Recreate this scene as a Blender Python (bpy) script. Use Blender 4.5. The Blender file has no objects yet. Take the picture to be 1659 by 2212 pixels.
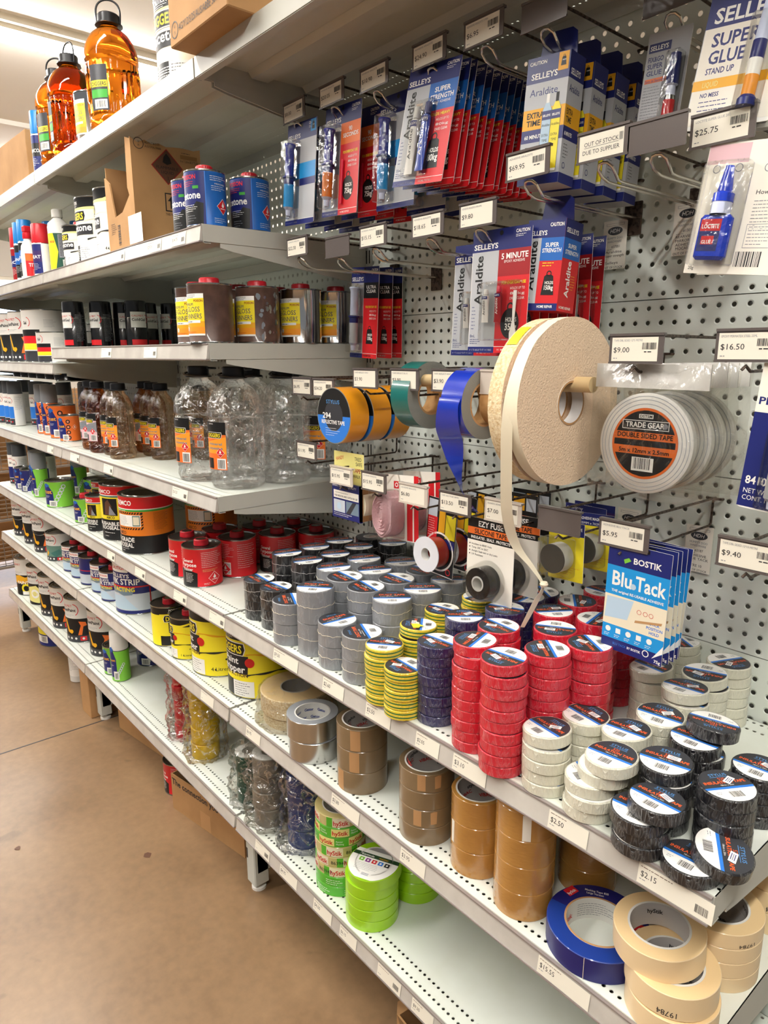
import bpy, bmesh, math, random
from mathutils import Vector, Matrix
random.seed(7)
SC = bpy.context.scene
COL = SC.collection
PI = math.pi
S = 0.001
FZ = 1500.0
def V(x, y, z): return Vector((x*S, y*S, (z+FZ)*S))

# ---------------------------------------------------------------- camera
cd = bpy.data.cameras.new('camera'); cam = bpy.data.objects.new('camera', cd); COL.objects.link(cam)
cd.sensor_fit = 'HORIZONTAL'; cd.sensor_width = 36.0; cd.lens = 1512.04/1659*36.0
cd.clip_start = 0.02; cd.clip_end = 60
cam.matrix_world = Matrix.Translation(V(786.6, -1203.1, -75.6)) @ Matrix.Rotation(math.radians(49.782), 4, 'Z') @ Matrix.Rotation(math.radians(77.213), 4, 'X') @ Matrix.Rotation(math.radians(-0.238), 4, 'Z')
SC.camera = cam
SC.view_settings.view_transform = 'Standard'; SC.view_settings.look = 'None'
SC.view_settings.gamma = 1.0; SC.view_settings.use_curve_mapping = False
SC.view_settings.exposure = 0.0
SC.cycles.max_bounces = 9; SC.cycles.transparent_max_bounces = 24; SC.cycles.transmission_bounces = 8
SC.cycles.sample_clamp_indirect = 6.0; SC.cycles.caustics_refractive = False; SC.cycles.caustics_reflective = False
# ---------------------------------------------------------------- world (light of the rest of the store)
W = bpy.data.worlds.new('world'); SC.world = W; W.use_nodes = True
bg = W.node_tree.nodes['Background']; bg.inputs[0].default_value = (0.98, 0.99, 1.0, 1); bg.inputs[1].default_value = 0.2
TUBE_STRENGTH = 84.0

# ---------------------------------------------------------------- materials
def lin(h):
    h = h.lstrip('#'); r = [int(h[i:i+2], 16)/255 for i in (0, 2, 4)]
    return tuple((c/12.92 if c <= 0.04045 else ((c+0.055)/1.055)**2.4) for c in r) + (1,)
MATS = {}
def nn(nt, t, **kw):
    n = nt.nodes.new(t)
    for k, v in kw.items(): setattr(n, k, v)
    return n
def math_n(nt, op, a, b=None, c=None):
    n = nt.nodes.new('ShaderNodeMath'); n.operation = op
    for i, q in enumerate((a, b, c)):
        if q is None: continue
        if isinstance(q, (int, float)): n.inputs[i].default_value = q
        else: nt.links.new(q, n.inputs[i])
    return n.outputs[0]
def mat(name, col='#808080', rough=0.5, metal=0.0, coat=0.0, emit=0.0, trans=0.0, ior=1.45, bump=None, var=None, alpha=1.0, cbump=False):
    m = bpy.data.materials.new(name); m.use_nodes = True; nt = m.node_tree
    p = nt.nodes['Principled BSDF']; c = lin(col)
    p.inputs['Base Color'].default_value = c; p.inputs['Roughness'].default_value = rough
    p.inputs['Metallic'].default_value = metal; p.inputs['Coat Weight'].default_value = coat
    p.inputs['Coat Roughness'].default_value = 0.08
    p.inputs['Transmission Weight'].default_value = trans; p.inputs['IOR'].default_value = ior
    p.inputs['Alpha'].default_value = alpha
    if emit:
        p.inputs['Emission Color'].default_value = c; p.inputs['Emission Strength'].default_value = emit
    if bump or var:
        tc = nn(nt, 'ShaderNodeTexCoord')
    if var:   # (scale, other colour, lo, hi)
        sc, c2, lo, hi = var
        n = nn(nt, 'ShaderNodeTexNoise'); n.inputs['Scale'].default_value = sc; n.inputs['Detail'].default_value = 5
        nt.links.new(tc.outputs['Object'], n.inputs['Vector'])
        r = nn(nt, 'ShaderNodeMapRange'); r.inputs[1].default_value = lo; r.inputs[2].default_value = hi
        nt.links.new(n.outputs[0], r.inputs[0])
        mx = nn(nt, 'ShaderNodeMix', data_type='RGBA'); mx.inputs[6].default_value = c; mx.inputs[7].default_value = lin(c2)
        nt.links.new(r.outputs[0], mx.inputs[0]); nt.links.new(mx.outputs[2], p.inputs['Base Color'])
    if bump:  # (scale, strength, distance, stretch)
        sc, st, di = bump[:3]; z = bump[3] if len(bump) > 3 else 1
        mp = nn(nt, 'ShaderNodeMapping'); mp.inputs['Scale'].default_value = (1, 1, z)
        nt.links.new(tc.outputs['Object'], mp.inputs['Vector'])
        n = nn(nt, 'ShaderNodeTexNoise'); n.inputs['Scale'].default_value = sc; n.inputs['Detail'].default_value = 4; n.inputs['Distortion'].default_value = 0.6
        nt.links.new(mp.outputs[0], n.inputs['Vector'])
        h = n.outputs[0]
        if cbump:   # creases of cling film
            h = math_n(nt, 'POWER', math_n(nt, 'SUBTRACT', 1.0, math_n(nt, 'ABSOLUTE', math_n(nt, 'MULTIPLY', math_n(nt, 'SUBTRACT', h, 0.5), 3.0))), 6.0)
        b = nn(nt, 'ShaderNodeBump'); b.inputs['Strength'].default_value = st; b.inputs['Distance'].default_value = di
        nt.links.new(h, b.inputs['Height'])
        nt.links.new(b.outputs[0], p.inputs['Coat Normal' if cbump else 'Normal'])
        if cbump:
            b2 = nn(nt, 'ShaderNodeBump'); b2.inputs['Strength'].default_value = st*0.35; b2.inputs['Distance'].default_value = di
            nt.links.new(h, b2.inputs['Height']); nt.links.new(b2.outputs[0], p.inputs['Normal'])
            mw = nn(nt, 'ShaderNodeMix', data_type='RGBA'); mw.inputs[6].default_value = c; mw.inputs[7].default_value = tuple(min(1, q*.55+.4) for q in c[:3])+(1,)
            nt.links.new(math_n(nt, 'MULTIPLY', math_n(nt, 'POWER', h, 3.0), .2), mw.inputs[0]); nt.links.new(mw.outputs[2], p.inputs['Base Color'])  # whitish film crinkles, with their highlight streaks painted into the base colour
    MATS[name] = m
    return m
for n_, c_, r_ in [('white', '#f2f0ea', .45), ('black', '#141414', .42), ('navy', '#1b2468', .38), ('blue', '#1c62b4', .4), ('skyblue', '#1d93d8', .4),
        ('red', '#d01f26', .4), ('darkred', '#98131a', .4), ('orange', '#e8702a', .42), ('yellow', '#efdc2c', .4), ('green', '#3f9c38', .4), ('limeprint', '#7cc23c', .4),
        ('cream', '#e9e2cb', .5), ('greycard', '#b4b6ba', .4), ('ink', '#1c1c20', .5), ('greyink', '#85868c', .6), ('charcoal', '#34353a', .38),
        ('stripeblue', '#2f78d2', .4), ('textorange', '#f0622a', .45), ('textred', '#c8231e', .45), ('textblue', '#5c9fe0', .45), ('teal', '#3d6f68', .45),
        ('pink', '#e0b7bc', .6), ('purple', '#3a2560', .4), ('goldyellow', '#e8a91e', .42), ('paleyellow', '#e9e08c', .4), ('brownprint', '#5a3a28', .5),
        ('amberlabel', '#f09a2c', .42), ('paper', '#efe9dc', .7), ('ticketpaper', '#e6e0d0', .75), ('greenprint', '#2f6d3c', .45), ('darkgreen', '#1e4d3d', .4), ('tan', '#b98d5f', .75),
        ('violet', '#8a2d8e', .5), ('stripgreen', '#1f3f22', .42), ('steelblue', '#6f8292', .45), ('picgrey', '#c3cad3', .45), ('picgreen', '#5e7f73', .5), ('hazyblue', '#b8cfe0', .5)]:
    mat(n_, c_, r_)
mat('gloss_black', '#101012', .25, coat=.5)
mat('cap_black', '#17171a', .35, bump=(900, .2, .0004, .02))
mat('cap_red', '#c4202c', .35)
mat('cap_grey', '#8b8f94', .4)
mat('cap_darkgrey', '#4b4f54', .4)
mat('cap_white', '#eceae4', .4)
mat('cap_blue', '#1d7fc8', .35)
mat('tin', '#b9b9b4', .22, 1.0, var=(30, '#8d8c86', .4, .7))
mat('tin_lid', '#a7a8a4', .2, 1.0)
mat('chrome', '#e0e0e0', .12, 1.0)
mat('dark_tin', '#56524e', .3, .9)
mat('brown_paint', '#4a342c', .42, coat=.3, bump=(60, .3, .002), var=(40, '#5d443a', .4, .7))
mat('shelf_paint', '#d9dbd4', .38, coat=.15, var=(6, '#cfcfc0', .45, .75))
mat('lip_paint', '#bdbcb2', .42)
mat('strip_plastic', '#b9b4ac', .25, coat=.6, var=(14, '#cac6be', .4, .7))
mat('strip_edge', '#8d8380', .3, coat=.5)
mat('post_paint', '#c9cdc6', .4)
mat('hook_steel', '#5a4c42', .42, .55, bump=(400, .5, .0006), var=(160, '#33271f', .45, .6))
mat('hook_chrome', '#cbc4ba', .22, .95)
mat('holder_plastic', '#5b5350', .22, coat=.5)
mat('clear_holder', '#c9beb2', .2, coat=.6)
mat('ceiling_paint', '#f1ede6', .9)
mat('wall_paint', '#d9d2c8', .9)
mat('housing', '#f1ead9', .6)
mat('tube_glow', '#fffcf6', .5, emit=TUBE_STRENGTH)
mat('daylight', '#d4e6ff', .5, emit=2.2)
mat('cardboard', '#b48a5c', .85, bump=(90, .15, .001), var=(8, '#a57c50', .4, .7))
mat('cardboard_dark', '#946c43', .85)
mat('rubber', '#222222', .6)
mat('wood_dowel', '#d8bc8c', .6, bump=(60, .3, .001, .1))
mat('paper_core', '#b98e5a', .8, var=(50, '#a87c4a', .4, .6))
mat('core_grey', '#c2bdb9', .6)
mat('core_white', '#dcdad4', .6)
# tape bodies, in crinkled film
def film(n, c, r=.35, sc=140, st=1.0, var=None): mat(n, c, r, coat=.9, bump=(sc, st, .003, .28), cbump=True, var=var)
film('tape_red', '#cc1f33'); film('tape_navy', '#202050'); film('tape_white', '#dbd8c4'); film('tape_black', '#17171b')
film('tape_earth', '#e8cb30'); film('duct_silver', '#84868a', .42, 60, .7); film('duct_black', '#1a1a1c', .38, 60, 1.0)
mat('pack_brown', '#877052', .3, coat=.6, bump=(30, .2, .002, .2), var=(12, '#7a6549', .4, .65))
mat('pack_clear', '#b98743', .22, coat=.8, bump=(60, .35, .002, 3), var=(25, '#a87637', .35, .7))
mat('pack_side', '#6e5b42', .35, coat=.4)
mat('foil', '#c8c8c6', .22, 1.0, bump=(50, .15, .001, .05))
mat('foil_side', '#a9adb2', .5, .4)
mat('lime_tape', '#9fd315', .35, coat=.5); mat('lime_side', '#8dbd12', .5)
mat('painter_green', '#54b22c', .4, coat=.3); mat('masking_tan', '#c8b87c', .5, coat=.3)
mat('masking_cream', '#ecd2a6', .5, coat=.45); mat('masking_side', '#e6c795', .6)
mat('masking_blue', '#1b3a8e', .4, coat=.7); mat('masking_navy', '#1d1d66', .4)
mat('foam_tape', '#eddcb8', .8, bump=(220, .8, .002), var=(200, '#cfae7b', .35, .7)); mat('foam_side', '#e9cdae', .9, bump=(300, 1, .002)); mat('liner', '#eadfc4', .5)
mat('double_sided', '#ece9e4', .5); mat('bag_red', '#d81f2c', .35, coat=.5); mat('bag_yellow', '#e8bd12', .35, coat=.5)
mat('bag_green', '#114a38', .4, coat=.5); mat('bag_blue', '#1b3274', .35, coat=.5); mat('bag_grey', '#83796c', .35, coat=.4)
mat('reflect_orange', '#eb9a14', .3, coat=.7, bump=(500, .25, .0008)); mat('reflect_teal', '#0f6660', .28, coat=.7); mat('reflect_blue', '#1736b4', .22, coat=.9); mat('tape_edge_grey', '#85857e', .5, bump=(400, .8, .001, 1))
mat('velcro_pink', '#e3b9bf', .8, bump=(160, 1.0, .003)); mat('spool_red', '#9a2a1e', .3, coat=.4); mat('spool_white', '#dedee2', .35)
mat('clear_plastic', '#ffffff', .08, alpha=.16, coat=.6)
mat('syringe_blue', '#2a2c96', .2, coat=.6); mat('tube_white', '#e0dcd6', .35); mat('tube_blue', '#2346ac', .3, coat=.4); mat('glue_blue', '#1f3fc4', .25, coat=.5); mat('nozzle_clear', '#cfd6f0', .3)
mat('adhesive_orange', '#e07a20', .3, coat=.4); mat('cap_pink', '#cf2440', .4); mat('magnet_grey', '#47443e', .5)
mat('mesh_brown', '#6d6258', .6)
mat('pet_amber', '#f48a1c', .03, trans=1.0, ior=1.28, bump=(26, .3, .003, .35))
def film_mat(name, frac, col='#ffffff', sc=30, crease=.4, tint='#fafaf8', rough=.12):
    m = bpy.data.materials.new(name); m.use_nodes = True; nt = m.node_tree; nt.nodes.clear()
    out = nn(nt, 'ShaderNodeOutputMaterial'); tr = nn(nt, 'ShaderNodeBsdfTransparent'); gl = nn(nt, 'ShaderNodeBsdfGlossy')
    tr.inputs[0].default_value = lin(tint); gl.inputs[0].default_value = lin(col); gl.inputs['Roughness'].default_value = rough
    tc = nn(nt, 'ShaderNodeTexCoord'); n = nn(nt, 'ShaderNodeTexNoise'); n.inputs['Scale'].default_value = sc; n.inputs['Detail'].default_value = 5; n.inputs['Distortion'].default_value = 1.2
    nt.links.new(tc.outputs['Object'], n.inputs['Vector'])
    b = nn(nt, 'ShaderNodeBump'); b.inputs['Strength'].default_value = 1; b.inputs['Distance'].default_value = .012
    nt.links.new(n.outputs[0], b.inputs['Height']); nt.links.new(b.outputs[0], gl.inputs['Normal'])
    fr = nn(nt, 'ShaderNodeFresnel'); fr.inputs[0].default_value = 1.4
    cre = math_n(nt, 'POWER', math_n(nt, 'SUBTRACT', 1.0, math_n(nt, 'MINIMUM', math_n(nt, 'ABSOLUTE', math_n(nt, 'MULTIPLY', math_n(nt, 'SUBTRACT', n.outputs[0], 0.5), 8.0)), 1.0)), 5.0)
    f = math_n(nt, 'ADD', math_n(nt, 'MULTIPLY', fr.outputs[0], .5), frac); f = math_n(nt, 'MINIMUM', math_n(nt, 'ADD', f, math_n(nt, 'MULTIPLY', cre, crease)), .8)
    mx = nn(nt, 'ShaderNodeMixShader'); nt.links.new(f, mx.inputs[0]); nt.links.new(tr.outputs[0], mx.inputs[1]); nt.links.new(gl.outputs[0], mx.inputs[2])
    nt.links.new(mx.outputs[0], out.inputs[0]); MATS[name] = m
film_mat('cellophane', .02, sc=26, crease=.5, rough=.12); film_mat('bag_film', .015, sc=14, crease=.13); film_mat('blister', .01, sc=6, crease=.0)
film_mat('pet', .025, sc=26, crease=.5, tint='#ffffff', rough=.05); film_mat('pet_tea', .04, sc=28, crease=.2, tint='#ecdcc6', rough=.06); film_mat('pet_brown', .04, sc=28, crease=.12, tint='#d39a58', rough=.07)

def holes_mat(name, base, pitch_x, rows=None, pitch_z=None, r=3.0, rim=5.0, rough=.42, glow=None):
    """sheet metal with punched round holes (real see-through). rows: list of Y values in mm (shelf), else a grid in X,Z"""
    m = bpy.data.materials.new(name); m.use_nodes = True; nt = m.node_tree; p = nt.nodes['Principled BSDF']; out = nt.nodes['Material Output']
    p.inputs['Base Color'].default_value = lin(base); p.inputs['Roughness'].default_value = rough; p.inputs['Coat Weight'].default_value = .1
    g = nn(nt, 'ShaderNodeNewGeometry'); sp = nn(nt, 'ShaderNodeSeparateXYZ'); nt.links.new(g.outputs['Position'], sp.inputs[0])
    x = math_n(nt, 'MULTIPLY', sp.outputs[0], 1000.0)
    def cell(v, pitch, off=0.0):
        q = math_n(nt, 'ADD', math_n(nt, 'DIVIDE', math_n(nt, 'SUBTRACT', v, off), pitch), 0.5)
        return math_n(nt, 'MULTIPLY', math_n(nt, 'SUBTRACT', math_n(nt, 'FRACT', q), 0.5), pitch)
    dx = cell(x, pitch_x)
    if rows:
        y = math_n(nt, 'MULTIPLY', sp.outputs[1], 1000.0); dy = None
        for rr in rows:
            a = math_n(nt, 'ABSOLUTE', math_n(nt, 'SUBTRACT', y, rr)); dy = a if dy is None else math_n(nt, 'MINIMUM', dy, a)
    else:
        z = math_n(nt, 'SUBTRACT', math_n(nt, 'MULTIPLY', sp.outputs[2], 1000.0), FZ); dy = cell(z, pitch_z)
    d = math_n(nt, 'SQRT', math_n(nt, 'ADD', math_n(nt, 'MULTIPLY', dx, dx), math_n(nt, 'MULTIPLY', dy, dy)))
    hole = math_n(nt, 'LESS_THAN', d, r)
    mr = nn(nt, 'ShaderNodeMapRange', interpolation_type='SMOOTHSTEP'); mr.inputs[1].default_value = r*.7; mr.inputs[2].default_value = rim; nt.links.new(d, mr.inputs[0])
    b = nn(nt, 'ShaderNodeBump'); b.inputs['Strength'].default_value = .9; b.inputs['Distance'].default_value = .0016
    nt.links.new(mr.outputs[0], b.inputs['Height']); nt.links.new(b.outputs[0], p.inputs['Normal'])
    no = nn(nt, 'ShaderNodeTexNoise'); no.inputs['Scale'].default_value = 5; no.inputs['Detail'].default_value = 6; nt.links.new(g.outputs['Position'], no.inputs['Vector'])
    c = lin(base); mx = nn(nt, 'ShaderNodeMix', data_type='RGBA'); mx.inputs[6].default_value = c; mx.inputs[7].default_value = (c[0]*.9, c[1]*.89, c[2]*.84, 1)
    rr2 = nn(nt, 'ShaderNodeMapRange'); rr2.inputs[1].default_value = .5; rr2.inputs[2].default_value = .72; nt.links.new(no.outputs[0], rr2.inputs[0])
    nt.links.new(rr2.outputs[0], mx.inputs[0]); nt.links.new(mx.outputs[2], p.inputs['Base Color'])
    tr = nn(nt, 'ShaderNodeBsdfTransparent'); ms = nn(nt, 'ShaderNodeMixShader')
    nt.links.new(hole, ms.inputs[0]); nt.links.new(p.outputs[0], ms.inputs[1]); nt.links.new(tr.outputs[0], ms.inputs[2]); nt.links.new(ms.outputs[0], out.inputs[0])
    MATS[name] = m
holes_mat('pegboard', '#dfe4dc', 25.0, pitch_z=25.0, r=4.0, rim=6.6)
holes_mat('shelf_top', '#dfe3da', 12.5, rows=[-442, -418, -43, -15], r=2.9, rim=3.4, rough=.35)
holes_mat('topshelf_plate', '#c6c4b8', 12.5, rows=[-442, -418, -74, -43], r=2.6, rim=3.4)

# floor
m = mat('floor_concrete', '#b08657', .28); nt = m.node_tree; p = nt.nodes['Principled BSDF']
g = nn(nt, 'ShaderNodeNewGeometry'); n1 = nn(nt, 'ShaderNodeTexNoise'); n1.inputs['Scale'].default_value = 1.7; n1.inputs['Detail'].default_value = 8; n1.inputs['Roughness'].default_value = .62
n2 = nn(nt, 'ShaderNodeTexNoise'); n2.inputs['Scale'].default_value = 38; n2.inputs['Detail'].default_value = 6
n3 = nn(nt, 'ShaderNodeTexNoise'); n3.inputs['Scale'].default_value = 6.5; n3.inputs['Detail'].default_value = 4; n3.inputs['Distortion'].default_value = .8
for q in (n1, n2, n3): nt.links.new(g.outputs['Position'], q.inputs['Vector'])
cr = nn(nt, 'ShaderNodeValToRGB'); cr.color_ramp.elements[0].position = .3; cr.color_ramp.elements[0].color = lin('#765c42'); cr.color_ramp.elements[1].position = .7; cr.color_ramp.elements[1].color = lin('#967858')
nt.links.new(n1.outputs[0], cr.inputs[0])
ma = nn(nt, 'ShaderNodeMapRange'); ma.inputs[1].default_value = .35; ma.inputs[2].default_value = .75; ma.inputs[3].default_value = .9; ma.inputs[4].default_value = 1.1; nt.links.new(n2.outputs[0], ma.inputs[0])
mb_ = nn(nt, 'ShaderNodeMapRange'); mb_.inputs[1].default_value = .68; mb_.inputs[2].default_value = .74; mb_.inputs[3].default_value = 1.0; mb_.inputs[4].default_value = .78; nt.links.new(n3.outputs[0], mb_.inputs[0])
vm = nn(nt, 'ShaderNodeVectorMath', operation='SCALE'); nt.links.new(cr.outputs[0], vm.inputs[0]); nt.links.new(math_n(nt, 'MULTIPLY', ma.outputs[0], mb_.outputs[0]), vm.inputs['Scale'])
nt.links.new(vm.outputs[0], p.inputs['Base Color'])
nt.links.new(math_n(nt, 'ADD', math_n(nt, 'MULTIPLY', n1.outputs[0], .3), .22), p.inputs['Roughness'])
p.inputs['Coat Weight'].default_value = .25; p.inputs['Coat Roughness'].default_value = .25

# ---------------------------------------------------------------- mesh helpers (millimetres, local)
class MB:
    def __init__(s): s.v = []; s.f = []; s.m = []; s.mats = []
    def mi(s, n):
        if n not in s.mats: s.mats.append(n)
        return s.mats.index(n)
    def add(s, vs, fs, m):
        o = len(s.v); s.v += [tuple(q) for q in vs]
        mi = s.mi(m) if isinstance(m, str) else None
        for k, f in enumerate(fs):
            s.f.append([o+i for i in f]); s.m.append(mi if mi is not None else s.mi(m[k]))
    def box(s, x0, x1, y0, y1, z0, z1, m, b=0):
        if b:
            # chamfered box: octagonal rings
            P = []
            for z, i in ((z0, b), (z0+b, 0), (z1-b, 0), (z1, b)):
                P.append([(x0+i+b*(i == 0), y0+i, z), (x1-i-b*(i == 0), y0+i, z), (x1-i, y0+i+b*(i == 0), z), (x1-i, y1-i-b*(i == 0), z), (x1-i-b*(i == 0), y1-i, z), (x0+i+b*(i == 0), y1-i, z), (x0+i, y1-i-b*(i == 0), z), (x0+i, y0+i+b*(i == 0), z)])
            vs = [q for r in P for q in r]; fs = [[7, 6, 5, 4, 3, 2, 1, 0], [24+i for i in range(8)]]
            for k in range(3):
                for i in range(8): fs.append([k*8+i, k*8+(i+1) % 8, k*8+8+(i+1) % 8, k*8+8+i])
            s.add(vs, fs, m); return s
        vs = [(x0, y0, z0), (x1, y0, z0), (x1, y1, z0), (x0, y1, z0), (x0, y0, z1), (x1, y0, z1), (x1, y1, z1), (x0, y1, z1)]
        s.add(vs, [[0, 3, 2, 1], [4, 5, 6, 7], [0, 1, 5, 4], [1, 2, 6, 5], [2, 3, 7, 6], [3, 0, 4, 7]], m); return s
    def lathe(s, prof, m, seg=40, cx=0, cy=0, cz=0, axis='z', sq=None):
        """prof: (r,z) or (r,z,mat-of-the-segment-that-ends-here)"""
        rings = []; o0 = len(s.v)
        for q in prof:
            r, z = q[0], q[1]
            n = 1 if r < 1e-6 else seg
            rings.append((len(s.v), n))
            for i in range(n):
                a = 2*PI*i/seg; c, d = r*math.cos(a), r*math.sin(a)
                if sq: c, d = sq(a, r, z)
                if axis == 'z': s.v.append((cx+c, cy+d, cz+z))
                elif axis == 'y': s.v.append((cx+c, cy-z, cz+d))     # z along -Y
                else: s.v.append((cx+z, cy+c, cz+d))
        for k in range(1, len(prof)):
            mm = prof[k][2] if len(prof[k]) > 2 else m; mi = s.mi(mm)
            (a, na), (b, nb) = rings[k-1], rings[k]
            for i in range(seg):
                j = (i+1) % seg
                if na == 1 and nb == 1: continue
                if na == 1: f = [a, b+j, b+i]
                elif nb == 1: f = [a+i, a+j, b]
                else: f = [a+i, a+j, b+j, b+i]
                s.f.append(f); s.m.append(mi)
        return s
    def tube(s, pts, r, m, seg=8, closed=False, radii=None):
        P = [Vector(q) for q in pts]; n = len(P); o = len(s.v); up = None
        for i, q in enumerate(P):
            t = (P[(i+1) % n]-P[i-1]) if (closed or 0 < i < n-1) else (P[1]-P[0] if i == 0 else P[-1]-P[-2])
            t.normalize()
            if up is None: up = Vector((0, 0, 1)) if abs(t.z) < .9 else Vector((1, 0, 0))
            u = (up-t*up.dot(t)).normalized(); w = t.cross(u); up = u
            rr = radii[i] if radii else r
            for k in range(seg):
                a = 2*PI*k/seg; s.v.append(tuple(q+u*math.cos(a)*rr+w*math.sin(a)*rr))
        mi = s.mi(m)
        for i in range(n if closed else n-1):
            for k in range(seg):
                a = o+i*seg; b = o+((i+1) % n)*seg; j = (k+1) % seg
                s.f.append([a+k, b+k, b+j, a+j]); s.m.append(mi)
        if not closed:
            s.f.append([o+k for k in range(seg)]); s.m.append(mi); s.f.append([o+(n-1)*seg+k for k in reversed(range(seg))]); s.m.append(mi)
        return s
    def xf(s, M, start=0):
        for i in range(start, len(s.v)): s.v[i] = tuple(M @ Vector(s.v[i]))
        return s
    def mesh(s, name):
        me = bpy.data.meshes.new(name); me.from_pydata([(a*S, b*S, c*S) for a, b, c in s.v], [], s.f)
        for n in s.mats: me.materials.append(MATS[n])
        me.polygons.foreach_set('material_index', s.m); me.polygons.foreach_set('use_smooth', [True]*len(s.f))
        me.update(); me.validate(clean_customdata=False)
        me.set_sharp_from_angle(angle=math.radians(32))
        return me
    def build(s, name, parent=None, loc=None, label=None):
        o = bpy.data.objects.new(name, s.mesh(name)); COL.objects.link(o)
        if parent: o.parent = parent
        if loc is not None: o.location = loc
        if label: o['label'] = label
        return o
def tag(o, label=None, cat=None, group=None, kind=None):
    if label: o['label'] = label
    if cat: o['category'] = cat
    if group: o['group'] = group
    if kind: o['kind'] = kind
    return o
def thing(name, label, cat, x, y, z, rz=0, group=None):
    o = bpy.data.objects.new(name, None); COL.objects.link(o); o.empty_display_size = .02
    o.location = V(x, y, z); o.rotation_euler = (0, 0, math.radians(rz))
    return tag(o, label, cat, group)
def copy_tree(o, parent=None):
    c = o.copy(); COL.objects.link(c)
    if parent is not None: c.parent = parent
    for ch in o.children: copy_tree(ch, c)
    return c
def sub_of(t, *names):
    """the part of t that carries a print or label (so that it becomes its sub-part)"""
    for c in t.children:
        if c.name.split('.')[0] in names: return c
    return t
PROTO = {}
def put(key, maker, label, x, y, z, rz=0, group=None, tilt=None, cat=None):
    """first call builds the thing, later calls copy it with its parts"""
    if key not in PROTO:
        o = maker(); PROTO[key] = o
    else: o = copy_tree(PROTO[key])
    o.location = V(x, y, z); o.rotation_euler = (math.radians(tilt[0]) if tilt else 0, math.radians(tilt[1]) if tilt else 0, math.radians(rz))
    o['label'] = label
    if cat: o['category'] = cat
    if group: o['group'] = group
    elif 'group' in o: del o['group']
    return o
def base(name, cat): return thing(name, '', cat, 0, 0, 0)

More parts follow.
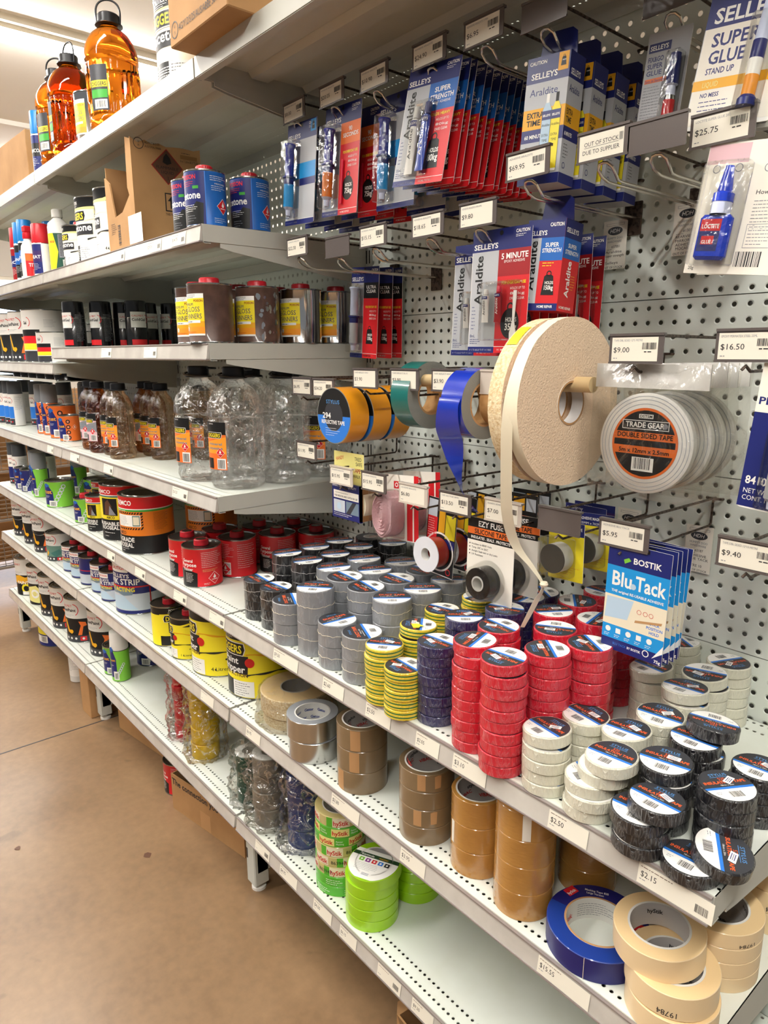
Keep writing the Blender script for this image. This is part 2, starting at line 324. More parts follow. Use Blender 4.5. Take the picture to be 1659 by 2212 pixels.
# ---------------------------------------------------------------- printed artwork as thin geometry
TXT = {}
def text_geo(t, bold, shear):
    k = (t, bold, shear)
    if k not in TXT:
        c = bpy.data.curves.new('t', 'FONT'); c.body = t; c.size = 1; c.resolution_u = 2; c.offset = .022 if bold else 0; c.shear = shear
        ob = bpy.data.objects.new('t', c); me = bpy.data.meshes.new_from_object(ob)
        TXT[k] = ([tuple(v.co[:2]) for v in me.vertices], [list(f.vertices) for f in me.polygons])
        bpy.data.objects.remove(ob); bpy.data.curves.remove(c); bpy.data.meshes.remove(me)
    return TXT[k]
class Art:
    def __init__(s): s.it = []     # (verts2d, faces, mat, layer)
    def poly(s, pts, m, l=0): s.it.append(([tuple(q) for q in pts], [list(range(len(pts)))], m, l)); return s
    def rect(s, u0, v0, u1, v1, m, l=0):
        n = max(1, int(abs(u1-u0)/6)); vs = []; fs = []
        for i in range(n+1): u = u0+(u1-u0)*i/n; vs += [(u, v0), (u, v1)]
        for i in range(n): fs.append([2*i, 2*i+2, 2*i+3, 2*i+1])
        s.it.append((vs, fs, m, l)); return s
    def disc(s, u, v, r, m, l=0, n=32, sy=1): return s.poly([(u+r*math.cos(2*PI*i/n), v+r*sy*math.sin(2*PI*i/n)) for i in range(n)], m, l)
    def cap(s, r, v0, v1, m, l=0, n=30):
        """slice of a disc between heights v0 and v1"""
        def half(v): return math.sqrt(max(r*r-v*v, 0))
        vs = [v0+(v1-v0)*i/n for i in range(n+1)]
        return s.poly([(half(v), v) for v in vs]+[(-half(v), v) for v in reversed(vs)], m, l)
    def ring(s, u, v, r0, r1, m, l=0, n=48, a0=0, a1=360):
        vs = []; fs = []; k = n if a1-a0 >= 360 else n
        for i in range(k+1):
            a = math.radians(a0+(a1-a0)*i/k); vs += [(u+r0*math.cos(a), v+r0*math.sin(a)), (u+r1*math.cos(a), v+r1*math.sin(a))]
        for i in range(k): fs.append([2*i, 2*i+1, 2*i+3, 2*i+2])
        s.it.append((vs, fs, m, l)); return s
    def text(s, t, u, v, h, m, w=None, bold=False, shear=0, rot=0, al='l', l=2):
        vs, fs = text_geo(t, bold, shear)
        if not vs: return s
        hv = text_geo('H', bold, 0)[0]; H = max(q[1] for q in hv)
        x0 = min(q[0] for q in vs); x1 = max(q[0] for q in vs); k = h/H; kx = (w/(x1-x0)) if w else k*.92
        ww = (x1-x0)*kx; off = {'l': 0, 'c': -ww/2, 'r': -ww}[al]; a = math.radians(rot); ca, sa = math.cos(a), math.sin(a)
        out = []
        for x, y in vs:
            X = (x-x0)*kx+off; Y = y*k; out.append((u+X*ca-Y*sa, v+X*sa+Y*ca))
        s.it.append((out, fs, m, l)); return s
    def lines(s, u, v, w, n, dy, m, th=.7, l=2, gap=0.0, seed=1):
        """rows of print too small to read"""
        R = random.Random(seed)
        for i in range(n):
            x = u
            ww = w*(R.uniform(.7, 1) if i < n-1 else .6)
            while x < u+ww-1:
                q = min(R.uniform(2, 7)*max(th, .6), u+ww-x); s.rect(x, v-i*dy, x+q, v-i*dy+th, m, l); x += q+th*1.1
        return s
    def barcode(s, u, v, w, h, l=2, m='ink', seed=3, vert=False):
        R = random.Random(seed); x = 0
        L = h if vert else w
        while x < L-.3:
            q = R.choice([.4, .4, .8, 1.1])*L/24
            if x+q > L: break
            if vert: s.rect(u, v+x, u+w, v+x+q, m, l)
            else: s.rect(u+x, v, u+x+q, v+h, m, l)
            x += q+R.choice([.4, .6, .9])*L/24
        return s
    def sticker(s, u, v, w, h, rot=0, l=3):
        a = math.radians(rot); c, d = math.cos(a), math.sin(a)
        q = lambda x, y: (u+x*c-y*d, v+x*d+y*c)
        s.poly([q(-w/2, -h/2), q(w/2, -h/2), q(w/2, h/2), q(-w/2, h/2)], 'white', l)
        for i, yy in enumerate((.22, -.02, -.26)):
            s.poly([q(-w*.34, h*yy-h*.05), q(w*.3, h*yy-h*.05), q(w*.3, h*yy+h*.05), q(-w*.34, h*yy+h*.05)], 'navy' if i != 1 else 'greyink', l+1)
        return s
    def diamond(s, u, v, r, m='red', l=3):
        s.poly([(u, v-r), (u+r, v), (u, v+r), (u-r, v)], 'white', l); r2 = r*.93; s.poly([(u, v-r2), (u+r2, v), (u, v+r2), (u-r2, v)], m, l+1)
        s.poly([(u-.25*r, v+.1*r), (u-.1*r, v+.35*r), (u, v+.65*r), (u+.1*r, v+.38*r), (u+.25*r, v+.15*r), (u+.12*r, v-.08*r), (u-.12*r, v-.08*r)], 'white', l+2)
        s.rect(u-.45*r, v-.3*r, u+.45*r, v-.2*r, 'white', l+2); return s
    def into(s, mb, how='front', R=0, a0=-90, x=0, y=0, z=0, d=.12, base_off=.3, clip=None):
        for vs, fs, m, l in s.it:
            e = base_off+l*d
            if how == 'cyl':
                bm = bmesh.new(); bv = [bm.verts.new((q[0], q[1], 0)) for q in vs]
                for f in fs:
                    try: bm.faces.new([bv[i] for i in f])
                    except ValueError: pass
                us = [q[0] for q in vs]; lo, hi = min(us), max(us)
                if hi-lo > 5 and not (len(fs) > 1 and all(len(f) == 4 for f in fs) and (hi-lo)/len(fs) < 6.5):
                    k = math.ceil(lo/5)*5
                    while k < hi:
                        bmesh.ops.bisect_plane(bm, geom=bm.verts[:]+bm.edges[:]+bm.faces[:], plane_co=(k, 0, 0), plane_no=(1, 0, 0)); k += 5
                bm.verts.index_update(); P = []
                for q in bm.verts:
                    a = math.radians(a0)+q.co.x/R; P.append((x+(R+e)*math.cos(a), y+(R+e)*math.sin(a), z+q.co.y))
                F = [[q.index for q in f.verts] for f in bm.faces]; bm.free(); mb.add(P, F, m)
            elif how == 'front': mb.add([(x+q[0], y-e, z+q[1]) for q in vs], fs, m)
            elif how == 'top': mb.add([(x+q[0], y+q[1], z+e) for q in vs], fs, m)
            elif how == 'right': mb.add([(x+e, y+q[0], z+q[1]) for q in vs], fs, m)   # faces +X, u runs to +Y
            elif how == 'up_panel': mb.add([(x+q[0], y-e, z+q[1]) for q in vs], fs, m)
        return mb
# ================================================================ THE ROOM
def plane_obj(name, pts, m, kind='structure'):
    mb = MB(); mb.add(pts, [list(range(len(pts)))], m); o = mb.build(name); o.location = (0, 0, FZ*S)
    if kind: o['kind'] = kind
    return o
plane_obj('floor', [(-9500, -5200, -1500), (3600, -5200, -1500), (3600, 2600, -1500), (-9500, 2600, -1500)], 'floor_concrete')
o = MB(); o.box(-1882, -1876, -5200, 2600, -1499.9, -1499.2, 'charcoal'); o = o.build('trim_1', loc=(0, 0, FZ*S)); o['kind'] = 'structure'
plane_obj('ceiling', [(-9500, -5200, 1500), (-9500, 2600, 1500), (3600, 2600, 1500), (3600, -5200, 1500)], 'ceiling_paint')
wf = MB(); wf.box(-9600, -9500, -5200, -1500, -1500, 1500, 'wall_paint'); wf.box(-9600, -9500, 1400, 2600, -1500, 1500, 'wall_paint'); wf.box(-9600, -9500, -1500, 1400, 900, 1500, 'wall_paint')
wf = wf.build('wall_far', loc=(0, 0, FZ*S)); wf['kind'] = 'structure'
wb = MB(); wb.box(-9500, 3600, 2600, 2700, -1500, 1500, 'wall_paint'); wb = wb.build('wall_back', loc=(0, 0, FZ*S)); wb['kind'] = 'structure'
dd = MB(); dd.box(-9580, -9560, -1500, 1400, -1500, 900, 'daylight')
for yy in (-1500, -60, 1380): dd.box(-9560, -9520, yy, yy+60, -1500, 900, 'housing')
dd.box(-9560, -9520, -1500, 1400, 860, 900, 'housing'); dd.box(-9560, -9520, -1500, 1400, -500, -440, 'housing')
dd = dd.build('window_1', loc=(0, 0, FZ*S)); dd['kind'] = 'structure'
for k in range(5):                                              # shallow ceiling battens running across the aisle
    b = MB(); x = -7000+k*2400-380; b.box(x, x+60, -5200, 2600, 1470, 1500, 'ceiling_paint'); b = b.build('trim_%d' % (k+2), loc=(0, 0, FZ*S)); b['kind'] = 'structure'
# fluorescent lights across the aisle
LL = ['long fluorescent ceiling light glowing above the top shelf, upper left of the photo', 'fluorescent ceiling light over the middle of the aisle', 'fluorescent ceiling light over the near end of the aisle', 'fluorescent ceiling light nearest the far window']
for i, (x, ya, yb) in enumerate(((-3330, -3100, 2400), (-1160, -3100, -600), (1240, -3100, -600), (-5960, -2300, 2400))):
    t = thing('ceiling_light', LL[i], 'light', x, 0, 1500)
    h = MB(); h.box(-105, 105, ya, yb, -30, 0, 'housing'); h.box(-70, 70, ya, yb, -50, -30, 'housing'); h.build('housing', t)
    g = MB(); g.box(-62, 62, ya+20, yb-20, -74, -51, 'tube_glow', b=6); g.build('tube', t)

# ================================================================ SHELVING
def back_panel(x0, x1, z0, z1, parent):
    mb = MB(); mb.add([(x0+16, 0, z0+.8), (x1-16, 0, z0+.8), (x1-16, 0, z1-.8), (x0+16, 0, z1-.8)], [[0, 1, 2, 3]], 'pegboard')
    mb.box(x0+16, x1-16, .3, 12, z0+.8, z0+2.2, 'post_paint'); mb.box(x0+16, x1-16, .3, 12, z1-2.2, z1-.8, 'post_paint')
    mb.build('back_panel', parent)
BAYS = [('near right, behind the tapes and glue packs', -694, 506), ('middle, behind the turpentine bottles and thinner cans', -1894, -694), ('far left, behind the paint tins', -3094, -1894), ('beyond the near right shelf ends', 506, 1106)]
for nm, x0, x1 in BAYS:
    t = thing('shelving_bay', 'grey perforated metal shelving back with slotted posts, '+nm, 'shelving', 0, 0, -1500, group='shelving backs along the aisle')
    t.location = (0, 0, FZ*S)
    z = -1485
    for z1 in (-1185, -885, -585, -285, 15, 315, 615, 700): back_panel(x0, x1, z, z1, t); z = z1
    r = MB(); r.box(x0+16, x1-16, 58, 60, -1485, 265, 'lip_paint'); r.build('rear_panel', t)
    for xp in ((x0,) if nm[0] != 'b' else (x0, x1)):
        p_ = MB(); p_.box(xp-15, xp+15, -1.5, 58, -1500, 706, 'post_paint')
        zz = -1400
        while zz < 690:
            for dx in (-6, 6): p_.box(xp+dx-2, xp+dx+2, -1.9, -1.5, zz, zz+32, 'black')
            zz += 50
        p_.build('post', t)
        f = MB(); f.box(xp-22, xp+22, -418, -2, -1440, -1350, 'lip_paint')
        f.box(xp-22, xp+22, -428, -384, -1480, -1262, 'post_paint', b=3)
        for zz in (-1345, -1405): f.box(xp-18, xp-12, -428.6, -427.9, zz, zz+30, 'black')
        f.lathe([(0, -1500), (20, -1500), (20, -1492), (7, -1490), (7, -1478)], 'cap_white', 20, cx=xp, cy=-405)
        f.build('foot', t)

SHELF_LABEL = {}
def shelf(x0, x1, z, label, under=False, plate='shelf_top', strip=True, drop=0, yf=-458):
    t = thing('shelf', label, 'shelf', 0, 0, 0); t.location = (0, 0, FZ*S); x0 += 3; x1 -= 3; k = 1.2
    m = MB()
    m.add([(x0, yf, z), (x1, yf, z), (x1, -6, z), (x0, -6, z)], [[0, 1, 2, 3]], plate)
    m.add([(x0, yf, z-k), (x0, -6, z-k), (x1, -6, z-k), (x1, yf, z-k)], [[0, 1, 2, 3]], plate)
    lip = 'lip_paint'
    m.box(x0, x1, yf-1.5, yf, z-38, z+.2, lip)                  # front flange
    m.box(x0, x1, yf, yf+16, z-39.5, z-38, lip)
    m.box(x0, x0+1.5, yf, -6, z-36, z, lip); m.box(x1-1.5, x1, yf, -6, z-36, z, lip)
    m.box(x0, x1, -7, -5.5, z-30, z, lip)
    for ya, yb in ((-330, -290), (-190, -150)):                 # stiffening channels underneath
        m.add([(x0+8, ya-10, z-k-.4), (x0+8, ya, z-14), (x0+8, yb, z-14), (x0+8, yb+10, z-k-.4), (x1-8, ya-10, z-k-.4), (x1-8, ya, z-14), (x1-8, yb, z-14), (x1-8, yb+10, z-k-.4)], [[0, 4, 5, 1], [1, 5, 6, 2], [2, 6, 7, 3]], lip)
    if plate == 'shelf_top': m.add([(x0+4, yf+3, z-k-.5), (x0+4, yf+6, z-36), (x0+4, yf+58, z-36), (x0+4, yf+61, z-k-.5), (x1-4, yf+3, z-k-.5), (x1-4, yf+6, z-36), (x1-4, yf+58, z-36), (x1-4, yf+61, z-k-.5)], [[0, 4, 5, 1], [1, 5, 6, 2], [2, 6, 7, 3]], lip)
    m.build('tray', t)
    for xb, s_ in ((x0, 1), (x1, -1)):
        b = MB(); xx = xb+s_*1.7; pr = [(yf+40, z-34), (yf+40, z-46), (yf+70, z-52), (-60, z-96), (-6, z-100), (-6, z-34)]
        vs = [(xx, a, c) for a, c in pr]+[(xx+s_*2.5, a, c) for a, c in pr]; n = len(pr)
        b.add(vs, [list(range(n)), list(range(n, 2*n))[::-1]]+[[i, (i+1) % n, n+(i+1) % n, n+i] for i in range(n)], lip)
        b.build('bracket', t)
    if strip:
        s_ = MB(); y = yf-1.8
        s_.add([(x0+2, y-2.5, z-3), (x1-2, y-2.5, z-3), (x1-2, y-7.5, z-35), (x0+2, y-7.5, z-35)], [[3, 2, 1, 0]], 'strip_plastic')
        s_.box(x0+2, x1-2, y-4.5, y, z-3, z-.6, 'strip_edge'); s_.box(x0+2, x1-2, y-9, y, z-37, z-34.6, 'strip_edge')
        s_.add([(x0+2, y, z-2), (x0+2, y-2.5, z-3), (x0+2, y-7.5, z-35), (x0+2, y, z-36)], [[0, 1, 2, 3]], 'strip_plastic')
        s_.add([(x1-2, y, z-2), (x1-2, y-2.5, z-3), (x1-2, y-7.5, z-35), (x1-2, y, z-36)], [[3, 2, 1, 0]], 'strip_plastic')
        s_.build('price_strip', t)
    return t
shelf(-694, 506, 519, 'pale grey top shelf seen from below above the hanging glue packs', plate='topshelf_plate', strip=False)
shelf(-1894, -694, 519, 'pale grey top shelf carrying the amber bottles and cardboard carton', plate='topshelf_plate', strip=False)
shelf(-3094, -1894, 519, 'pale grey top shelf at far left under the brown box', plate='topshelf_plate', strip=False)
shelf(-694, 506, -697, 'white perforated shelf crowded with insulation tapes')
shelf(-694, 506, -947, 'white perforated shelf under the insulation tapes holding packing and masking tape')
shelf(-694, 506, -1253, 'lowest white shelf with the lime green tapes and empty near end')
for z, l in ((199, 'white shelf carrying the blue acetone cans and open carton'), (-52, 'white shelf carrying the brown thinner cans and black spray cans'), (-405, 'white shelf carrying the clear turpentine bottles'),
             (-697, 'white shelf carrying the red thinner cans and orange sealant tub'), (-947, 'white shelf carrying the yellow paint stripper cans'), (-1253, 'lowest white shelf with the bagged red and yellow tapes')):
    shelf(-1894, -694, z, l)
for z, l in ((199, 'far shelf carrying the trigger sprays and blue capped cans'), (-106, 'far shelf carrying the striped black red and yellow tins'), (-405, 'far shelf carrying the grey capped spray cans and orange tins'),
             (-697, 'far shelf carrying the green rust paint tins'), (-947, 'far shelf carrying the white topped paint tins above the lowest row'), (-1253, 'far lowest shelf carrying the row of large black and white paint tins')):
    shelf(-3094, -1894, z, l)

tt = thing('tray', 'thin narrow tray holding the small dark tins under the striped tins', 'tray', 0, 0, 0); tt.location = (0, 0, FZ*S)
m = MB(); m.box(-3088, -1900, -456, -8, -172, -170, 'lip_paint'); m.box(-3088, -1900, -458, -456, -174, -164, 'lip_paint'); m.build('tray', tt)
# price tickets slid into the shelf strips
def strip_ticket(x0, x1, z, price, where, code=True, yf=-458):
    w = x1-x0; a = Art(); a.rect(0, 0, w, 27, 'ticketpaper', 0); a.lines(3, 22.5, w*.72, 1, 2.5, 'brownprint', .9, 1, seed=int(x0))
    if price: a.text(price, 4, 10.5, 7.2 if w > 60 else 6, 'ink', bold=False, l=1)
    a.lines(3, 6, 13, 1, 3, 'greyink', 1, 1)
    if code: a.barcode(w-22, 6, 16, 10, 1, seed=int(abs(x0))+1)
    mb = MB(); a.into(mb, 'front', base_off=.1)
    o = mb.build('price_ticket', loc=V(x0, yf-9.9, z-33)); o.rotation_euler = (math.atan2(-5, 32), 0, 0)
    return tag(o, ('small cream shelf ticket priced '+price+' ' if price else 'small cream shelf ticket ')+where, 'price ticket', group='price tickets in the shelf strips')
for q in ((410, 506, '$2.15', 'at the near corner under the black tapes', 1), (272, 336, '$2.50', 'under the white insulation tapes', 0), (84, 155, '$3.10', 'under the front red tape stacks', 0), (-4, 52, '$2.05', 'under the navy tapes', 0), (-140, -70, '$2.50', 'under the green and yellow tapes', 0),
          (-277, -208, '$2.60', 'under the front silver duct tapes', 0), (-463, -367, '$9.50', 'left of the silver duct tapes', 0), (-768, -688, None, 'left of the frontmost black duct tape', 1), (-981, -900, None, 'below the nearest red thinner can', 1), (-1260, -1180, None, 'under the orange sealant tub', 1), (-1500, -1430, None, 'under the yellow sealant tin', 1)):
    strip_ticket(q[0], q[1], -697, q[2], q[3] if q[2] else 'on the red can shelf '+q[3], q[4])
for q in ((267, 356, '$15.55', 'below the blue masking tape', 0), (-43, 22, '$3.95', 'between brown and clear packing tape', 0), (-256, -165, '$3.80', 'under the brown packing tape', 0), (-607, -541, '$6.95', 'under the bagged cream roll', 0), (-850, -777, None, 'below the large yellow stripper cans', 0)):
    strip_ticket(q[0], q[1], -947, q[2], q[3] if q[2] else 'on the stripper can shelf '+q[3], q[4])
for q in ((121, 183, '$15.10', 'at the empty near end of the lowest shelf', 0), (-10, 47, '$9.20', 'on the empty stretch of the lowest shelf', 0), (-111, -42, None, 'left of the $9.20 ticket on the lowest shelf', 1), (-237, -180, '$6.15', 'in front of the lime tape stack', 0), (-335, -267, '$4.00', 'in front of the green printed stack', 0), (-475, -402, '$4.95', 'right of the shelf foot', 0), (-590, -523, None, 'above the shelf foot', 1)):
    strip_ticket(q[0], q[1], -1253, q[2], q[3], q[4])
for q in ((-941, -850, '$24.20', 'below the front clear bottles'), (-1456, -1375, None, 'below the small clear bottles on the bottle shelf'), (-1794, -1697, None, 'left of the small bottles on the bottle shelf'), (-2074, -1995, None, 'below the small orange tin')): strip_ticket(q[0], q[1], -405, q[2], q[3])
for q in ((-1382, -1299, 'below the third black spray can'), (-1059, -976, 'left of the brown thinner cans')): strip_ticket(q[0], q[1], -52, None, q[2])
for q in ((-842, -769, '$14.75', 'below the blue acetone cans'), (-987, -903, '$29.35', 'below the open carton'), (-1234, -1138, None, 'below the cream acetone can')): strip_ticket(q[0], q[1], 199, q[2], q[3])
# ================================================================ INSULATION AND DUCT TAPES
def insul_label(R=32.8):
    a = Art(); a.cap(R, -R, -7.5, 'white', 0); a.cap(R, -7.6, -3.2, 'stripeblue', 0); a.cap(R, -3.3, R, 'charcoal', 0)
    a.text('STYLUS', 0, 19, 5, 'textblue', w=24, al='c'); a.rect(-13, 16.6, 13, 17.2, 'textblue', 2); a.text('520', 0, 10.5, 4.8, 'textorange', al='c')
    a.text('INSULATION TAPE', 0, 3.6, 5.2, 'textorange', w=56, al='c', bold=True); a.text('18mm x 20m', 0, -1.2, 2.5, 'white', al='c', l=2)
    a.barcode(-8, -24, 18, 11, 2); a.lines(-24, -14, 10, 2, 3, 'greyink', .8, 2); return a
def duct_label(R, near=0):
    a = Art(); a.cap(R, -R, -9, 'white', 0); a.cap(R, -9.1, -4, 'stripeblue', 0); a.cap(R, -4.1, R, 'charcoal', 0)
    a.text('STYLUS', 0, 22, 4.5, 'textblue', w=22, al='c'); a.text('DUCT TAPE', 0, 8.5, 7, 'textorange', w=52, al='c', bold=True); a.text('48mm x 30m', 0, 3, 3.2, 'white', al='c')
    a.lines(-24, -.5, 48, 1, 3, 'white', 1, 2); a.barcode(-9, -27, 19, 12, 2); a.lines(-29, -15, 15, 2, 3, 'greyink', .8, 2); return a
def roll_body(mb, R, h, m, side=None, core=19, stripes=None, coremat='core_white', corein=3.5):
    side = side or m
    mb.lathe([(core, 0), (core, h-.4, coremat), (core+corein, h, coremat), (R-1.2, h, side), (R, h-1.3, m)]+([(R, h-1.3-(h-2.6)*f, mm) for f, mm in stripes] if stripes else [])+[(R, 1.2, m if not stripes else stripes[-1][1]), (R-1.2, 0, side), (core, 0, side)], m, 48)
def mk_insul(c, sticker):
    def f():
        t = base('insulation_tape', 'tape')
        mb = MB(); st = [(.2, 'tape_earth'), (.36, 'greenprint'), (.64, 'tape_earth'), (.8, 'greenprint'), (1.0, 'tape_earth')] if c == 'earth' else None
        roll_body(mb, 35, 17.6, 'tape_'+c, stripes=st); mb.build('roll', t)
        m2 = MB(); a = insul_label()
        if sticker: a.sticker(8, 9, 17, 9, rot=[0, -20, 35][sticker % 3], l=4)
        a.into(m2, 'top', z=17.6, base_off=.25); m2.build('label', sub_of(t, 'roll')); return t
    return f
def seam(mb, R, z, seed, m='liner'):
    r = random.Random(seed); mb.tube([((R+.5)*math.cos(2*PI*i/40), (R+.5)*math.sin(2*PI*i/40), z+r.uniform(-1.6, 1.6)) for i in range(40)], .35, m, 4, True)
def mk_duct(c, R, h, lab=True):
    def f():
        t = base('duct_tape', 'tape'); mb = MB(); roll_body(mb, R, h-.4, 'duct_'+c, core=20); mb.build('roll', t)
        s_ = MB(); seam(s_, R, h*.52, int(R), 'core_grey' if c == 'black' else 'liner'); s_.build('wrap_seam', sub_of(t, 'roll'))
        m2 = MB(); (duct_label(R-2) if lab else Art().ring(0, 0, 16, R-3, 'charcoal', 0).ring(0, 0, 14, 17, 'core_grey', 1)).into(m2, 'top', z=h-.4, base_off=.25); m2.build('label', sub_of(t, 'roll')); return t
    return f
M0 = -697
WHERE = {}
TIER = ['topmost', 'second', 'third', 'fourth', 'fifth', 'sixth', 'seventh', 'eighth', 'ninth', 'lowest']
def tier(i, n): return 'topmost' if i == n-1 else ('lowest' if i == 0 else TIER[n-1-i]+' from top')
STK = dict(
 b1=(-634,-395,2,'the frontmost black pair by the red cans'), b2=(-555,-397,2,'the front black pair next to the silver rolls'), b3=(-637,-313,3,'the black stack behind the frontmost black pair'), b4=(-551,-312,3,'the black stack just left of the silver group'), b5=(-637,-229,3,'the black stack beside the rear red cans'), b6=(-552,-229,3,'the middle black stack of the rear group'), b7=(-646,-146,3,'the rear left black stack'), b8=(-566,-144,3,'the black stack in front of the unlabelled one'), b9=(-622,-63,3,'the unlabelled stack at the back'), b10=(-537,-56,3,'the rearmost right black stack under the pink pack'),
 s1=(-462,-418,2,'the partly hidden front left silver pair'), s2=(-379,-408,2,'the tall front silver stack of wide rolls'), s3=(-391,-321,3,'the silver stack behind the tall front one'), s4=(-297,-412,2,'the front silver pair with sideways label'), s5=(-214,-414,2,'the front silver pair beside the striped tapes'), s6=(-308,-328,3,'the silver stack behind the sideways labelled pair'), s7=(-222,-330,3,'the large middle silver stack facing the camera'), s8=(-466,-296,3,'the silver stack touching the black group'), s9=(-474,-200,3,'the silver stack nearest the rear black tapes'), s10=(-390,-237,3,'the silver stack mid rear row'), s11=(-396,-150,3,'the rear silver stack in shade'), s12=(-306,-244,3,'the silver stack right of centre'), s13=(-312,-158,3,'the silver stack under the red spool'), s14=(-222,-246,3,'the silver stack behind the large middle one'), s15=(-229,-160,3,'the stack under the silicone card'))
for i, (k, (x, y, n, d)) in enumerate(STK.items()):
    c = 'black' if k[0] == 'b' else 'silver'; h = 72 if k == 's2' else 48; R = 37.5 if c == 'black' else 40
    rots = {'b1': 170, 'b2': 178, 's4': 80, 's5': 150, 's2': 35, 's1': 150, 's7': 40, 's14': 40, 's6': 160, 's3': 165, 's12': 170, 's13': 175}
    for j in range(n):
        key = ('duct', c, h, k == 'b9')
        put(key, mk_duct(c, R, h, k != 'b9'), '%s duct tape, %s of %s' % (c, tier(j, n), d), x+(j % 2)*1.2, y-(j % 2)*.8, M0+j*h, rots.get(k, 30+(i*37) % 40)+j*5, c+' duct tape rolls on the tape shelf')
ST2 = dict(
 g1=('earth',-120,-438,6,'the front left striped stack'), g2=('earth',-59,-444,5,'the striped stack beside the navy column'), g3=('earth',-112,-363,7,'the striped stack with a torn yellow label'), g4=('earth',-143,-268,7,'the striped stack behind the large silver roll'), g5=('earth',-110,-195,8,'the rear left striped stack'), g6=('earth',-130,-104,8,'the rearmost striped stack in shade'),
 n1=('navy',-6,-414,8,'the front navy column'), n2=('navy',-26,-328,9,'the navy stack behind the striped tapes'), n3=('navy',14,-206,10,'the navy stack under the loose strip'), n4=('navy',-12,-120,9,'the rearmost navy stack'), n5=('navy',28,-284,10,'the navy stack beside the rear reds'),
 r1=('red',91,-427,10,'the front left red column'), r2=('red',90,-152,10,'the red stack behind the navy tapes'), r3=('red',89,-72,10,'the rearmost red stack'), r4=('red',92,-226,10,'the red stack in the middle left'), r5=('red',156,-118,9,'the red stack half hidden by the blue packs'), r6=('red',78,-353,10,'the red stack directly behind the front left one'), r7=('red',143,-290,10,'the central red stack'), r8=('red',166,-203,10,'the red stack left of the blue packs'), r10=('red',216,-300,10,'the red stack left of the white tapes'), r11=('red',187,-368,10,'the red stack second from the front'), r12=('red',165,-443,10,'the nearest red column at the shelf front'),
 w1=('white',237,-430,5,'the front left white stack'), w2=('white',242,-230,5,'the white stack behind the front left one'), w4=('white',315,-345,5,'the yellowed white stack in the middle'), w5=('white',323,-268,5,'the white stack near the black tapes'), w6=('white',249,-160,6,'the tilted white stack below the blue packs'), w7=('white',214,-88,6,'the yellowed white stack under the blue packs'), w8=('white',321,-190,6,'the white stack with a plain sticker'), w9=('white',250,-26+0,6,'the white stack hidden behind the blue packs'), w10=('white',318,-115,6,'the right rear white stack'), w11=('white',322,-40,6,'the white stack against the shelving back'),
 k3=('black',392,-378,5,'the middle black stack'), k4=('black',465,-268,4,'the right rear black stack'), k5=('black',467,-368,5,'the black stack facing the camera'))
XY = {'w2': (247, -352), 'w9': (222, -16)}
tilts = {'w1': (1, -4), 'w4': (2, -5), 'w6': (4, -6), 'w8': (-2, -4), 'w5': (3, 2), 'w10': (-3, 3), 'k3': (2, -1), 'r12': (-2, 1), 'g3': (2, 2)}
for i, (k, (c, x, y, n, d)) in enumerate(ST2.items()):
    x, y = XY.get(k, (x, y)); rots = {'k5': 68, 'k3': 12, 'k4': 5, 'w1': -4, 'w2': 2, 'w4': 4, 'w5': 12, 'w8': 5, 'w6': -12, 'r12': 190, 'n1': 180, 'r1': 100, 'r10': 150, 'r11': 150, 'g1': 30, 'g2': 175}
    name_c = 'green-yellow' if c == 'earth' else ('navy blue' if c == 'navy' else c)
    for j in range(n):
        top = j == n-1; st = (1+i % 3) if top else 0; r = random.Random(i*50+j); jit = 1.3 if not top else 2.2
        put(('ins', c, st), mk_insul(c, st), '%s insulation tape, %s of %s' % (name_c, tier(j, n), d), x+r.uniform(-jit, jit), y+r.uniform(-jit, jit), M0+j*18+(1.6 if top and k in tilts else 0), rots.get(k, (40+i*53) % 360)+r.uniform(-12, 12), name_c+' insulation tapes on the tape shelf', tilt=tilts.get(k) if top else None)
# the loosely piled ones
for key, c, st, lab, x, y, z, rz, ti in (
  [('w3', 'white', 0, 'white insulation tape roll, %s of the leaning white pile at the front' % tier(j, 5), 312+dx, -432+dy, M0+z, rz, ti) for j, (dx, dy, z, rz, ti) in enumerate([(0, 0, 0, 10, None), (4, -1, 18, 30, None), (0, 2, 36, -30, None), (14, 12, 54, -60, (1, 1)), (24, 13, 73.5, 2, (3, -3))])] +
  [('k2', 'black', 0, 'black insulation tape roll, %s of the rear black pile' % tier(j, 6), 392+dx, -288+dy, M0+z, rz, ti) for j, (dx, dy, z, rz, ti) in enumerate([(0, 0, 0, 0, None), (1, 2, 18, 40, None), (-2, -1, 36, 90, None), (0, 1, 54, 20, None), (-4, -3, 72, 4, None), (6, 24, 91, 200, (5, -4))])] +
  [('k6', 'black', st_, 'black insulation tape roll, %s of the front black pile' % tier(j, 4), 396+dx, -443+dy, M0+z, rz, ti) for j, (dx, dy, z, rz, ti, st_) in enumerate([(0, 0, 0, 0, None, 0), (1, 2, 18, 50, None, 0), (-2, -4, 36, 10, (1, 2), 2), (16, 5, 55.5, 2, (-2, 1), 1)])] +
  [('k9', 'black', 0, 'black insulation tape roll lying flat at the near shelf corner', 462, -438, M0, 5, None), ('k8', 'black', 1, 'black insulation tape roll leaning on the flat one at the near shelf corner', 488, -418, M0+19, -58, (-7, 10))]):
    put(('ins', c, st), None, lab, x, y, z, rz, {'white': 'white', 'black': 'black'}[c]+' insulation tapes on the tape shelf', tilt=ti) if ('ins', c, st) in PROTO else put(('ins', c, st), mk_insul(c, st), lab, x, y, z, rz, c+' insulation tapes on the tape shelf', tilt=ti)
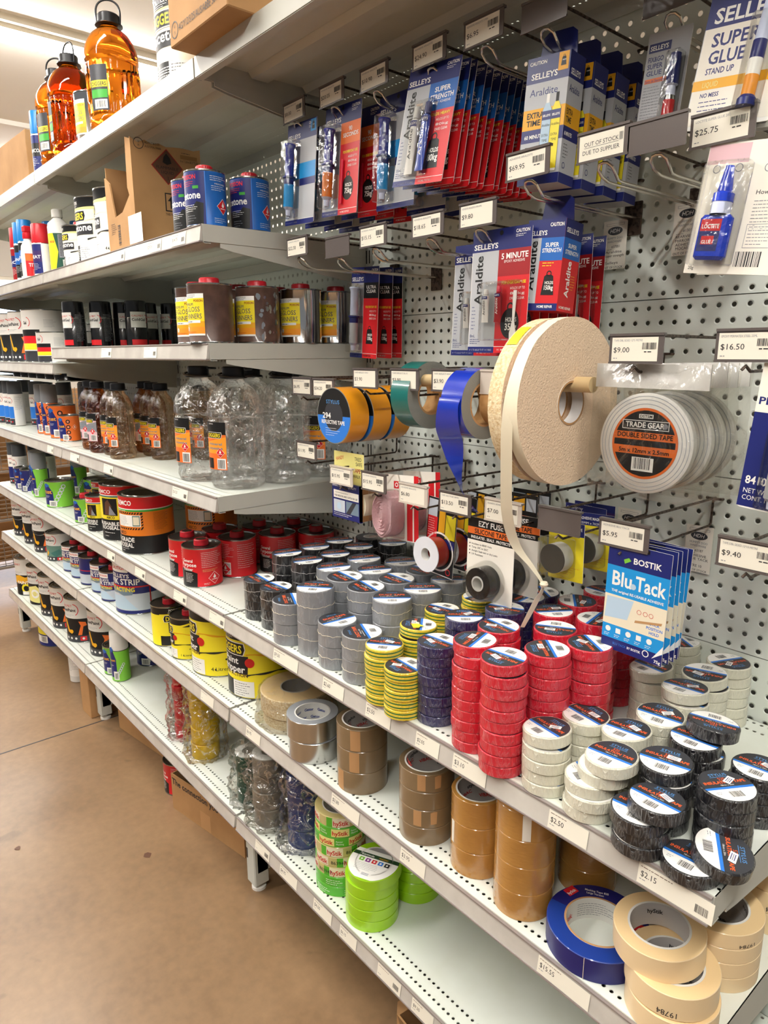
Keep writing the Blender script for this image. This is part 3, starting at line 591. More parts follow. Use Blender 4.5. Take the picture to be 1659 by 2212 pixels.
# torn yellow label lying on the striped stack
mb = MB(); a = Art(); a.poly([(0, 0), (16, -9), (24, -2), (19, 5), (26, 10), (8, 13), (3, 8)], 'yellow', 0); a.poly([(4, 9), (-3, 14), (3, 17), (9, 13)], 'liner', 0); a.into(mb, 'top'); 
for i, v in enumerate(mb.v): mb.v[i] = (v[0], v[1], v[2]+abs(v[0]-10)*.12)
tag(mb.build('torn_label', loc=V(-116, -375, M0+128.5)), 'torn yellow and cream label flap on top of the striped tapes', 'label')

# ================================================================ PACKING, FOIL AND MASKING TAPES
L2 = -947
def mk_pack(kind, R, h, core, n_side=None, tab=None, corep=None):
    def f():
        t = base({'foil': 'foil_tape', 'brown': 'packing_tape', 'clear': 'packing_tape', 'lime': 'painters_tape', 'cream': 'masking_tape', 'blue': 'masking_tape', 'green': 'painters_tape'}[kind], 'tape')
        m, sd = {'foil': ('foil', 'foil_side'), 'brown': ('pack_brown', 'pack_side'), 'clear': ('pack_clear', 'pack_clear'), 'lime': ('lime_tape', 'lime_side'), 'cream': ('masking_cream', 'masking_side'), 'blue': ('masking_blue', 'masking_blue'), 'green': ('painter_green', 'masking_tan')}[kind]
        h2 = h-.4; mb = MB(); mb.lathe([(core+3, h2), (R-.8, h2, sd), (R, h2-.9, m), (R, .9, m), (R-.8, 0, sd), (core+3, 0, sd)], m, 64); mb.build('roll', t)
        c = MB(); c.lathe([(core+3, 0), (core, 0, 'core_white'), (core, h2+.3, 'core_grey' if kind != 'foil' else 'core_white'), (core+3, h2+.3, 'core_white'), (core+3, 0, 'core_white')], 'core_grey', 48); 
        if corep:
            a = Art()
            for i, (tx, u, v, mm) in enumerate(corep): a.text(tx, u, v, 6.5, mm, bold=True, rot=18 if kind in ('brown', 'clear') else 0)
            # printed on the inside of the core: mirror outwards->inwards
            m3 = MB(); a.into(m3, 'cyl', R=core-1.6, a0=-225); m3.v = [(x, -y, z) for x, y, z in m3.v]; m3.f = [list(reversed(q)) for q in m3.f]; c.add(m3.v, m3.f, [m3.mats[i] for i in m3.m])
        c.build('core', t)
        if tab:
            a = Art()
            for u, v0, v1, w, mm in tab: a.poly([(u, v0), (u+w, v0+1), (u+w+1, v1-1), (u+w*.6, v1), (u-.5, v1-2)], mm, 0) if w < 12 else a.rect(u, v0, u+w, v1, mm, 0)
            tb = MB(); a.into(tb, 'cyl', R=R); tb.build('end_tab', sub_of(t, 'roll'))
        return t
    return f
sty = [('stylus', 8, 18, 'ink'), ('stylus', 44, 24, 'ink'), ('stylus', 78, 20, 'ink'), ('VIBAC', 30, 8, 'textred'), ('VIBAC', 66, 6, 'textred'), ('stylus', 100, 8, 'ink'), ('VIBAC', -4, 34, 'textred')]
gat = [('Gator', 4+i*30, 30, 'masking_blue') for i in range(7)]+[('Gator', 18+i*30, 12, 'masking_blue') for i in range(7)]
for j in range(2): put(('foil', j), mk_pack('foil', 58, 48, 37, corep=gat, tab=None), 'silver foil tape roll, %s of the pair beside the bagged cream roll' % ['lower', 'upper with printed core'][j], -398-j*4, -407-j*2, L2+j*48, 200, 'foil tape rolls')
for j in range(3): put(('brown', j), mk_pack('brown', 52, 48, 38, corep=sty if j == 2 else None, tab=[(-10 if j else -44, 2, 46, 21, 'tan')]), 'brown packing tape roll, %s of the front stack beside the foil tape' % tier(j, 3), -240, -397, L2+j*48, 30+j*3, 'brown packing tape rolls')
for j in range(3): put(('brown', 0), None, 'dark brown packing tape roll, %s of the rear stack in shade' % tier(j, 3), -190, -235, L2+j*48, 70+j*9, 'brown packing tape rolls')
for j in range(4): put(('brownb', j), mk_pack('brown', 51, 36, 38, corep=sty if j == 3 else None, tab=[(-8, 4, 35, 15, 'tan'), (24, 8, 34, 11, 'tan')] if j in (1, 3) else None), 'brown packing tape, %s of the stack with torn paper tabs' % tier(j, 4), -44, -400, L2+j*36, 24+j*4, 'brown packing tape rolls')
for j in range(3): put(('clear', j), mk_pack('clear', 47, 48, 37, corep=sty if j == 2 else None, tab=[(-30, 2, 46, 9, 'paper')] if j == 1 else None), 'clear amber packing tape roll, %s of the shorter open stack' % tier(j, 3), 77, -392, L2+j*48, 5+j*3, 'clear packing tape rolls')
for j in range(5): put(('clearb', j), mk_pack('clear', 48, 48, 37, tab=[(16, 2, 46, 13, 'paper')] if j in (3, 4) else ([(-74, 4, 40, 10, 'paper')] if j in (1, 2) else None)), 'amber packing tape, %s of the tall stack touching the shelf above' % tier(j, 5), 186, -402, L2+j*47.5, 6+j*2, 'clear packing tape rolls')
for j in range(4): put(('clearb', 4 if j == 2 else 0), None, 'clear amber packing tape roll, %s of the shaded rear stack' % tier(j, 4), 226, -282, L2+j*48, 0, 'clear packing tape rolls')
# blue masking tape in film
def blue_tape():
    t = base('masking_tape', 'tape'); mb = MB(); mb.lathe([(49, 37), (74, 37, 'masking_blue'), (75, 36, 'masking_blue'), (75, 1, 'masking_navy'), (74, 0, 'masking_blue'), (49, 0, 'masking_blue')], 'masking_blue', 72); mb.build('roll', t)
    a = Art(); a.ring(0, 0, 49, 74, 'masking_navy', 0, a0=30, a1=200); a.ring(0, 0, 50, 74, 'red', 1, a0=38, a1=48)
    a.rect(-72, 2, -57, 22, 'red', 2); a.text('hyStik', -60, 3, 5, 'white', w=17, rot=90, bold=True, l=4); a.text('Masking Tape 825', -54, 32, 4, 'white', w=36, rot=38, bold=True); a.text('Large Version', -48, 29, 4, 'white', w=26, rot=38, bold=True)
    a.text('14', 32, 46, 10, 'red', bold=True, rot=-30, l=4); a.rect(42, 36, 52, 42, 'white', 3)
    m2 = MB(); a.into(m2, 'top', z=37); m2.build('label', sub_of(t, 'roll'))
    c = MB(); c.lathe([(49, 37.4), (49, 0, 'core_white'), (46, 0, 'core_white'), (46, 37.4, 'core_white'), (49, 37.4, 'tan')], 'core_white', 64); a = Art(); a.text('hyStik', 20, 12, 9, 'red', bold=True); a.lines(60, 28, 60, 6, 4, 'greyink', .9)
    m3 = MB(); a.into(m3, 'cyl', R=44.2, a0=-250); m3.v = [(x, -y, z) for x, y, z in m3.v]; m3.f = [list(reversed(q)) for q in m3.f]; c.add(m3.v, m3.f, [m3.mats[i] for i in m3.m]); c.build('core', t)
    s_ = MB(); s_.tube([(75.6*math.cos(-1.1), 75.6*math.sin(-1.1), z) for z in range(0, 38, 2)], .5, 'liner', 4); s_.build('wrap_seam', sub_of(t, 'roll')); return t
put('bluemask', blue_tape, 'large blue masking tape roll lying flat in clear film', 313, -385, L2, -8)
# big masking rolls at the corner
hy = [('hyStik', 20, 20, 'ink'), ('hyStik', 90, 20, 'ink'), ('hyStik', 160, 20, 'ink'), ('hyStik', 230, 20, 'ink')]
def mk_mask(num, core=38):
    def f():
        t = mk_pack('cream', 60, 36, core, corep=hy)(); 
        if num: a = Art(); a.text('19784', -6, 12, 8, 'ink', rot=180); m = MB(); a.into(m, 'cyl', R=60); m.build('handwriting', sub_of(t, 'roll'), label='black handwritten number 19784')
        return t
    return f
for j in range(3): put(('mask', j == 1), mk_mask(j == 1), 'cream masking tape roll, %s of the near corner pile' % ['lowest', 'handwritten middle one', 'shifted topmost'][j], [440, 436, 412][j], [-402, -400, -394][j], L2+j*36.3, [0, 40, 60][j], 'cream masking tape rolls', tilt=(0, -3) if j == 2 else None)
for j in range(4): put(('mask', j == 3), None, 'cream masking tape roll, %s of the corner stack behind the leaning pile' % tier(j, 4), 440, -279, L2+j*36.3*.66, 20+j*20, 'cream masking tape rolls')
for o in [q for q in bpy.data.objects if q.get('label', '').endswith('behind the leaning pile')]: o.scale = (1, 1, .66)
for j in range(4): put(('mask', j == 1), None, 'cream masking tape roll, %s of the rearmost stack at the shelf end' % tier(j, 4), 458, -118, L2+j*36.3, 10+j*30, 'cream masking tape rolls')
# cream double roll in a loose bag
def cream_roll():
    t = base('masking_tape', 'tape'); mb = MB(); mb.lathe([(38, 50), (84, 50, 'masking_side'), (86, 48, 'foam_tape'), (86, 1, 'foam_tape'), (84, 0, 'masking_side'), (38, 0, 'masking_side')], 'foam_tape', 64); mb.build('roll', t)
    c = MB(); c.lathe([(38, 0), (35, 0), (35, 50.5), (38, 50.5), (38, 0)], 'core_grey', 48); c.build('core', t); return t
put('cream', cream_roll, 'wide cream tape roll in a loose clear bag beside the paint stripper', -560, -350, L2+28)
put('cream', None, 'lower wide cream tape roll under the bagged one', -566, -345, L2-22+1)
for o in [q for q in bpy.data.objects if q.get('label', '').startswith('lower wide cream')]: o.location = V(-558, -345, L2); o.scale = (1, 1, .52)
def crumple(R, H, seed, amp, seg=56, rings=26, flare=0, sx=1.0, sy=1.0):
    r = random.Random(seed); from mathutils import noise
    def sq(a, rr, z):
        q = noise.noise(Vector((math.cos(a)*2.2+seed, math.sin(a)*2.2, z*.028)))*amp+noise.noise(Vector((math.cos(a)*6+seed, math.sin(a)*6, z*.09)))*amp*.55
        f = (rr+q*(1 if rr > 3 else 0))*(1+flare*(1-z/H)**2)
        return f*math.cos(a)*sx, f*math.sin(a)*sy
    mb = MB(); pr = [(R*.5, .5), (R*.97, 1)]+[(R, 1+(H-4)*i/rings) for i in range(1, rings)]+[(R*.9, H-2), (R*.55, H), (0, H+2)]
    mb.lathe(pr, 'cellophane', seg, sq=sq); return mb
bg_ = crumple(92, 84, 5, 9, flare=.12); bg_.mats = ['bag_film']; tag(bg_.build('clear_bag', loc=V(-556, -352, L2+.5)), 'loose clear plastic bag around the wide cream tape rolls', 'bag')

# ---------------- lowest shelf of the near bay
L1 = -1253
def mk_lime(lab):
    def f():
        t = mk_pack('lime', 57, 25.5, 38)()
        if lab:
            a = Art(); a.cap(55, -52, 6, 'white', 0); a.cap(55, 6, 16, 'stripgreen', 0); a.cap(55, 16, 26, 'white', 0)
            a.text('Kermode', -34, 8.5, 4.5, 'white', w=30, bold=True); a.text('master', 8, 8.5, 4.5, 'goldyellow', w=22)
            for i, c in enumerate(('limeprint', 'violet', 'red', 'stripeblue', 'black')): a.rect(-33+i*15, -8, -22+i*15, 2, c, 2); a.disc(-27.5+i*15, -3, 2.4, 'white', 3)
            a.lines(-34, -14, 66, 5, 4, 'greyink', .6); a.sticker(0, -40, 26, 9)
            m2 = MB(); a.into(m2, 'top', z=25.1); m2.build('label', sub_of(t, 'roll'))
        return t
    return f
for j in range(5): put(('lime', j == 4), mk_lime(j == 4), 'lime green painters tape roll, %s of the front stack' % tier(j, 5), -213+(6 if j == 4 else 0), -396+(4 if j == 4 else 0), L1+j*26, -6+j*7, 'lime green painters tapes', tilt=(4, -3) if j == 4 else None)
for j in range(5): put(('lime', False), None, 'lime green painters tape roll, %s of the rear stack' % tier(j, 5), -208, -272, L1+j*26, j*9, 'lime green painters tapes')
def mk_hy(v):
    def f():
        h = 25; t = base('painters_tape', 'tape'); mb = MB(); roll_body(mb, 57, h-.3, 'painter_green' if v != 1 else 'masking_tan', 'masking_tan', core=38, corein=3); mb.build('roll', t); a = Art(); W_ = 57*PI
        for q in range(-2, 3):
            u = q*72+(v*23)
            if v == 0: a.rect(u, 3, u+40, h-3, 'paleyellow', 0); a.text('hyStik', u+2, 7, 10, 'textred', w=35, bold=True); a.text('Painter', u+44, 13, 4, 'white'); a.text('Masking', u+44, 7, 4, 'white')
            elif v == 1: a.rect(u, 1, u+14, h-1, 'painter_green', 0); a.rect(u+14, 2, u+52, h-2, 'liner', 0); a.text('hyStik', u+16, 6, 11, 'textred', w=34, bold=True)
            else: a.lines(u+4, 16, 44, 3, 5, 'white', 1.2)
        if v == 3: pass
        m2 = MB(); a.into(m2, 'cyl', R=57, a0=-80); m2.build('printed_label', sub_of(t, 'roll'))
        if v == 1: a = Art(); a.text('863947', -40, 8, 8, 'ink', w=34); m3 = MB(); a.into(m3, 'cyl', R=57, a0=-30, base_off=1.0); m3.build('handwriting', sub_of(t, 'roll'), label='black handwritten number 863947')
        return t
    return f
for j, v in enumerate((2, 2, 1, 1, 1, 0, 0, 1)): put(('hy', v), mk_hy(v), '%s painters tape roll with red lettering, %s of the printed stack' % (['green and cream', 'tan and cream', 'plain green'][v], tier(j, 8)), -335+(3 if j > 5 else 0), -388, L1+j*25.2, [0, 30, -20, 12, 46, -10, 22, 60][j], 'printed green painters tapes')
# cellophane bagged rolls
def mk_bagroll(m, R, h, cream=False):
    def f():
        t = base('bagged_tape_roll', 'tape'); mb = MB(); mb.lathe([(19, h-.5), (R*.96, h-.5, m), (R, h-2, m), (R, 2, m), (R*.96, 0, m), (19, 0, m), (19, h-.5, 'core_white')], m, 40); mb.build('roll', t)
        if cream: a = Art(); a.ring(0, 0, 17, R-1, 'white', 0); m2 = MB(); a.into(m2, 'top', z=h-.4); m2.build('label', sub_of(t, 'roll'))
        return t
    return f
for key, m, R, h, n, x, y, word, lab in (('red', 'bag_red', 27, 44, 5, -1160, -390, 'red', False), ('yel', 'bag_yellow', 42, 48, 5, -1016, -384, 'yellow', False), ('grn', 'bag_green', 37, 48, 3, -738, -392, 'dark green', True), ('gry', 'bag_grey', 42, 48, 4, -626, -396, 'grey', True), ('blu', 'bag_blue', 44, 48, 4, -500, -372, 'deep blue', False)):
    for j in range(n):
        rr = random.Random(sum(map(ord, word))+j); put(('bagroll', key, lab and j == n-1), mk_bagroll(m, R, h, lab and j == n-1), '%s tape roll, %s of the %s column wrapped in cellophane' % (word, tier(j, n), word), x+rr.uniform(-4, 4), y+rr.uniform(-3, 3), L1+j*h, j*20, 'cellophane wrapped tape rolls', tilt=None)
    tag(crumple(R+13, n*h+14, int(R)+n, 15, flare=.2).build('cellophane_wrap', loc=V(x, y, L1+.6)), 'crumpled clear cellophane around the %s tape column' % word, 'wrapper')
put(('bagroll', 'blk', False), mk_bagroll('black', 30, 46), 'black tape roll beside the bagged red column', -1225, -355, L1, 0, 'cellophane wrapped tape rolls')
tag(crumple(42, 70, 21, 14, flare=.3).build('cellophane_wrap', loc=V(-1224, -356, L1+.6)), 'crumpled clear cellophane around the black tape roll', 'wrapper')
# ================================================================ TINS, SPRAY CANS, BOTTLES
def can_body(mb, R, H, m='tin', lid='dark_tin', lever=False, bands=()):
    pr = [(0, 2), (R-2, 2, 'tin'), (R-1, 0, 'tin_lid'), (R+.8, 0, 'tin_lid'), (R+.9, 2.5, 'tin_lid'), (R, 4, 'tin_lid')]
    for z, mm in bands: pr.append((R, z, mm))
    pr += [(R, H-4, m), (R+.9, H-2.5, 'tin_lid'), (R+.8, H, 'tin_lid'), (R-1.5, H, 'tin_lid'), (R-2.5, H-3.5, 'tin_lid')]
    if lever: pr += [(R*.86, H-3.5, lid), (R*.84, H-.8, 'tin_lid'), (R*.8, H-.8, 'tin_lid'), (R*.78, H-4.5, 'tin_lid'), (0, H-4.5, lid)]
    else: pr += [(0, H-3.5, lid)]
    mb.lathe(pr, m, 64)
def red_cap(t, z, r=19.5, name='cap', m='cap_red', seal=None, cx=0, cy=0):
    c = MB(); n = 28
    c.lathe([(r*.9, -4, 'core_white'), (r*.9, 0, 'core_white'), (r*1.02, .5, m), (r*1.02, 4, m)] + [(r, 5), (r*.96, 15), (r*.88, 17), (r*.84, 16.2), (0, 16)], m, 56, cx=cx, cy=cy, sq=lambda a, R, z_: ((R+(.5 if 3 < z_ < 15.5 and math.cos(a*n) > 0 else 0))*math.cos(a), (R+(.5 if 3 < z_ < 15.5 and math.cos(a*n) > 0 else 0))*math.sin(a)))
    if seal: c.lathe([(0, 17.2), (r*.7, 17.2), (r*.7, 16.4)], seal, 30, cx=cx, cy=cy)
    o = c.build('cap', t); o.location = (0, 0, z*S); return o
def wrap(t, a, R, name='label', a0=-90, z=0, e=.3):
    m = MB(); a.into(m, 'cyl', R=R, a0=a0, z=z, base_off=e); return m.build(name, sub_of(t, 'can', 'body', 'bottle'))
ANG = lambda R, d: R*math.radians(d)
def tin_thinner(kind):
    def f():
        R, H = 51, 131; t = base('thinner_tin', 'tin'); mb = MB(); can_body(mb, R, H, {'brown': 'brown_paint', 'silver': 'chrome', 'patchy': 'brown_paint'}[kind], lid='tin_lid'); mb.build('can', t)
        a = Art(); u0 = -28; a.rect(u0, 18, u0+68, 108, 'amberlabel', 0); a.rect(u0, 48, u0+68, 108, 'yellow', 1); a.rect(u0, 98, u0+68, 108, 'white', 2); a.rect(u0, 36, u0+68, 48, 'goldyellow', 1)
        a.rect(u0+1, 99, u0+10, 107, 'blue', 3); a.lines(u0+14, 105, 46, 3, 2.7, 'ink', .8, 3); a.text('POISON', u0+66, 90, 5, 'darkred', al='r', bold=True); a.text('PREMIUM', u0+4, 82, 6, 'navy', w=36); a.text('E-GLOSS', u0+4, 69, 10.5, 'navy', w=54)
        a.text('THINNERS', u0+4, 54, 10.5, 'navy', w=58); a.rect(u0+8, 44.5, u0+58, 50.5, 'white', 2); a.lines(u0+10, 46.5, 44, 1, 3, 'ink', 1.4, 3); a.disc(u0+14, 32, 5, 'white', 2); a.text('1L', u0+14, 30, 3.6, 'ink', al='c', l=3); a.lines(u0+6, 24, 54, 2, 3, 'textred', .8, 2); a.rect(u0, 17, u0+68, 21, 'white', 2)
        wrap(t, a, R)
        if kind == 'patchy':
            a = Art(); r = random.Random(4)
            for i in range(26):
                u = r.uniform(48, 105); v = r.uniform(12, 112); q = r.uniform(1.5, 6); a.poly([(u+q*r.uniform(.6, 1.3)*math.cos(k), v+q*1.5*r.uniform(.6, 1.3)*math.sin(k)) for k in [j*.785 for j in range(8)]], 'chrome', 0)
            wrap(t, a, R, 'bare_metal_patches')
        red_cap(t, H-3, 23); return t
    return f
for i, (k, x, y, l) in enumerate((('brown', -751, -424, 'nearest brown coated thinner tin with yellow label at the shelf end'), ('brown', -790, -440+118, 'brown coated thinner tin half hidden behind the nearest one'), ('patchy', -750, -300, 'patchy brown thinner tin with bare shiny spots'), ('silver', -746, -178, 'shiny silver thinner tin with yellow label, third along the shelf end'), ('silver', -750, -66, 'shiny silver thinner tin with yellow label nearest the shelving back'),
        ('brown', -862, -402, 'brown coated thinner tin with handwritten number, leftmost of the yellow labelled tins'), ('brown', -850, -250, 'brown coated thinner tin in the second row showing only its red cap'), ('silver', -855, -120, 'silver thinner tin in the second row showing only its red cap'))):
    if k == 'brown' and y == -322: x, y = -860, -290
    if l.startswith('brown coated thinner tin in the second'): y = -176; x = -858
    if l.startswith('silver thinner tin in the second'): y = -64; x = -860
    o = put(('thin', k), tin_thinner(k), l, x, y, -52, 2+i*2, 'yellow labelled thinner tins')
put(('thin', 'silver'), None, 'silver thinner tin with yellow label between the amber bottles on the top shelf', -1457, -400, 519, 0)
def tin_acetone():
    R, H = 45, 118; t = base('acetone_tin', 'tin'); mb = MB(); can_body(mb, R, H, 'blue', lid='tin_lid'); mb.build('can', t)
    a = Art(); a.rect(-60, 5, 44, H-5, 'navy', 0); a.poly([(-60, 5), (38, 5), (40, 48), (24, 52), (12, 40), (-8, 46), (-30, 40), (-60, 44)], 'black', 1); a.rect(44, 5, 46, H-5, 'stripeblue', 1)
    a.text('POISON', 4, 98, 9, 'red', al='c', bold=True); a.lines(-24, 92, 56, 3, 4, 'red', 1); a.text('acetone', 34, 58, 15, 'white', w=64, bold=True, al='r'); a.lines(-10, 44, 40, 4, 4, 'white', 1); a.lines(-4, 22, 30, 3, 5, 'greyink', 1)
    a.rect(16, 78, 30, 84, 'green', 2); a.diamond(86, 44, 17); a.lines(56, 104, 48, 3, 4, 'white', 1); a.text('MEASURES', 66, 88, 3, 'white', w=30); a.lines(58, 84, 42, 3, 4, 'white', .9); a.lines(62, 18, 38, 3, 4, 'white', .8)
    wrap(t, a, R); red_cap(t, H-3, 19); return t
for x, y, l, r in ((-762, -415, 'blue acetone tin with red cap, nearest of the three on the open shelf end', 6), (-830, -400, 'blue acetone tin with red cap, left of the nearest one', 4), (-756, -305, 'blue acetone tin with red cap, rearmost of the three', 8)):
    if 'left of' in l: x = -862; y = -400
    put('acet', tin_acetone, l, x, y, 199, r, 'blue acetone tins')
def tin_red(v):
    def f():
        R, H = 53, 112; t = base('thinner_tin', 'tin'); mb = MB(); can_body(mb, R, H, 'red', lid='dark_tin'); mb.build('can', t); a = Art(); s = {0: 0, 1: -66, 2: -12}[v]
        a.poly([(-70+s, 4), (36+s, 4), (38+s, 42), (10+s, 52), (-70+s, 50)], 'black', 0); a.text('General', 26+s, 72, 8.5, 'white', al='r', bold=True); a.text('Purpose', 36+s, 60, 10, 'white', al='r', bold=True, w=50); a.text('Thinner', 26+s, 48, 8.5, 'white', al='r', bold=True); a.lines(0+s, 40, 30, 7, 4, 'white', 1.1)
        a.lines(50+s, 98, 64, 9, 5, 'white', .9, seed=4); a.lines(52+s, 50, 58, 2, 4, 'paleyellow', .8); a.diamond(84+s, 26, 18, 'red'); a.lines(54+s, 12, 22, 2, 3, 'white', .8)
        if v == 1: a.lines(56, 96, 60, 12, 6, 'white', .9, seed=9); a.rect(14, 10, 36, 46, 'white', 1); a.barcode(16, 13, 18, 30); a.rect(10, 4, 11.5, 108, 'tan', 1)
        wrap(t, a, R); red_cap(t, H-3, 20, seal='tin_lid'); return t
    return f
for i, (v, x, y, l) in enumerate(((0, -962, -385, 'red general purpose thinner tin nearest the shelf front with white diamond mark'), (2, -1072, -375, 'red general purpose thinner tin left of the nearest one'), (1, -975, -268, 'red thinner tin turned to its plain back with barcode'), (0, -935, -158, 'red thinner tin right behind the barcode tin'), (0, -880, -58, 'red thinner tin at the right rear beside the black duct tapes'), (2, -1092, -262, 'red thinner tin in the shaded middle row, left'), (2, -1050, -150, 'red thinner tin in the shaded third row'), (1, -1000, -58, 'rearmost red thinner tin in shade'))):
    put(('redtin', v), tin_red(v), l, x, y, M0, [8, 4, 0, 6, -4, 10, 0, 12][i], 'red thinner tins on the tape level shelf')
put(('redtin', 0), None, 'red thinner tin standing on the floor behind the cardboard carton', -1262, -372, -1500, -20)
def diggers_logo(a, u, v, w, l=4):
    h = w*.3; a.poly([(u, v), (u+w*.94, v), (u+w, v+h*.5), (u+w*.97, v+h), (u+w*.03, v+h), (u-w*.04, v+h*.5)], 'white', l); a.poly([(u+w*.01, v+h*.06), (u+w*.93, v+h*.06), (u+w*.98, v+h*.5), (u+w*.95, v+h*.94), (u+w*.03, v+h*.94), (u-w*.02, v+h*.5)], 'black', l+1); a.text('DIGGERS', u+w*.07, v+h*.2, h*.6, 'yellow', w=w*.84, bold=True, l=l+2)
def wave(a, u0, u1, v, amp, th, m, l, ph=0.0):
    n = 16; P = [(u0+(u1-u0)*i/n, v+amp*math.sin(i/n*5+ph)) for i in range(n+1)]; a.poly(P+[(x, y-th*(.3+abs(math.sin(x*.05)))) for x, y in reversed(P)], m, l)
def tin_diggers(kind, big, rot=0):
    def f():
        R, H = {True: (84, 192), False: (53, 128), 2: (74, 188)}[big]; k = R/53; kh = H/128; t = base({'y': 'paint_stripper_tin', 'a': 'acetone_tin'}[kind], 'tin'); bd = [(H*.8, 'yellow' if kind == 'y' else 'cream')]
        mb = MB(); can_body(mb, R, H, 'black' if kind == 'y' or 1 else 'tin', lid='dark_tin', bands=bd, lever=big); mb.build('can', t)
        a = Art(); dy = ANG(R, rot)
        a.poly([(-60*k, H*.8), (60*k, H*.8), (100*k, H*.9), (100*k, H*.93), (55*k, H*.84), (-60*k, H*.82)], 'yellow' if kind == 'y' else 'paleyellow', 1)
        a.text('POISON' if kind == 'y' else 'CAUTION', -14*k, H*.88, 7*k, 'white', al='c', w=34*k, bold=True); a.lines(-34*k, H*.86, 50*k, 2, 2.6*k, 'white', .8*k)
        diggers_logo(a, -46*k, H*.62, 74*k)
        if kind == 'y':
            a.text('Paint', 14*k, H*.5, 11*k, 'white', w=36*k, al='r', bold=True, l=5); a.text('Stripper', 26*k, H*.38, 12*k, 'white', w=58*k, al='r', bold=True, l=5); a.poly([(-34*k, H*.36), (30*k, H*.36), (32*k, H*.62), (-34*k, H*.62)], 'ink', 1); a.disc(34*k, H*.53, 8*k, 'textred', 6); a.text('FAST ACTION', 30*k, H*.32, 6*k, 'brownprint', w=56*k, al='r', bold=True)
        else:
            a.text('acetone', 40*k, H*.48, 14*k, 'white', w=76*k, al='r', bold=True, l=5); a.poly([(-40*k, H*.42), (42*k, H*.42), (42*k, H*.58), (-40*k, H*.58)], 'ink', 2); a.lines(-34*k, H*.2, 48*k, 6, 3.4*k, 'white', 1.2*k)
        a.poly([(-60*k, 5), (18*k, 5), (16*k, H*.26), (-60*k, H*.28)], 'black', 1); a.rect(0, 6, 40*k, H*.26, 'white', 2); a.lines(4*k, H*.22, 32*k, 6, 4*k, 'ink', .9*k)
        wave(a, 28*k, 150*k, H*.36, 4*k, 3*k, 'ink', 3); wave(a, 28*k, 150*k, H*.62, 5*k, 3*k, 'goldyellow' if kind == 'y' else 'cream', 2, 1); 
        for q in range(5): a.disc((60+q*19)*k, H*(.12+.05*((q*7) % 4)), 1.7*k, 'ink', 3)
        a.text('4 Litres' if big else '1 Litre', 52*k, H*.1, 6.5*k, 'ink', al='l', w=30*k)
        wrap(t, a, R, a0=-90+rot)
        if not big: red_cap(t, H-3, 19, seal='tin_lid', cx=6, cy=0)
        return t
    return f
put('dg4', tin_diggers('y', True, -15), 'large yellow and black paint stripper tin behind the small one', -940, -352, L2, 0, None)
put(('dg4', 2), tin_diggers('y', True, 6), 'large yellow and black paint stripper tin nearest the bagged cream roll', -756, -336, L2, 0, None)
put('dg1', tin_diggers('y', False, -20), 'small yellow and black stripper tin with red cap in front of the large one', -1075, -388, L2, 0)
put(('dg1', 2), tin_diggers('y', False, 100), 'small plain yellow backed tin with red cap, leftmost of the yellow tins', -1205, -392, L2, 0)
put(('aa4', 1), tin_diggers('a', 2, -30), 'large cream and black acetone tin next to the open carton', -1392, -368, 199, 0)
put(('aa1', 1), tin_diggers('a', 2, 4), 'medium cream and black acetone tin left of the large one', -1548, -372, 199, 0)
put(('aa1', 3), tin_diggers('a', False, 4), 'small cream and black acetone tin, leftmost of the three', -1700, -392, 199, 0)
put(('aa4', 2), tin_diggers('a', True, 22), 'large cream and black acetone tin on the top shelf beside the carton', -905, -352, 519, 0)
# sealant tubs
def tub_orange(back):
    def f():
        R, H = 84, 190; t = base('sealant_tub', 'tin'); mb = MB(); can_body(mb, R, H, 'red', lever=True, bands=[(62, 'black'), (140, 'adhesive_orange'), (146, 'green'), (149, 'white')]); mb.build('can', t); a = Art()
        a.text('TREMCO', -30, 160, 15, 'white', w=76, bold=True); a.lines(-30, 141.5, 90, 1, 3, 'white', 1.6, 2)
        for i in range(11): a.poly([(-20+i*9, 132), (-15+i*9, 132), (-11+i*9, 138), (-16+i*9, 138)], 'black', 1); a.poly([(-20+i*9, 82), (-15+i*9, 82), (-11+i*9, 88), (-16+i*9, 88)], 'black', 1)
        for i in range(6): a.poly([(74, 84+i*9), (80, 88+i*9), (80, 93+i*9), (74, 89+i*9)], 'black', 1)
        a.rect(-18, 92, 72, 129, 'white', 1); a.lines(-14, 124, 50, 8, 4, 'greyink', 1); a.rect(46, 94, 70, 127, 'teal', 2); a.rect(48, 97, 68, 124, 'liner', 3)
        a.text('ABCO', 18, 66, 10, 'brownprint', al='r', bold=True); a.text('FLEXI GRADE', 48, 42, 14, 'white', w=110, al='r', bold=True); a.text('ROOSEAL', 44, 24, 14, 'white', w=84, al='r', bold=True); a.lines(-10, 18, 60, 1, 3, 'white', 1.3); a.lines(-10, 11, 24, 1, 3, 'white', 1.6)
        a.lines(112, 134, 52, 16, 3.6, 'brownprint', .8, 1)
        wrap(t, a, R); return t
    return f
put('orange', tub_orange(0), 'big orange black and red roof sealant tub at the shelf front', -1405, -360, M0, 6)
put('orange', None, 'big orange roof sealant tub in shade behind the front one', -1330, -170, M0, 16)
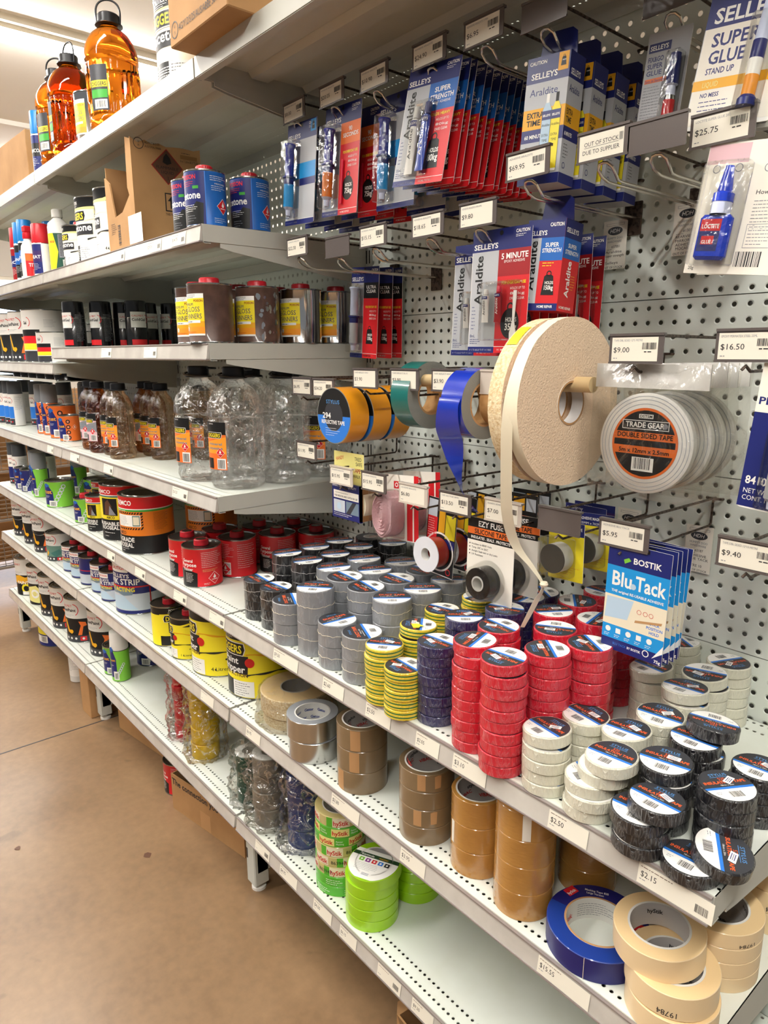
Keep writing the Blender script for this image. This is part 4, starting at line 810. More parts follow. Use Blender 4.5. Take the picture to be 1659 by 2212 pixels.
def tub_yellow(R, H):
    def f():
        k = H/190; t = base('sealant_tin', 'tin'); mb = MB(); can_body(mb, R, H, 'red', lever=True, bands=[(74*k, 'black'), (150*k, 'yellow'), (155*k, 'teal'), (158*k, 'white')]); mb.build('can', t); a = Art(); q = R/53*.9
        a.text('TREMCO', -30*q, 163*k, 12*k, 'white', w=60*q, bold=True); a.rect(-2*q, 88*k, 44*q, 146*k, 'black', 1); a.poly([(6*q, 90*k), (24*q, 90*k), (30*q, 120*k), (20*q, 142*k), (10*q, 132*k)], 'brownprint', 2); a.poly([(20*q, 90*k), (40*q, 90*k), (24*q, 122*k)], 'greyink', 3)
        a.text('ABCO', 36*q, 77*k, 9*k, 'ink', al='r', bold=True); a.text('BRUSHABLE', 46*q, 54*k, 12*k, 'white', w=70*q, al='r', bold=True); a.text('ROOSEAL', 46*q, 40*k, 12*k, 'white', w=56*q, al='r', bold=True); a.lines(0, 28*k, 56*q, 1, 3, 'white', 1.4); a.lines(0, 16*k, 24*q, 1, 3, 'white', 1.4)
        wrap(t, a, R); return t
    return f
put('ytub', tub_yellow(80, 192), 'tall yellow and black brushable sealant tin left of the orange tub', -1615, -352, M0, 8)
put('ytubs', tub_yellow(50, 130), 'small yellow and black brushable sealant tin', -1770, -385, M0, 10)
# rust paint
def chain(a, u, v, n, k, l=3):
    for i in range(n): a.ring(u+i*6*k, v+i*11*k, 4.2*k, 7.6*k, 'picgrey', l+i % 2, n=18); a.ring(u+i*6*k, v+i*11*k, 5.6*k, 6.2*k, 'white', l+2, n=18)
def rust_art(R, H, main):
    k = R/53; a = Art(); a.poly([(-60*k, H*.12), (40*k, H*.12), (38*k, H*.6), (18*k, H*.86), (-60*k, H*.86)], 'navy', 0); a.poly([(-8*k, H*.86), (10*k, H*.92), (26*k, H*.84), (8*k, H*.76)], 'blue', 1)
    a.text('rust', 34*k, H*.54, 15*k, 'goldyellow', w=44*k, al='r', bold=True); a.lines(0, H*.44, 30*k, 2, 5*k, 'white', 1.4*k); chain(a, 44*k, H*.2, 6, 1.15*k) if main != 'orange' else None
    if main == 'orange':
        for i in range(4): a.ring(52*k, H*(.16+.2*i), 6*k, 11*k, 'black', 2, n=18); a.ring(52*k, H*(.16+.2*i), 3*k, 4*k, 'white', 3, n=14)
        a.diamond(84*k, H*.55, 14*k, 'orange')
    a.rect(18*k, H*.06, 50*k, H*.28, 'white', 4); a.barcode(24*k, H*.09, 22*k, H*.15, 5); return a
def rust_tin(R, H, main):
    def f():
        t = base('rust_paint_tin', 'tin'); mb = MB(); can_body(mb, R, H, {'green': 'limeprint', 'orange': 'orange', 'dark': 'navy'}[main], lever=True); mb.build('can', t); wrap(t, rust_art(R, H, main), R); return t
    return f
def spray(R, H, body, cap, art=None, nm='spray_can'):
    def f():
        t = base(nm, 'spray can'); ch = H*.33; mb = MB(); mb.lathe([(0, 2), (R-3, 2, 'tin_lid'), (R-2, 0, 'tin_lid'), (R, 3, 'tin_lid'), (R, H-ch-7, body), (R*.9, H-ch-1, 'tin_lid'), (R*.7, H-ch+3, 'tin_lid')], body, 40); mb.build('can', t)
        c = MB(); c.lathe([(R*.96, H-ch-5), (R*.99, H-ch, cap), (R*.93, H-3, cap), (R*.88, H-.5, cap), (R*.8, H, cap), (0, H, cap)], cap, 40); c.build('cap', t)
        if art: wrap(t, art(), R)
        return t
    return f
put(('rust', 53), rust_tin(56, 112, 'green'), 'bright green rust paint tin with chain picture at the shelf front', -2300, -376, M0, 4)
put(('rust', 53), None, 'green rust paint tin in shade behind the bright one', -2235, -240, M0, 10, 'rear green rust paint tins')
put(('rust', 53), None, 'green rust paint tin at the rear right of the green row', -2090, -150, M0, 0, 'rear green rust paint tins')
put('rustred', lambda: (lambda t: (red_cap(t, 92, 19), t)[1])(rust_tin(42, 95, 'green')()), 'small green and white rust liquid tin with a red cap', -1935, -388, M0, 6)
put('ytubs', None, 'yellow sealant tin hidden behind the green rust tins', -2060, -300+30, M0, 0)
def white_art(R, H, pic='hazyblue', top='red'):
    def g():
        k = R/33; a = Art(); a.rect(-40*k, H*.45, 90*k, H*.72, 'white', 0); a.text('GALMET', -12*k, H*.62, 6*k, 'textred', w=34*k); a.text('Gal', 4*k, H*.52, 9*k, 'ink', bold=True); a.ring(14*k, H*.57, 13*k, 14.5*k, 'red', 2, a0=-60, a1=80)
        a.rect(-24*k, H*.18, 32*k, H*.44, pic, 1); a.rect(-24*k, H*.03, 32*k, H*.17, 'charcoal', 1)
        for i in range(4): a.disc((-14+i*11)*k, H*.1, 3.4*k, 'red' if i % 2 else 'white', 2)
        a.lines(38*k, H*.66, 34*k, 16, 4, 'greyink', .8); return a
    return g
def green_spray_art(): return rust_art(33, 150, 'green')
for i, (x, y, l) in enumerate(((-2885, -372, 'white and blue spray can with dark grey cap, leftmost on the bottle level'), (-2800, -300, 'white spray can with dark grey cap behind the leftmost pair'), (-2960, -376, 'white spray can with grey cap cut by the photo edge'), (-2640, -225, 'spray can with dark cap in the shaded rear'), (-2560, -150, 'rearmost dark capped spray can'))):
    put('gal', spray(33, 208, 'white', 'cap_darkgrey', white_art(33, 208, 'stripeblue'), 'spray_can'), l, x, y, -405, 6*i)
for i, (x, y, l) in enumerate(((-2440, -368, 'orange and blue spray can with light grey cap, left'), (-2370, -362, 'orange and blue spray can with light grey cap, right behind the orange tins'), (-2440, -190, 'orange and blue spray can with light grey cap at the rear'))):
    put('osp', spray(33, 208, 'orange', 'cap_grey', lambda: rust_art(33, 150, 'orange')), l, x, y, -405, 4*i)
put(('rust', 'o'), rust_tin(51, 134, 'orange'), 'larger orange rust paint tin beside the amber bottles', -2225, -356, -405, 8)
put(('rust', 'os'), rust_tin(38, 102, 'orange'), 'small orange rust paint tin at the shelf front', -2090, -372, -405, 10)
for i, (x, y, l) in enumerate(((-2560, -384, 'green rust spray can with pale grey cap beside the green tin'), (-2640, -372, 'green rust spray can with pale grey cap, second from the green tin'), (-2500, -235, 'green rust spray can with darker grey cap behind'), (-2400, -120, 'green rust spray can with darker grey cap at the rear'), (-2300, -100, 'green rust spray can with grey cap near the shelving back'))):
    put('gsp', spray(33, 200, 'limeprint', 'cap_grey' if i < 2 else 'cap_darkgrey', green_spray_art), l, x, y, M0, 6*i)
for i, (x, y, l) in enumerate(((-3040, -190, 'white spray can with dark grey cap at the far shelf end, rear'), (-3050, -290, 'white spray can with dark grey cap at the far shelf end, middle'), (-3045, -385, 'white spray can with dark grey cap at the far shelf end, front'), (-2950, -130, 'white spray can with dark grey cap against the far shelving back'))): put('gal', None, l, x, y, -405, 6*i)
for i, (x, y, l) in enumerate(((-2740, -385, 'small blue rust paint tin, right one'), (-2830, -388, 'small blue rust paint tin, left one'))): put('btin', rust_tin(38, 104, 'dark'), l, x, y, M0, 5*i)
for i, (x, y, l) in enumerate(((-2900, -382, 'white and navy spray can on the green tin level, right one'), (-2975, -385, 'white and navy spray can on the green tin level, left one'), (-2810, -280, 'white and navy spray can on the green tin level, rear one'), (-2990, -290, 'white and navy spray can on the green tin level, rear left one'))):
    put('galn', spray(33, 205, 'white', 'cap_darkgrey', white_art(33, 205, 'navy'), 'spray_can'), l, x, y, M0, 9*i)
# black spray cans
def cg_art():
    a = Art(); H = 168; a.rect(-26, 66, 30, 118, 'core_white', 0); a.text('GALMET', -22, 102, 6, 'textred', w=40); a.text('ColdGal', -22, 88, 9, 'ink', w=46, bold=True); a.ring(20, 94, 14, 15.6, 'red', 2, a0=-60, a1=80); a.rect(-26, 8, 30, 26, 'red', 0); a.lines(42, 110, 34, 22, 4.2, 'greyink', .8); return a
for i, (x, y, l, r) in enumerate(((-1858, -388, 'black spray can with white label, leftmost of the row beside the striped tins', 14), (-1796, -316, 'black spray can with white label, second from the left', 18), (-1800, -236, 'black spray can turned to its back, third from the left', 85), (-1776, -158, 'black spray can turned to its back, fourth from the left', 90), (-1752, -78, 'black spray can with small white label, rightmost and rearmost of the row', 14), (-1690, -232, 'black spray can in shade right of the receding row', 80))):
    put('cgal', spray(37, 156, 'gloss_black', 'gloss_black', cg_art), l, x, y, -52, r, 'black spray cans')
# link strip
def strip_tin(R, H, plain=False):
    def f():
        k = R/53; t = base('paint_stripper_tin', 'tin'); big = R > 60; mb = MB(); can_body(mb, R, H, 'navy', lever=big, bands=[(H*.08, 'navy'), (H*.4, 'picgrey')]); mb.build('can', t); a = Art()
        a.rect(-60*k, H*.52, 120*k, H*.545, 'red', 1)
        if not plain:
            a.rect(-20*k, H*.8, 34*k, H*.95, 'white', 1); a.text('CAUTION', 30*k, H*.85, 7*k, 'red', w=44*k, al='r', bold=True, l=3); a.text('SELLEYS', 36*k, H*.7, 8*k, 'white', w=52*k, al='r', bold=True); a.text('KWIK STRIP', 58*k, H*.57, 13*k, 'white', w=96*k, al='r', bold=True); a.text('FAST ACTING', 46*k, H*.44, 9.5*k, 'yellow', w=80*k, al='r', bold=True)
            a.poly([(-50*k, H*.36), (-50*k, H*.52), (44*k, H*.5), (40*k, H*.38), (20*k, H*.36), (4*k, H*.4)], 'steelblue', 0); a.poly([(-40*k, H*.1), (50*k, H*.1), (20*k, H*.36), (-20*k, H*.34)], 'hazyblue', 1)
        a.rect(76*k, 4, 79*k, H-6, 'darkred', 2) if big else None
        wrap(t, a, R)
        if not big: red_cap(t, H-3, 19, seal='tin_lid')
        return t
    return f
put('ls4', strip_tin(84, 188), 'large navy and grey paint stripper tin behind the small one', -1560, -345, L2, 8)
for i, (x, y, l) in enumerate(((-1712, -378, 'small navy stripper tin with red cap nearest the large one'), (-1832, -372, 'small navy stripper tin with red cap, second from the large one'), (-2065, -376, 'small navy stripper tin with red cap, fourth from the large one'), (-2178, -374, 'small navy stripper tin with red cap, leftmost'))): put('ls1', strip_tin(52, 112), l, x, y, L2, 8+3*i)
put('lsp', strip_tin(52, 112, True), 'small navy and grey tin turned to its plain back', -1952, -376, L2, 0)
# galmet paint tins
def paint_tin(R, H, pic, hot):
    def f():
        k = R/75; t = base('paint_tin', 'tin'); mb = MB(); can_body(mb, R, H, 'core_white', lid='tin_lid', lever=True, bands=[(H*.56, {'tool': 'black', 'rural': 'black', 'green': 'picgreen', 'gold': 'black'}[pic])]); mb.build('can', t); a = Art()
        a.text('GALMET', -14*k, H*.82, 10*k, 'textred', w=56*k); a.text('RustPaint', -14*k, H*.72, 13*k, 'ink', w=72*k, bold=True) if pic != 'gold' else None
        if pic != 'gold': a.ring(42*k, H*.76, 24*k, 27*k, 'red', 2, a0=-60, a1=80)
        a.lines(-20*k, H*.64, 90*k, 2, 5, 'greyink', 1)
        if pic == 'tool':
            a.poly([(-6*k, H*.5), (2*k, H*.54), (18*k, H*.3), (36*k, H*.28), (30*k, H*.2), (10*k, H*.24)], 'goldyellow', 2); a.disc(30*k, H*.26, 8*k, 'goldyellow', 2); a.poly([(64*k, H*.5), (92*k, H*.48), (96*k, H*.4), (82*k, H*.38), (74*k, H*.18), (58*k, H*.18), (72*k, H*.4)], 'orange', 2)
        elif pic == 'gold': a.poly([(-10*k, H*.34), (90*k, H*.34), (90*k, H*.54), (60*k, H*.5), (30*k, H*.56), (-10*k, H*.52)], 'goldyellow', 1); a.text('PAINT', 10*k, H*.32, 15*k, 'white', w=70*k, bold=True, shear=.2, l=3); a.ring(60*k, H*.2, 14*k, 24*k, 'yellow', 2); a.rect(40*k, H*.03, 110*k, H*.12, 'white', 3)
        elif pic == 'rural': a.poly([(-10*k, H*.1), (60*k, H*.06), (90*k, H*.3), (50*k, H*.52), (0, H*.46)], 'paleyellow', 1); a.ring(40*k, H*.3, 12*k, 22*k, 'white', 2)
        elif pic == 'green': a.poly([(30*k, H*.3), (80*k, H*.44), (96*k, H*.3), (60*k, H*.16)], 'teal', 1); a.poly([(-6*k, H*.1), (20*k, H*.3), (8*k, H*.42)], 'goldyellow', 2)
        if pic in ('tool', 'green'): a.rect(-30*k, 5, 130*k, H*.17, 'charcoal', 3); [a.disc((4+i*22)*k, H*.1, 5*k, 'white', 4) for i in range(3)]; a.rect(66*k, H*.05, 92*k, H*.15, 'red', 4); a.disc(79*k, H*.1, 5*k, 'white', 5)
        wrap(t, a, R)
        h = MB(); h.tube([((R+2)*math.cos(q), (R+2)*math.sin(q)*1, H*.86-R*.75*math.sin((q+PI*.5)/PI*PI) if 0 else H*.8-math.sin((q+2.6)/PI*PI)*H*.34) for q in [-2.6+i*PI/16 for i in range(17)]], 1.4, 'tin_lid', 6)
        h.build('handle', t) if hot else None
        return t
    return f
for l, key, x, y in (('large paint tin with gold picture at the end of the lowest shelf', ('gold', 75, 190), -2965, -372), ('large paint tin with pale yellow splash picture, second from the far end', ('rural', 75, 190), -2775, -362), ('large white topped paint tin, third from the far end of the lowest row', ('tool', 75, 190), -2580, -362), ('large white topped paint tin with yellow and orange spanners, fourth from the far end', ('tool', 75, 190), -2385, -365), ('large white topped paint tin beside the taller gap, fifth from the far end', ('tool', 75, 190), -2185, -362), ('large paint tin in shade behind the white capped spray can', ('tool', 75, 190), -1975, -336)):
    put(('pt',)+key[:2], paint_tin(key[1], key[2], key[0], False), l, x, y, L1, 4, 'large paint tins on the lowest far shelf')
for l, key, x, y, h in (('white topped paint tin with green picture on the second shelf', 'green', -2385, -372, False), ('white topped paint tin with wire handle left of the green picture tin', 'tool', -2570, -366, True), ('white topped paint tin second from the far end of the second shelf', 'tool', -2760, -362, False), ('white topped paint tin with wire handle at the far end of the second shelf', 'tool', -2960, -360, True)):
    put(('pt2', key, h, l[-5:]), paint_tin(60 if key == 'green' else 70, 124 if key == 'green' else 180, key, h), l, x, y, L2, 4, 'paint tins on the second far shelf')
put(('rust', 's'), rust_tin(42, 112, 'green'), 'small green rust paint tin beside the white capped spray can', -1762, -388, L1, 4)
put('wsp', spray(33, 190, 'limeprint', 'cap_white', green_spray_art), 'green rust spray can with a tall white cap on the lowest shelf', -1684, -396, L1, 4)
put(('rust', 'd'), rust_tin(56, 120, 'dark'), 'dark navy rust paint tin in shade behind the white capped spray can', -1760, -248, L1, 6)
# striped tins at eye level
def flag_tin(R, H):
    def f():
        k = R/70; t = base('paint_tin', 'tin'); mb = MB(); can_body(mb, R, H, 'core_white', lid='dark_tin'); mb.build('can', t); a = Art(); a.rect(-60*k, H*.02, 70*k, H*.22, 'charcoal', 0); a.rect(-10*k, H*.5, 70*k, H*.62, 'black', 1); a.rect(-10*k, H*.36, 70*k, H*.5, 'red', 1); a.rect(-10*k, H*.24, 70*k, H*.36, 'yellow', 1)
        a.text('Gal', 8*k, H*.72, 10*k, 'ink', bold=True); a.ring(24*k, H*.76, 14*k, 16*k, 'red', 2, a0=-60, a1=80); a.lines(84*k, H*.8, 40*k, 8, 4, 'greyink', .8); wrap(t, a, R); return t
    return f
put(('flag', 1), flag_tin(65, 114), 'small striped black red yellow tin at the right end of the row', -2135, -380, -106, 2)
put(('flag', 2), flag_tin(70, 146), 'medium striped tin behind the small one', -2160, -238, -106, 2)
put(('flag', 3), flag_tin(85, 205), 'large striped tin behind the medium one', -2345, -352, -106, 2)
put(('pt2', 'heavy'), paint_tin(72, 205, 'tool', False), 'white and black tin with red oval mark left of the striped tins', -2530, -372, -106, 4)
put(('pt2', 'heavy'), None, 'white and black tin at the photo edge left of the striped tins', -2700, -372, -106, 4)
for i_, (x_, y_) in enumerate(((-2860, -370), (-3015, -366), (-3000, -200))): put(('pt2', 'heavy'), None, 'white and black tin on the striped tin shelf, %s beyond the photo edge' % ['first', 'second', 'third'][i_], x_, y_, -106, 4)
put(('flag', 1), None, 'small striped tin at the rear beside the black spray cans', -1985, -300, -106, 20)
def small_tin():
    t = base('wax_tin', 'tin'); mb = MB(); can_body(mb, 44, 54, 'gloss_black', lid='gloss_black'); mb.build('can', t); a = Art(); a.rect(-30, 12, 40, 46, 'ink', 0); a.text('Tradco', 36, 24, 12, 'goldyellow', w=54, al='r', bold=True); wrap(t, a, 44); return t
for i in range(6): put('wax', small_tin, 'small dark tin with gold lettering, %s of the narrow shelf row' % ['nearest', 'second', 'third', 'fourth', 'fifth', 'farthest'][i], -1960-i*118, -400, -169.8, 4, 'small dark tins on the narrow shelf')

# ---------------------------------------------------------------- bottles
def bottle(R, H, m, cap, ribs=True, handle=False, fill=.86, lab=None, fluid=None):
    """round PET bottle, one solid refracting body"""
    def f():
        t = base('bottle', 'bottle'); b = MB(); sh = H*.66; nk = R*.32 if R > 50 else R*.42; n = 30
        def sq(a, r, z):
            q = (1+.022*(math.cos(a*n) if ribs and H*.14 < z < H*.56 else 0)) if r > nk*1.4 else 1
            return r*q*math.cos(a), r*q*math.sin(a)
        pr = [(0, 5), (R*.5, 3), (R*.78, 0), (R*.93, 4), (R*.99, 16), (R*.97, H*.1), (R*.93, H*.115), (R*.98, H*.13)]+[(R*.98, H*(.14+.42*i/8)) for i in range(1, 9)]+[(R*.93, H*.575), (R, H*.6), (R*.995, sh), (R*.95, sh+H*.05), (R*.86, sh+H*.1), (R*.7, sh+H*.16), (R*.5, sh+H*.2), (nk*1.1, sh+H*.225), (nk, sh+H*.24), (nk, H*.93), (0, H*.93)]
        b.lathe(pr, m, 60 if not ribs else 120, sq=sq); b.build('body', t)
        c = MB(); rr = nk*1.25; c.lathe([(rr*1.25, H*.905), (rr*1.25, H*.915, cap), (rr, H*.92, cap), (rr, H*.99, cap), (rr*.9, H, cap), (0, H, cap)], cap, 40, sq=lambda a, r, z: (r*(1+.02*math.cos(a*36))*math.cos(a), r*(1+.02*math.cos(a*36))*math.sin(a))); c.lathe([(rr*.8, H*.9), (rr*1.22, H*.905)], cap, 40); c.build('cap', t)
        if handle:
            h = MB(); P = []
            for i in range(25):
                a = PI*i/24; P.append((nk*1.3*math.cos(a)*(1+.45*math.sin(a)), 0, H*.91+62*math.sin(a)**.7))
            if handle == 'flat': P = [(rr*1.15*math.cos(a)+(0 if math.cos(a) < .3 else 14), rr*1.1*math.sin(a)*1.3, H*.95+10*math.cos(a/2)) for a in [i*2*PI/20 for i in range(21)]]
            h.tube(P, 2.6, 'cap_black', 6); h.build('handle', t)
        if lab: lab(t, R, H)
        return t
    return f
def dig_label(col='adhesive_orange', w=1.0, big=True):
    def g(t, R, H):
        k = R/69; a = Art(); W_ = 34*k*w if big else 30; h0, h1 = H*.17, H*.56
        a.rect(-W_, h0, W_, h1, 'orange' if col != 'pink' else 'pink', 0); a.rect(-W_, h1-(h1-h0)*.26, W_, h1, 'black', 1); a.poly([(-W_, h0+(h1-h0)*.34), (W_, h0+(h1-h0)*.34), (W_, h0+(h1-h0)*.7), (-W_, h0+(h1-h0)*.56)], 'amberlabel' if col != 'pink' else 'greyink', 1)
        a.text('CAUTION', -W_*.6, h1-6*k, 3*k if big else 2.4, 'white'); diggers_logo(a, -W_*.8, h0+(h1-h0)*.66, W_*1.5, l=3)
        a.text('mineral', -W_*.62, h0+(h1-h0)*.52, 6*k if big else 4.4, 'steelblue', w=W_*1.3, bold=True, l=4); a.text('turpentine', -W_*.68, h0+(h1-h0)*.43, 6*k if big else 4.4, 'steelblue', w=W_*1.4, bold=True, l=4)
        a.rect(-W_*.9, h0+2, -W_*.2, h0+(h1-h0)*.24, 'black', 2); a.diamond(W_*.5, h0+(h1-h0)*.36, W_*.36, l=4); a.rect(W_*.2, h0+2, W_*.92, h0+(h1-h0)*.24, 'white', 3); a.barcode(W_*.26, h0+4, W_*.6, (h1-h0)*.18, 5)
        wrap(t, a, R, a0=-84, e=1.2)
    return g
def embossed(t, R, H):
    a = Art(); a.text('DIGGERS', -6, H*.24, 9, 'clear_plastic', rot=0, w=10)
TB = bottle(69, 299, 'pet', 'cap_black', True, 'flat', lab=dig_label())
TBn = bottle(69, 296, 'pet', 'cap_black', False, 'flat')
for key, mk, x, y, l, r in (('F', TB, -801, -347, 'large clear turpentine bottle at the near shelf corner', 6), ('F', TB, -965, -361, 'large clear turpentine bottle left of the corner one', 4), ('Fn', TBn, -790, -212, 'large clear ribbed bottle without a label, second along the shelf end', 30), ('F', TB, -800, -74, 'large clear turpentine bottle nearest the shelving back', 20), ('Fn', TBn, -945, -218, 'large clear bottle in the second row behind the left one', 10), ('Fn', TBn, -950, -76, 'large clear bottle at the rear of the second row', 50)):
    put(key, mk, l, x, y, -405, r, 'large clear bottles on the bottle shelf')
SB = lambda m, c: bottle(43, 240, m, 'cap_black', True, lab=dig_label(c, big=False))
for key, m, c, x, y, l in (('T', 'pet_tea', 'o', -1490, -388, 'small clear tinted turpentine bottle at the shelf front'), ('T', 'pet_tea', 'o', -1385, -292, 'small tinted turpentine bottle beside the large bottles'), ('T2', 'pet_tea', 'o', -1592, -372, 'small tinted bottle directly left of the front one'), ('T3', 'pet_brown', 'pink', -1690, -386, 'amber small bottle with pink label, right one'), ('T3', 'pet_brown', 'pink', -1790, -378, 'amber small bottle with pink label, leftmost of the bottles'), ('T2', 'pet_tea', 'o', -1485, -280, 'small bottle in the second row behind the front one'), ('T3', 'pet_brown', 'pink', -1590, -262, 'amber small bottle in the second row'), ('T2', 'pet_tea', 'o', -1290, -190, 'small bottle in the shaded rear beside the large ones'), ('T2', 'pet_tea', 'o', -1400, -170, 'small bottle in the shaded rear, left')):
    put(key, SB(m, c), l, x, y, -405, 8, 'small turpentine bottles')
AB = bottle(70, 292, 'pet_amber', 'cap_black', True, 'up', lab=lambda t, R, H: wrap(t, Art().rect(-40, 40, 10, 150, 'charcoal', 0).rect(-38, 96, 8, 112, 'yellow', 1).text('DIGGERS', 6, 99, 9, 'ink', w=42, al='r', bold=True).rect(-30, 44, 6, 66, 'white', 1).barcode(-26, 47, 28, 16, 2).rect(-38, 70, 8, 90, 'green', 1), R, a0=-96, e=1.2))
for x, y, l, r in ((-1310, -392, 'big amber bottle with black loop handle nearest on the top shelf', 55), (-1652, -392, 'big amber bottle second along the top shelf', 10), (-1800, -388, 'big amber bottle farthest along the top shelf', 40)): put('amber', AB, l, x, y, 519, r, 'big amber bottles on the top shelf')
# sprays at left of the acetone shelf
def label_can_art(c1, c2, word, R, H):
    def g(): a = Art(); a.rect(-30, H*.08, 34, H*.62, c1, 0); a.rect(-30, H*.3, 34, H*.5, c2, 1); a.text(word, 30, H*.36, 11, 'white', al='r', w=46, bold=True); a.lines(-6, H*.26, 32, 5, 5, 'white', 1); return a
    return g
for i, (x, y, l) in enumerate(((-2255, -415, 'blue capped lubricant can, right one on the trigger spray shelf'), (-2330, -412, 'blue capped lubricant can, left one on the trigger spray shelf'), (-2235, -330, 'blue capped lubricant can behind the trigger spray'), (-2160, -250, 'blue capped lubricant can in the shaded rear'))):
    put('wd', spray(27, 222, 'white', 'cap_blue', label_can_art('black', 'blue', 'LANC', 27, 222)), l, x, y, 199, 6*i)
put('rc', spray(26, 212, 'white', 'cap_red', label_can_art('darkred', 'navy', 'RC', 26, 212)), 'red capped white can at the photo edge on the trigger spray shelf', -2400, -410, 199)
put('wcan', spray(32, 190, 'white', 'cap_red', label_can_art('navy', 'purple', 'HEAT', 32, 190)), 'white and purple can with red cap beside the trigger spray', -2110, -400, 199, 10)
def trigger():
    t = base('trigger_spray_bottle', 'spray bottle'); mb = MB(); mb.lathe([(0, 0), (26, 0), (28, 4), (28, 90), (24, 120), (13, 140), (13, 150), (0, 150)], 'white', 32); mb.build('bottle', t); wrap(t, Art().rect(-26, 12, 30, 92, 'red', 0).rect(-26, 66, 30, 90, 'orange', 1).text('TITAN', 28, 46, 12, 'white', al='r', w=44, bold=True).lines(-4, 34, 30, 4, 5, 'white', 1), 28)
    h = MB(); h.lathe([(15, 146), (16, 148), (15, 166), (10, 170), (0, 170)], 'cap_red', 24); h.box(-14, 52, -11, 11, 168, 192, 'cap_red', b=4); h.box(52, 66, -7, 7, 174, 188, 'cap_white', b=2); h.build('spray_head', t)
    g = MB(); g.tube([(34, 0, 168), (40, 0, 150), (38, 0, 134), (44, 0, 118)], 4.5, 'cap_red', 8); g.build('trigger', t); return t
put('trig', trigger, 'red and white trigger spray bottle in front of the blue capped cans', -2190, -425, 199, 100)
def white_bottle():
    t = base('bottle', 'bottle'); mb = MB(); mb.lathe([(0, 0), (33, 0), (36, 4), (36, 165), (33, 178), (18, 192), (14, 196), (14, 204), (0, 204)], 'white', 40); mb.build('body', t); c = MB(); c.lathe([(18, 198), (18, 222), (16, 225), (0, 225)], 'cap_white', 36, sq=lambda a, r, z: (r*(1+.02*math.cos(a*30))*math.cos(a), r*(1+.02*math.cos(a*30))*math.sin(a))); c.build('cap', t)
    a = Art(); a.rect(-50, 22, 86, 142, 'darkgreen', 0); a.poly([(-50, 22), (22, 22), (34, 80), (20, 142), (-50, 142)], 'yellow', 1); a.text('eco', 24, 110, 10, 'red', al='r', bold=True, l=4); a.rect(36, 60, 82, 138, 'greyink', 1); a.lines(39, 132, 40, 14, 5, 'black', 1.6); a.rect(46, 28, 78, 54, 'white', 1); a.barcode(50, 31, 24, 20, 2, vert=True); wrap(t, a, 36); return t
put('wbot', white_bottle, 'white plastic bottle with dark green and yellow label', -1985, -372, 199, 8)
put('tall', spray(26, 205, 'white', 'cap_blue', label_can_art('navy', 'black', 'DANCO', 26, 205)), 'tall white can with bright blue cap beside the far box on the top shelf', -1960, -412, 519, 0)
# floor items
def tub():
    t = base('paint_tub', 'tub'); mb = MB(); can_body(mb, 100, 198, 'yellow', bands=[(62, 'navy')], lid='tin_lid'); mb.build('can', t); a = Art(); a.rect(-50, 150, 150, 180, 'white', 0); a.rect(-50, 112, 150, 120, 'goldyellow', 1); a.lines(-30, 140, 120, 3, 7, 'brownprint', 1.4); a.rect(-20, 20, 60, 56, 'white', 1); a.barcode(20, 24, 34, 28, 2); wrap(t, a, 100); return t
put('tub', tub, 'yellow and navy paint tub standing on the floor under the far shelf', -2850, -300, -1500, 4)
put('canister', lambda: (lambda t: (wrap(t, Art().rect(-40, 30, 80, 200, 'white', 0).lines(-20, 190, 70, 20, 7, 'greyink', 1.2), 40), t)[1])(spray(40, 250, 'core_white', 'core_white', nm='canister')()), 'white canister with faded print standing on the floor by the shelf foot', -2320, -372, -1500, 0)

# ---------------------------------------------------------------- cartons
def carton(w, d, h, name='cardboard_box', open_top=False, rough=1.0):
    t = base(name, 'box'); mb = MB(); k = 4
    if open_top:
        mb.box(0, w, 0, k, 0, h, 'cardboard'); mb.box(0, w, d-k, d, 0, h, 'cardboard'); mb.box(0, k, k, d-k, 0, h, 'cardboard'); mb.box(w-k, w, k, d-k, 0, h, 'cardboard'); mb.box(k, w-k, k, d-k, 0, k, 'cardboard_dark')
    else: mb.box(0, w, 0, d, 0, h, 'cardboard', b=2)
    mb.build('carton', t); return t
# connection carton on the floor
def conn():
    t = carton(362, 190, 124, open_top=True); a = Art(); a.text('The connection you can trust', 5, 92, 21, 'ink', w=352, bold=True); a.rect(150, 2, 200, 60, 'tan', 0); m = MB(); a.into(m, 'front'); m.build('printing', sub_of(t, 'carton'))
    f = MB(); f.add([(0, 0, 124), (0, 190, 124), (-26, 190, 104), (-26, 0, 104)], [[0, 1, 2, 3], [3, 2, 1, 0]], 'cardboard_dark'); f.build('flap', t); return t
o = put('conn', conn, 'brown carton on the floor printed The connection you can trust', -1172, -440, -1500, 9.5)
for i in range(4):
    put(('ins', 'black', 1), None, 'black insulation tape roll lying in the floor carton, %s of its front row' % ['first', 'second', 'third', 'fourth'][i], -1118+i*77, -352+i*12, -1496+60+(i % 2)*3, i*40, None)
for i in range(4):
    for j in range(3): put(('ins', 'black', 0), None, 'black tape roll in the floor carton, %s stack, %s layer up' % (['first', 'second', 'third', 'fourth'][i], ['lowest', 'middle', 'upper'][j]), -1118+i*77, -352+i*12, -1496+j*18+.5, 0, 'buried tapes in the floor carton')
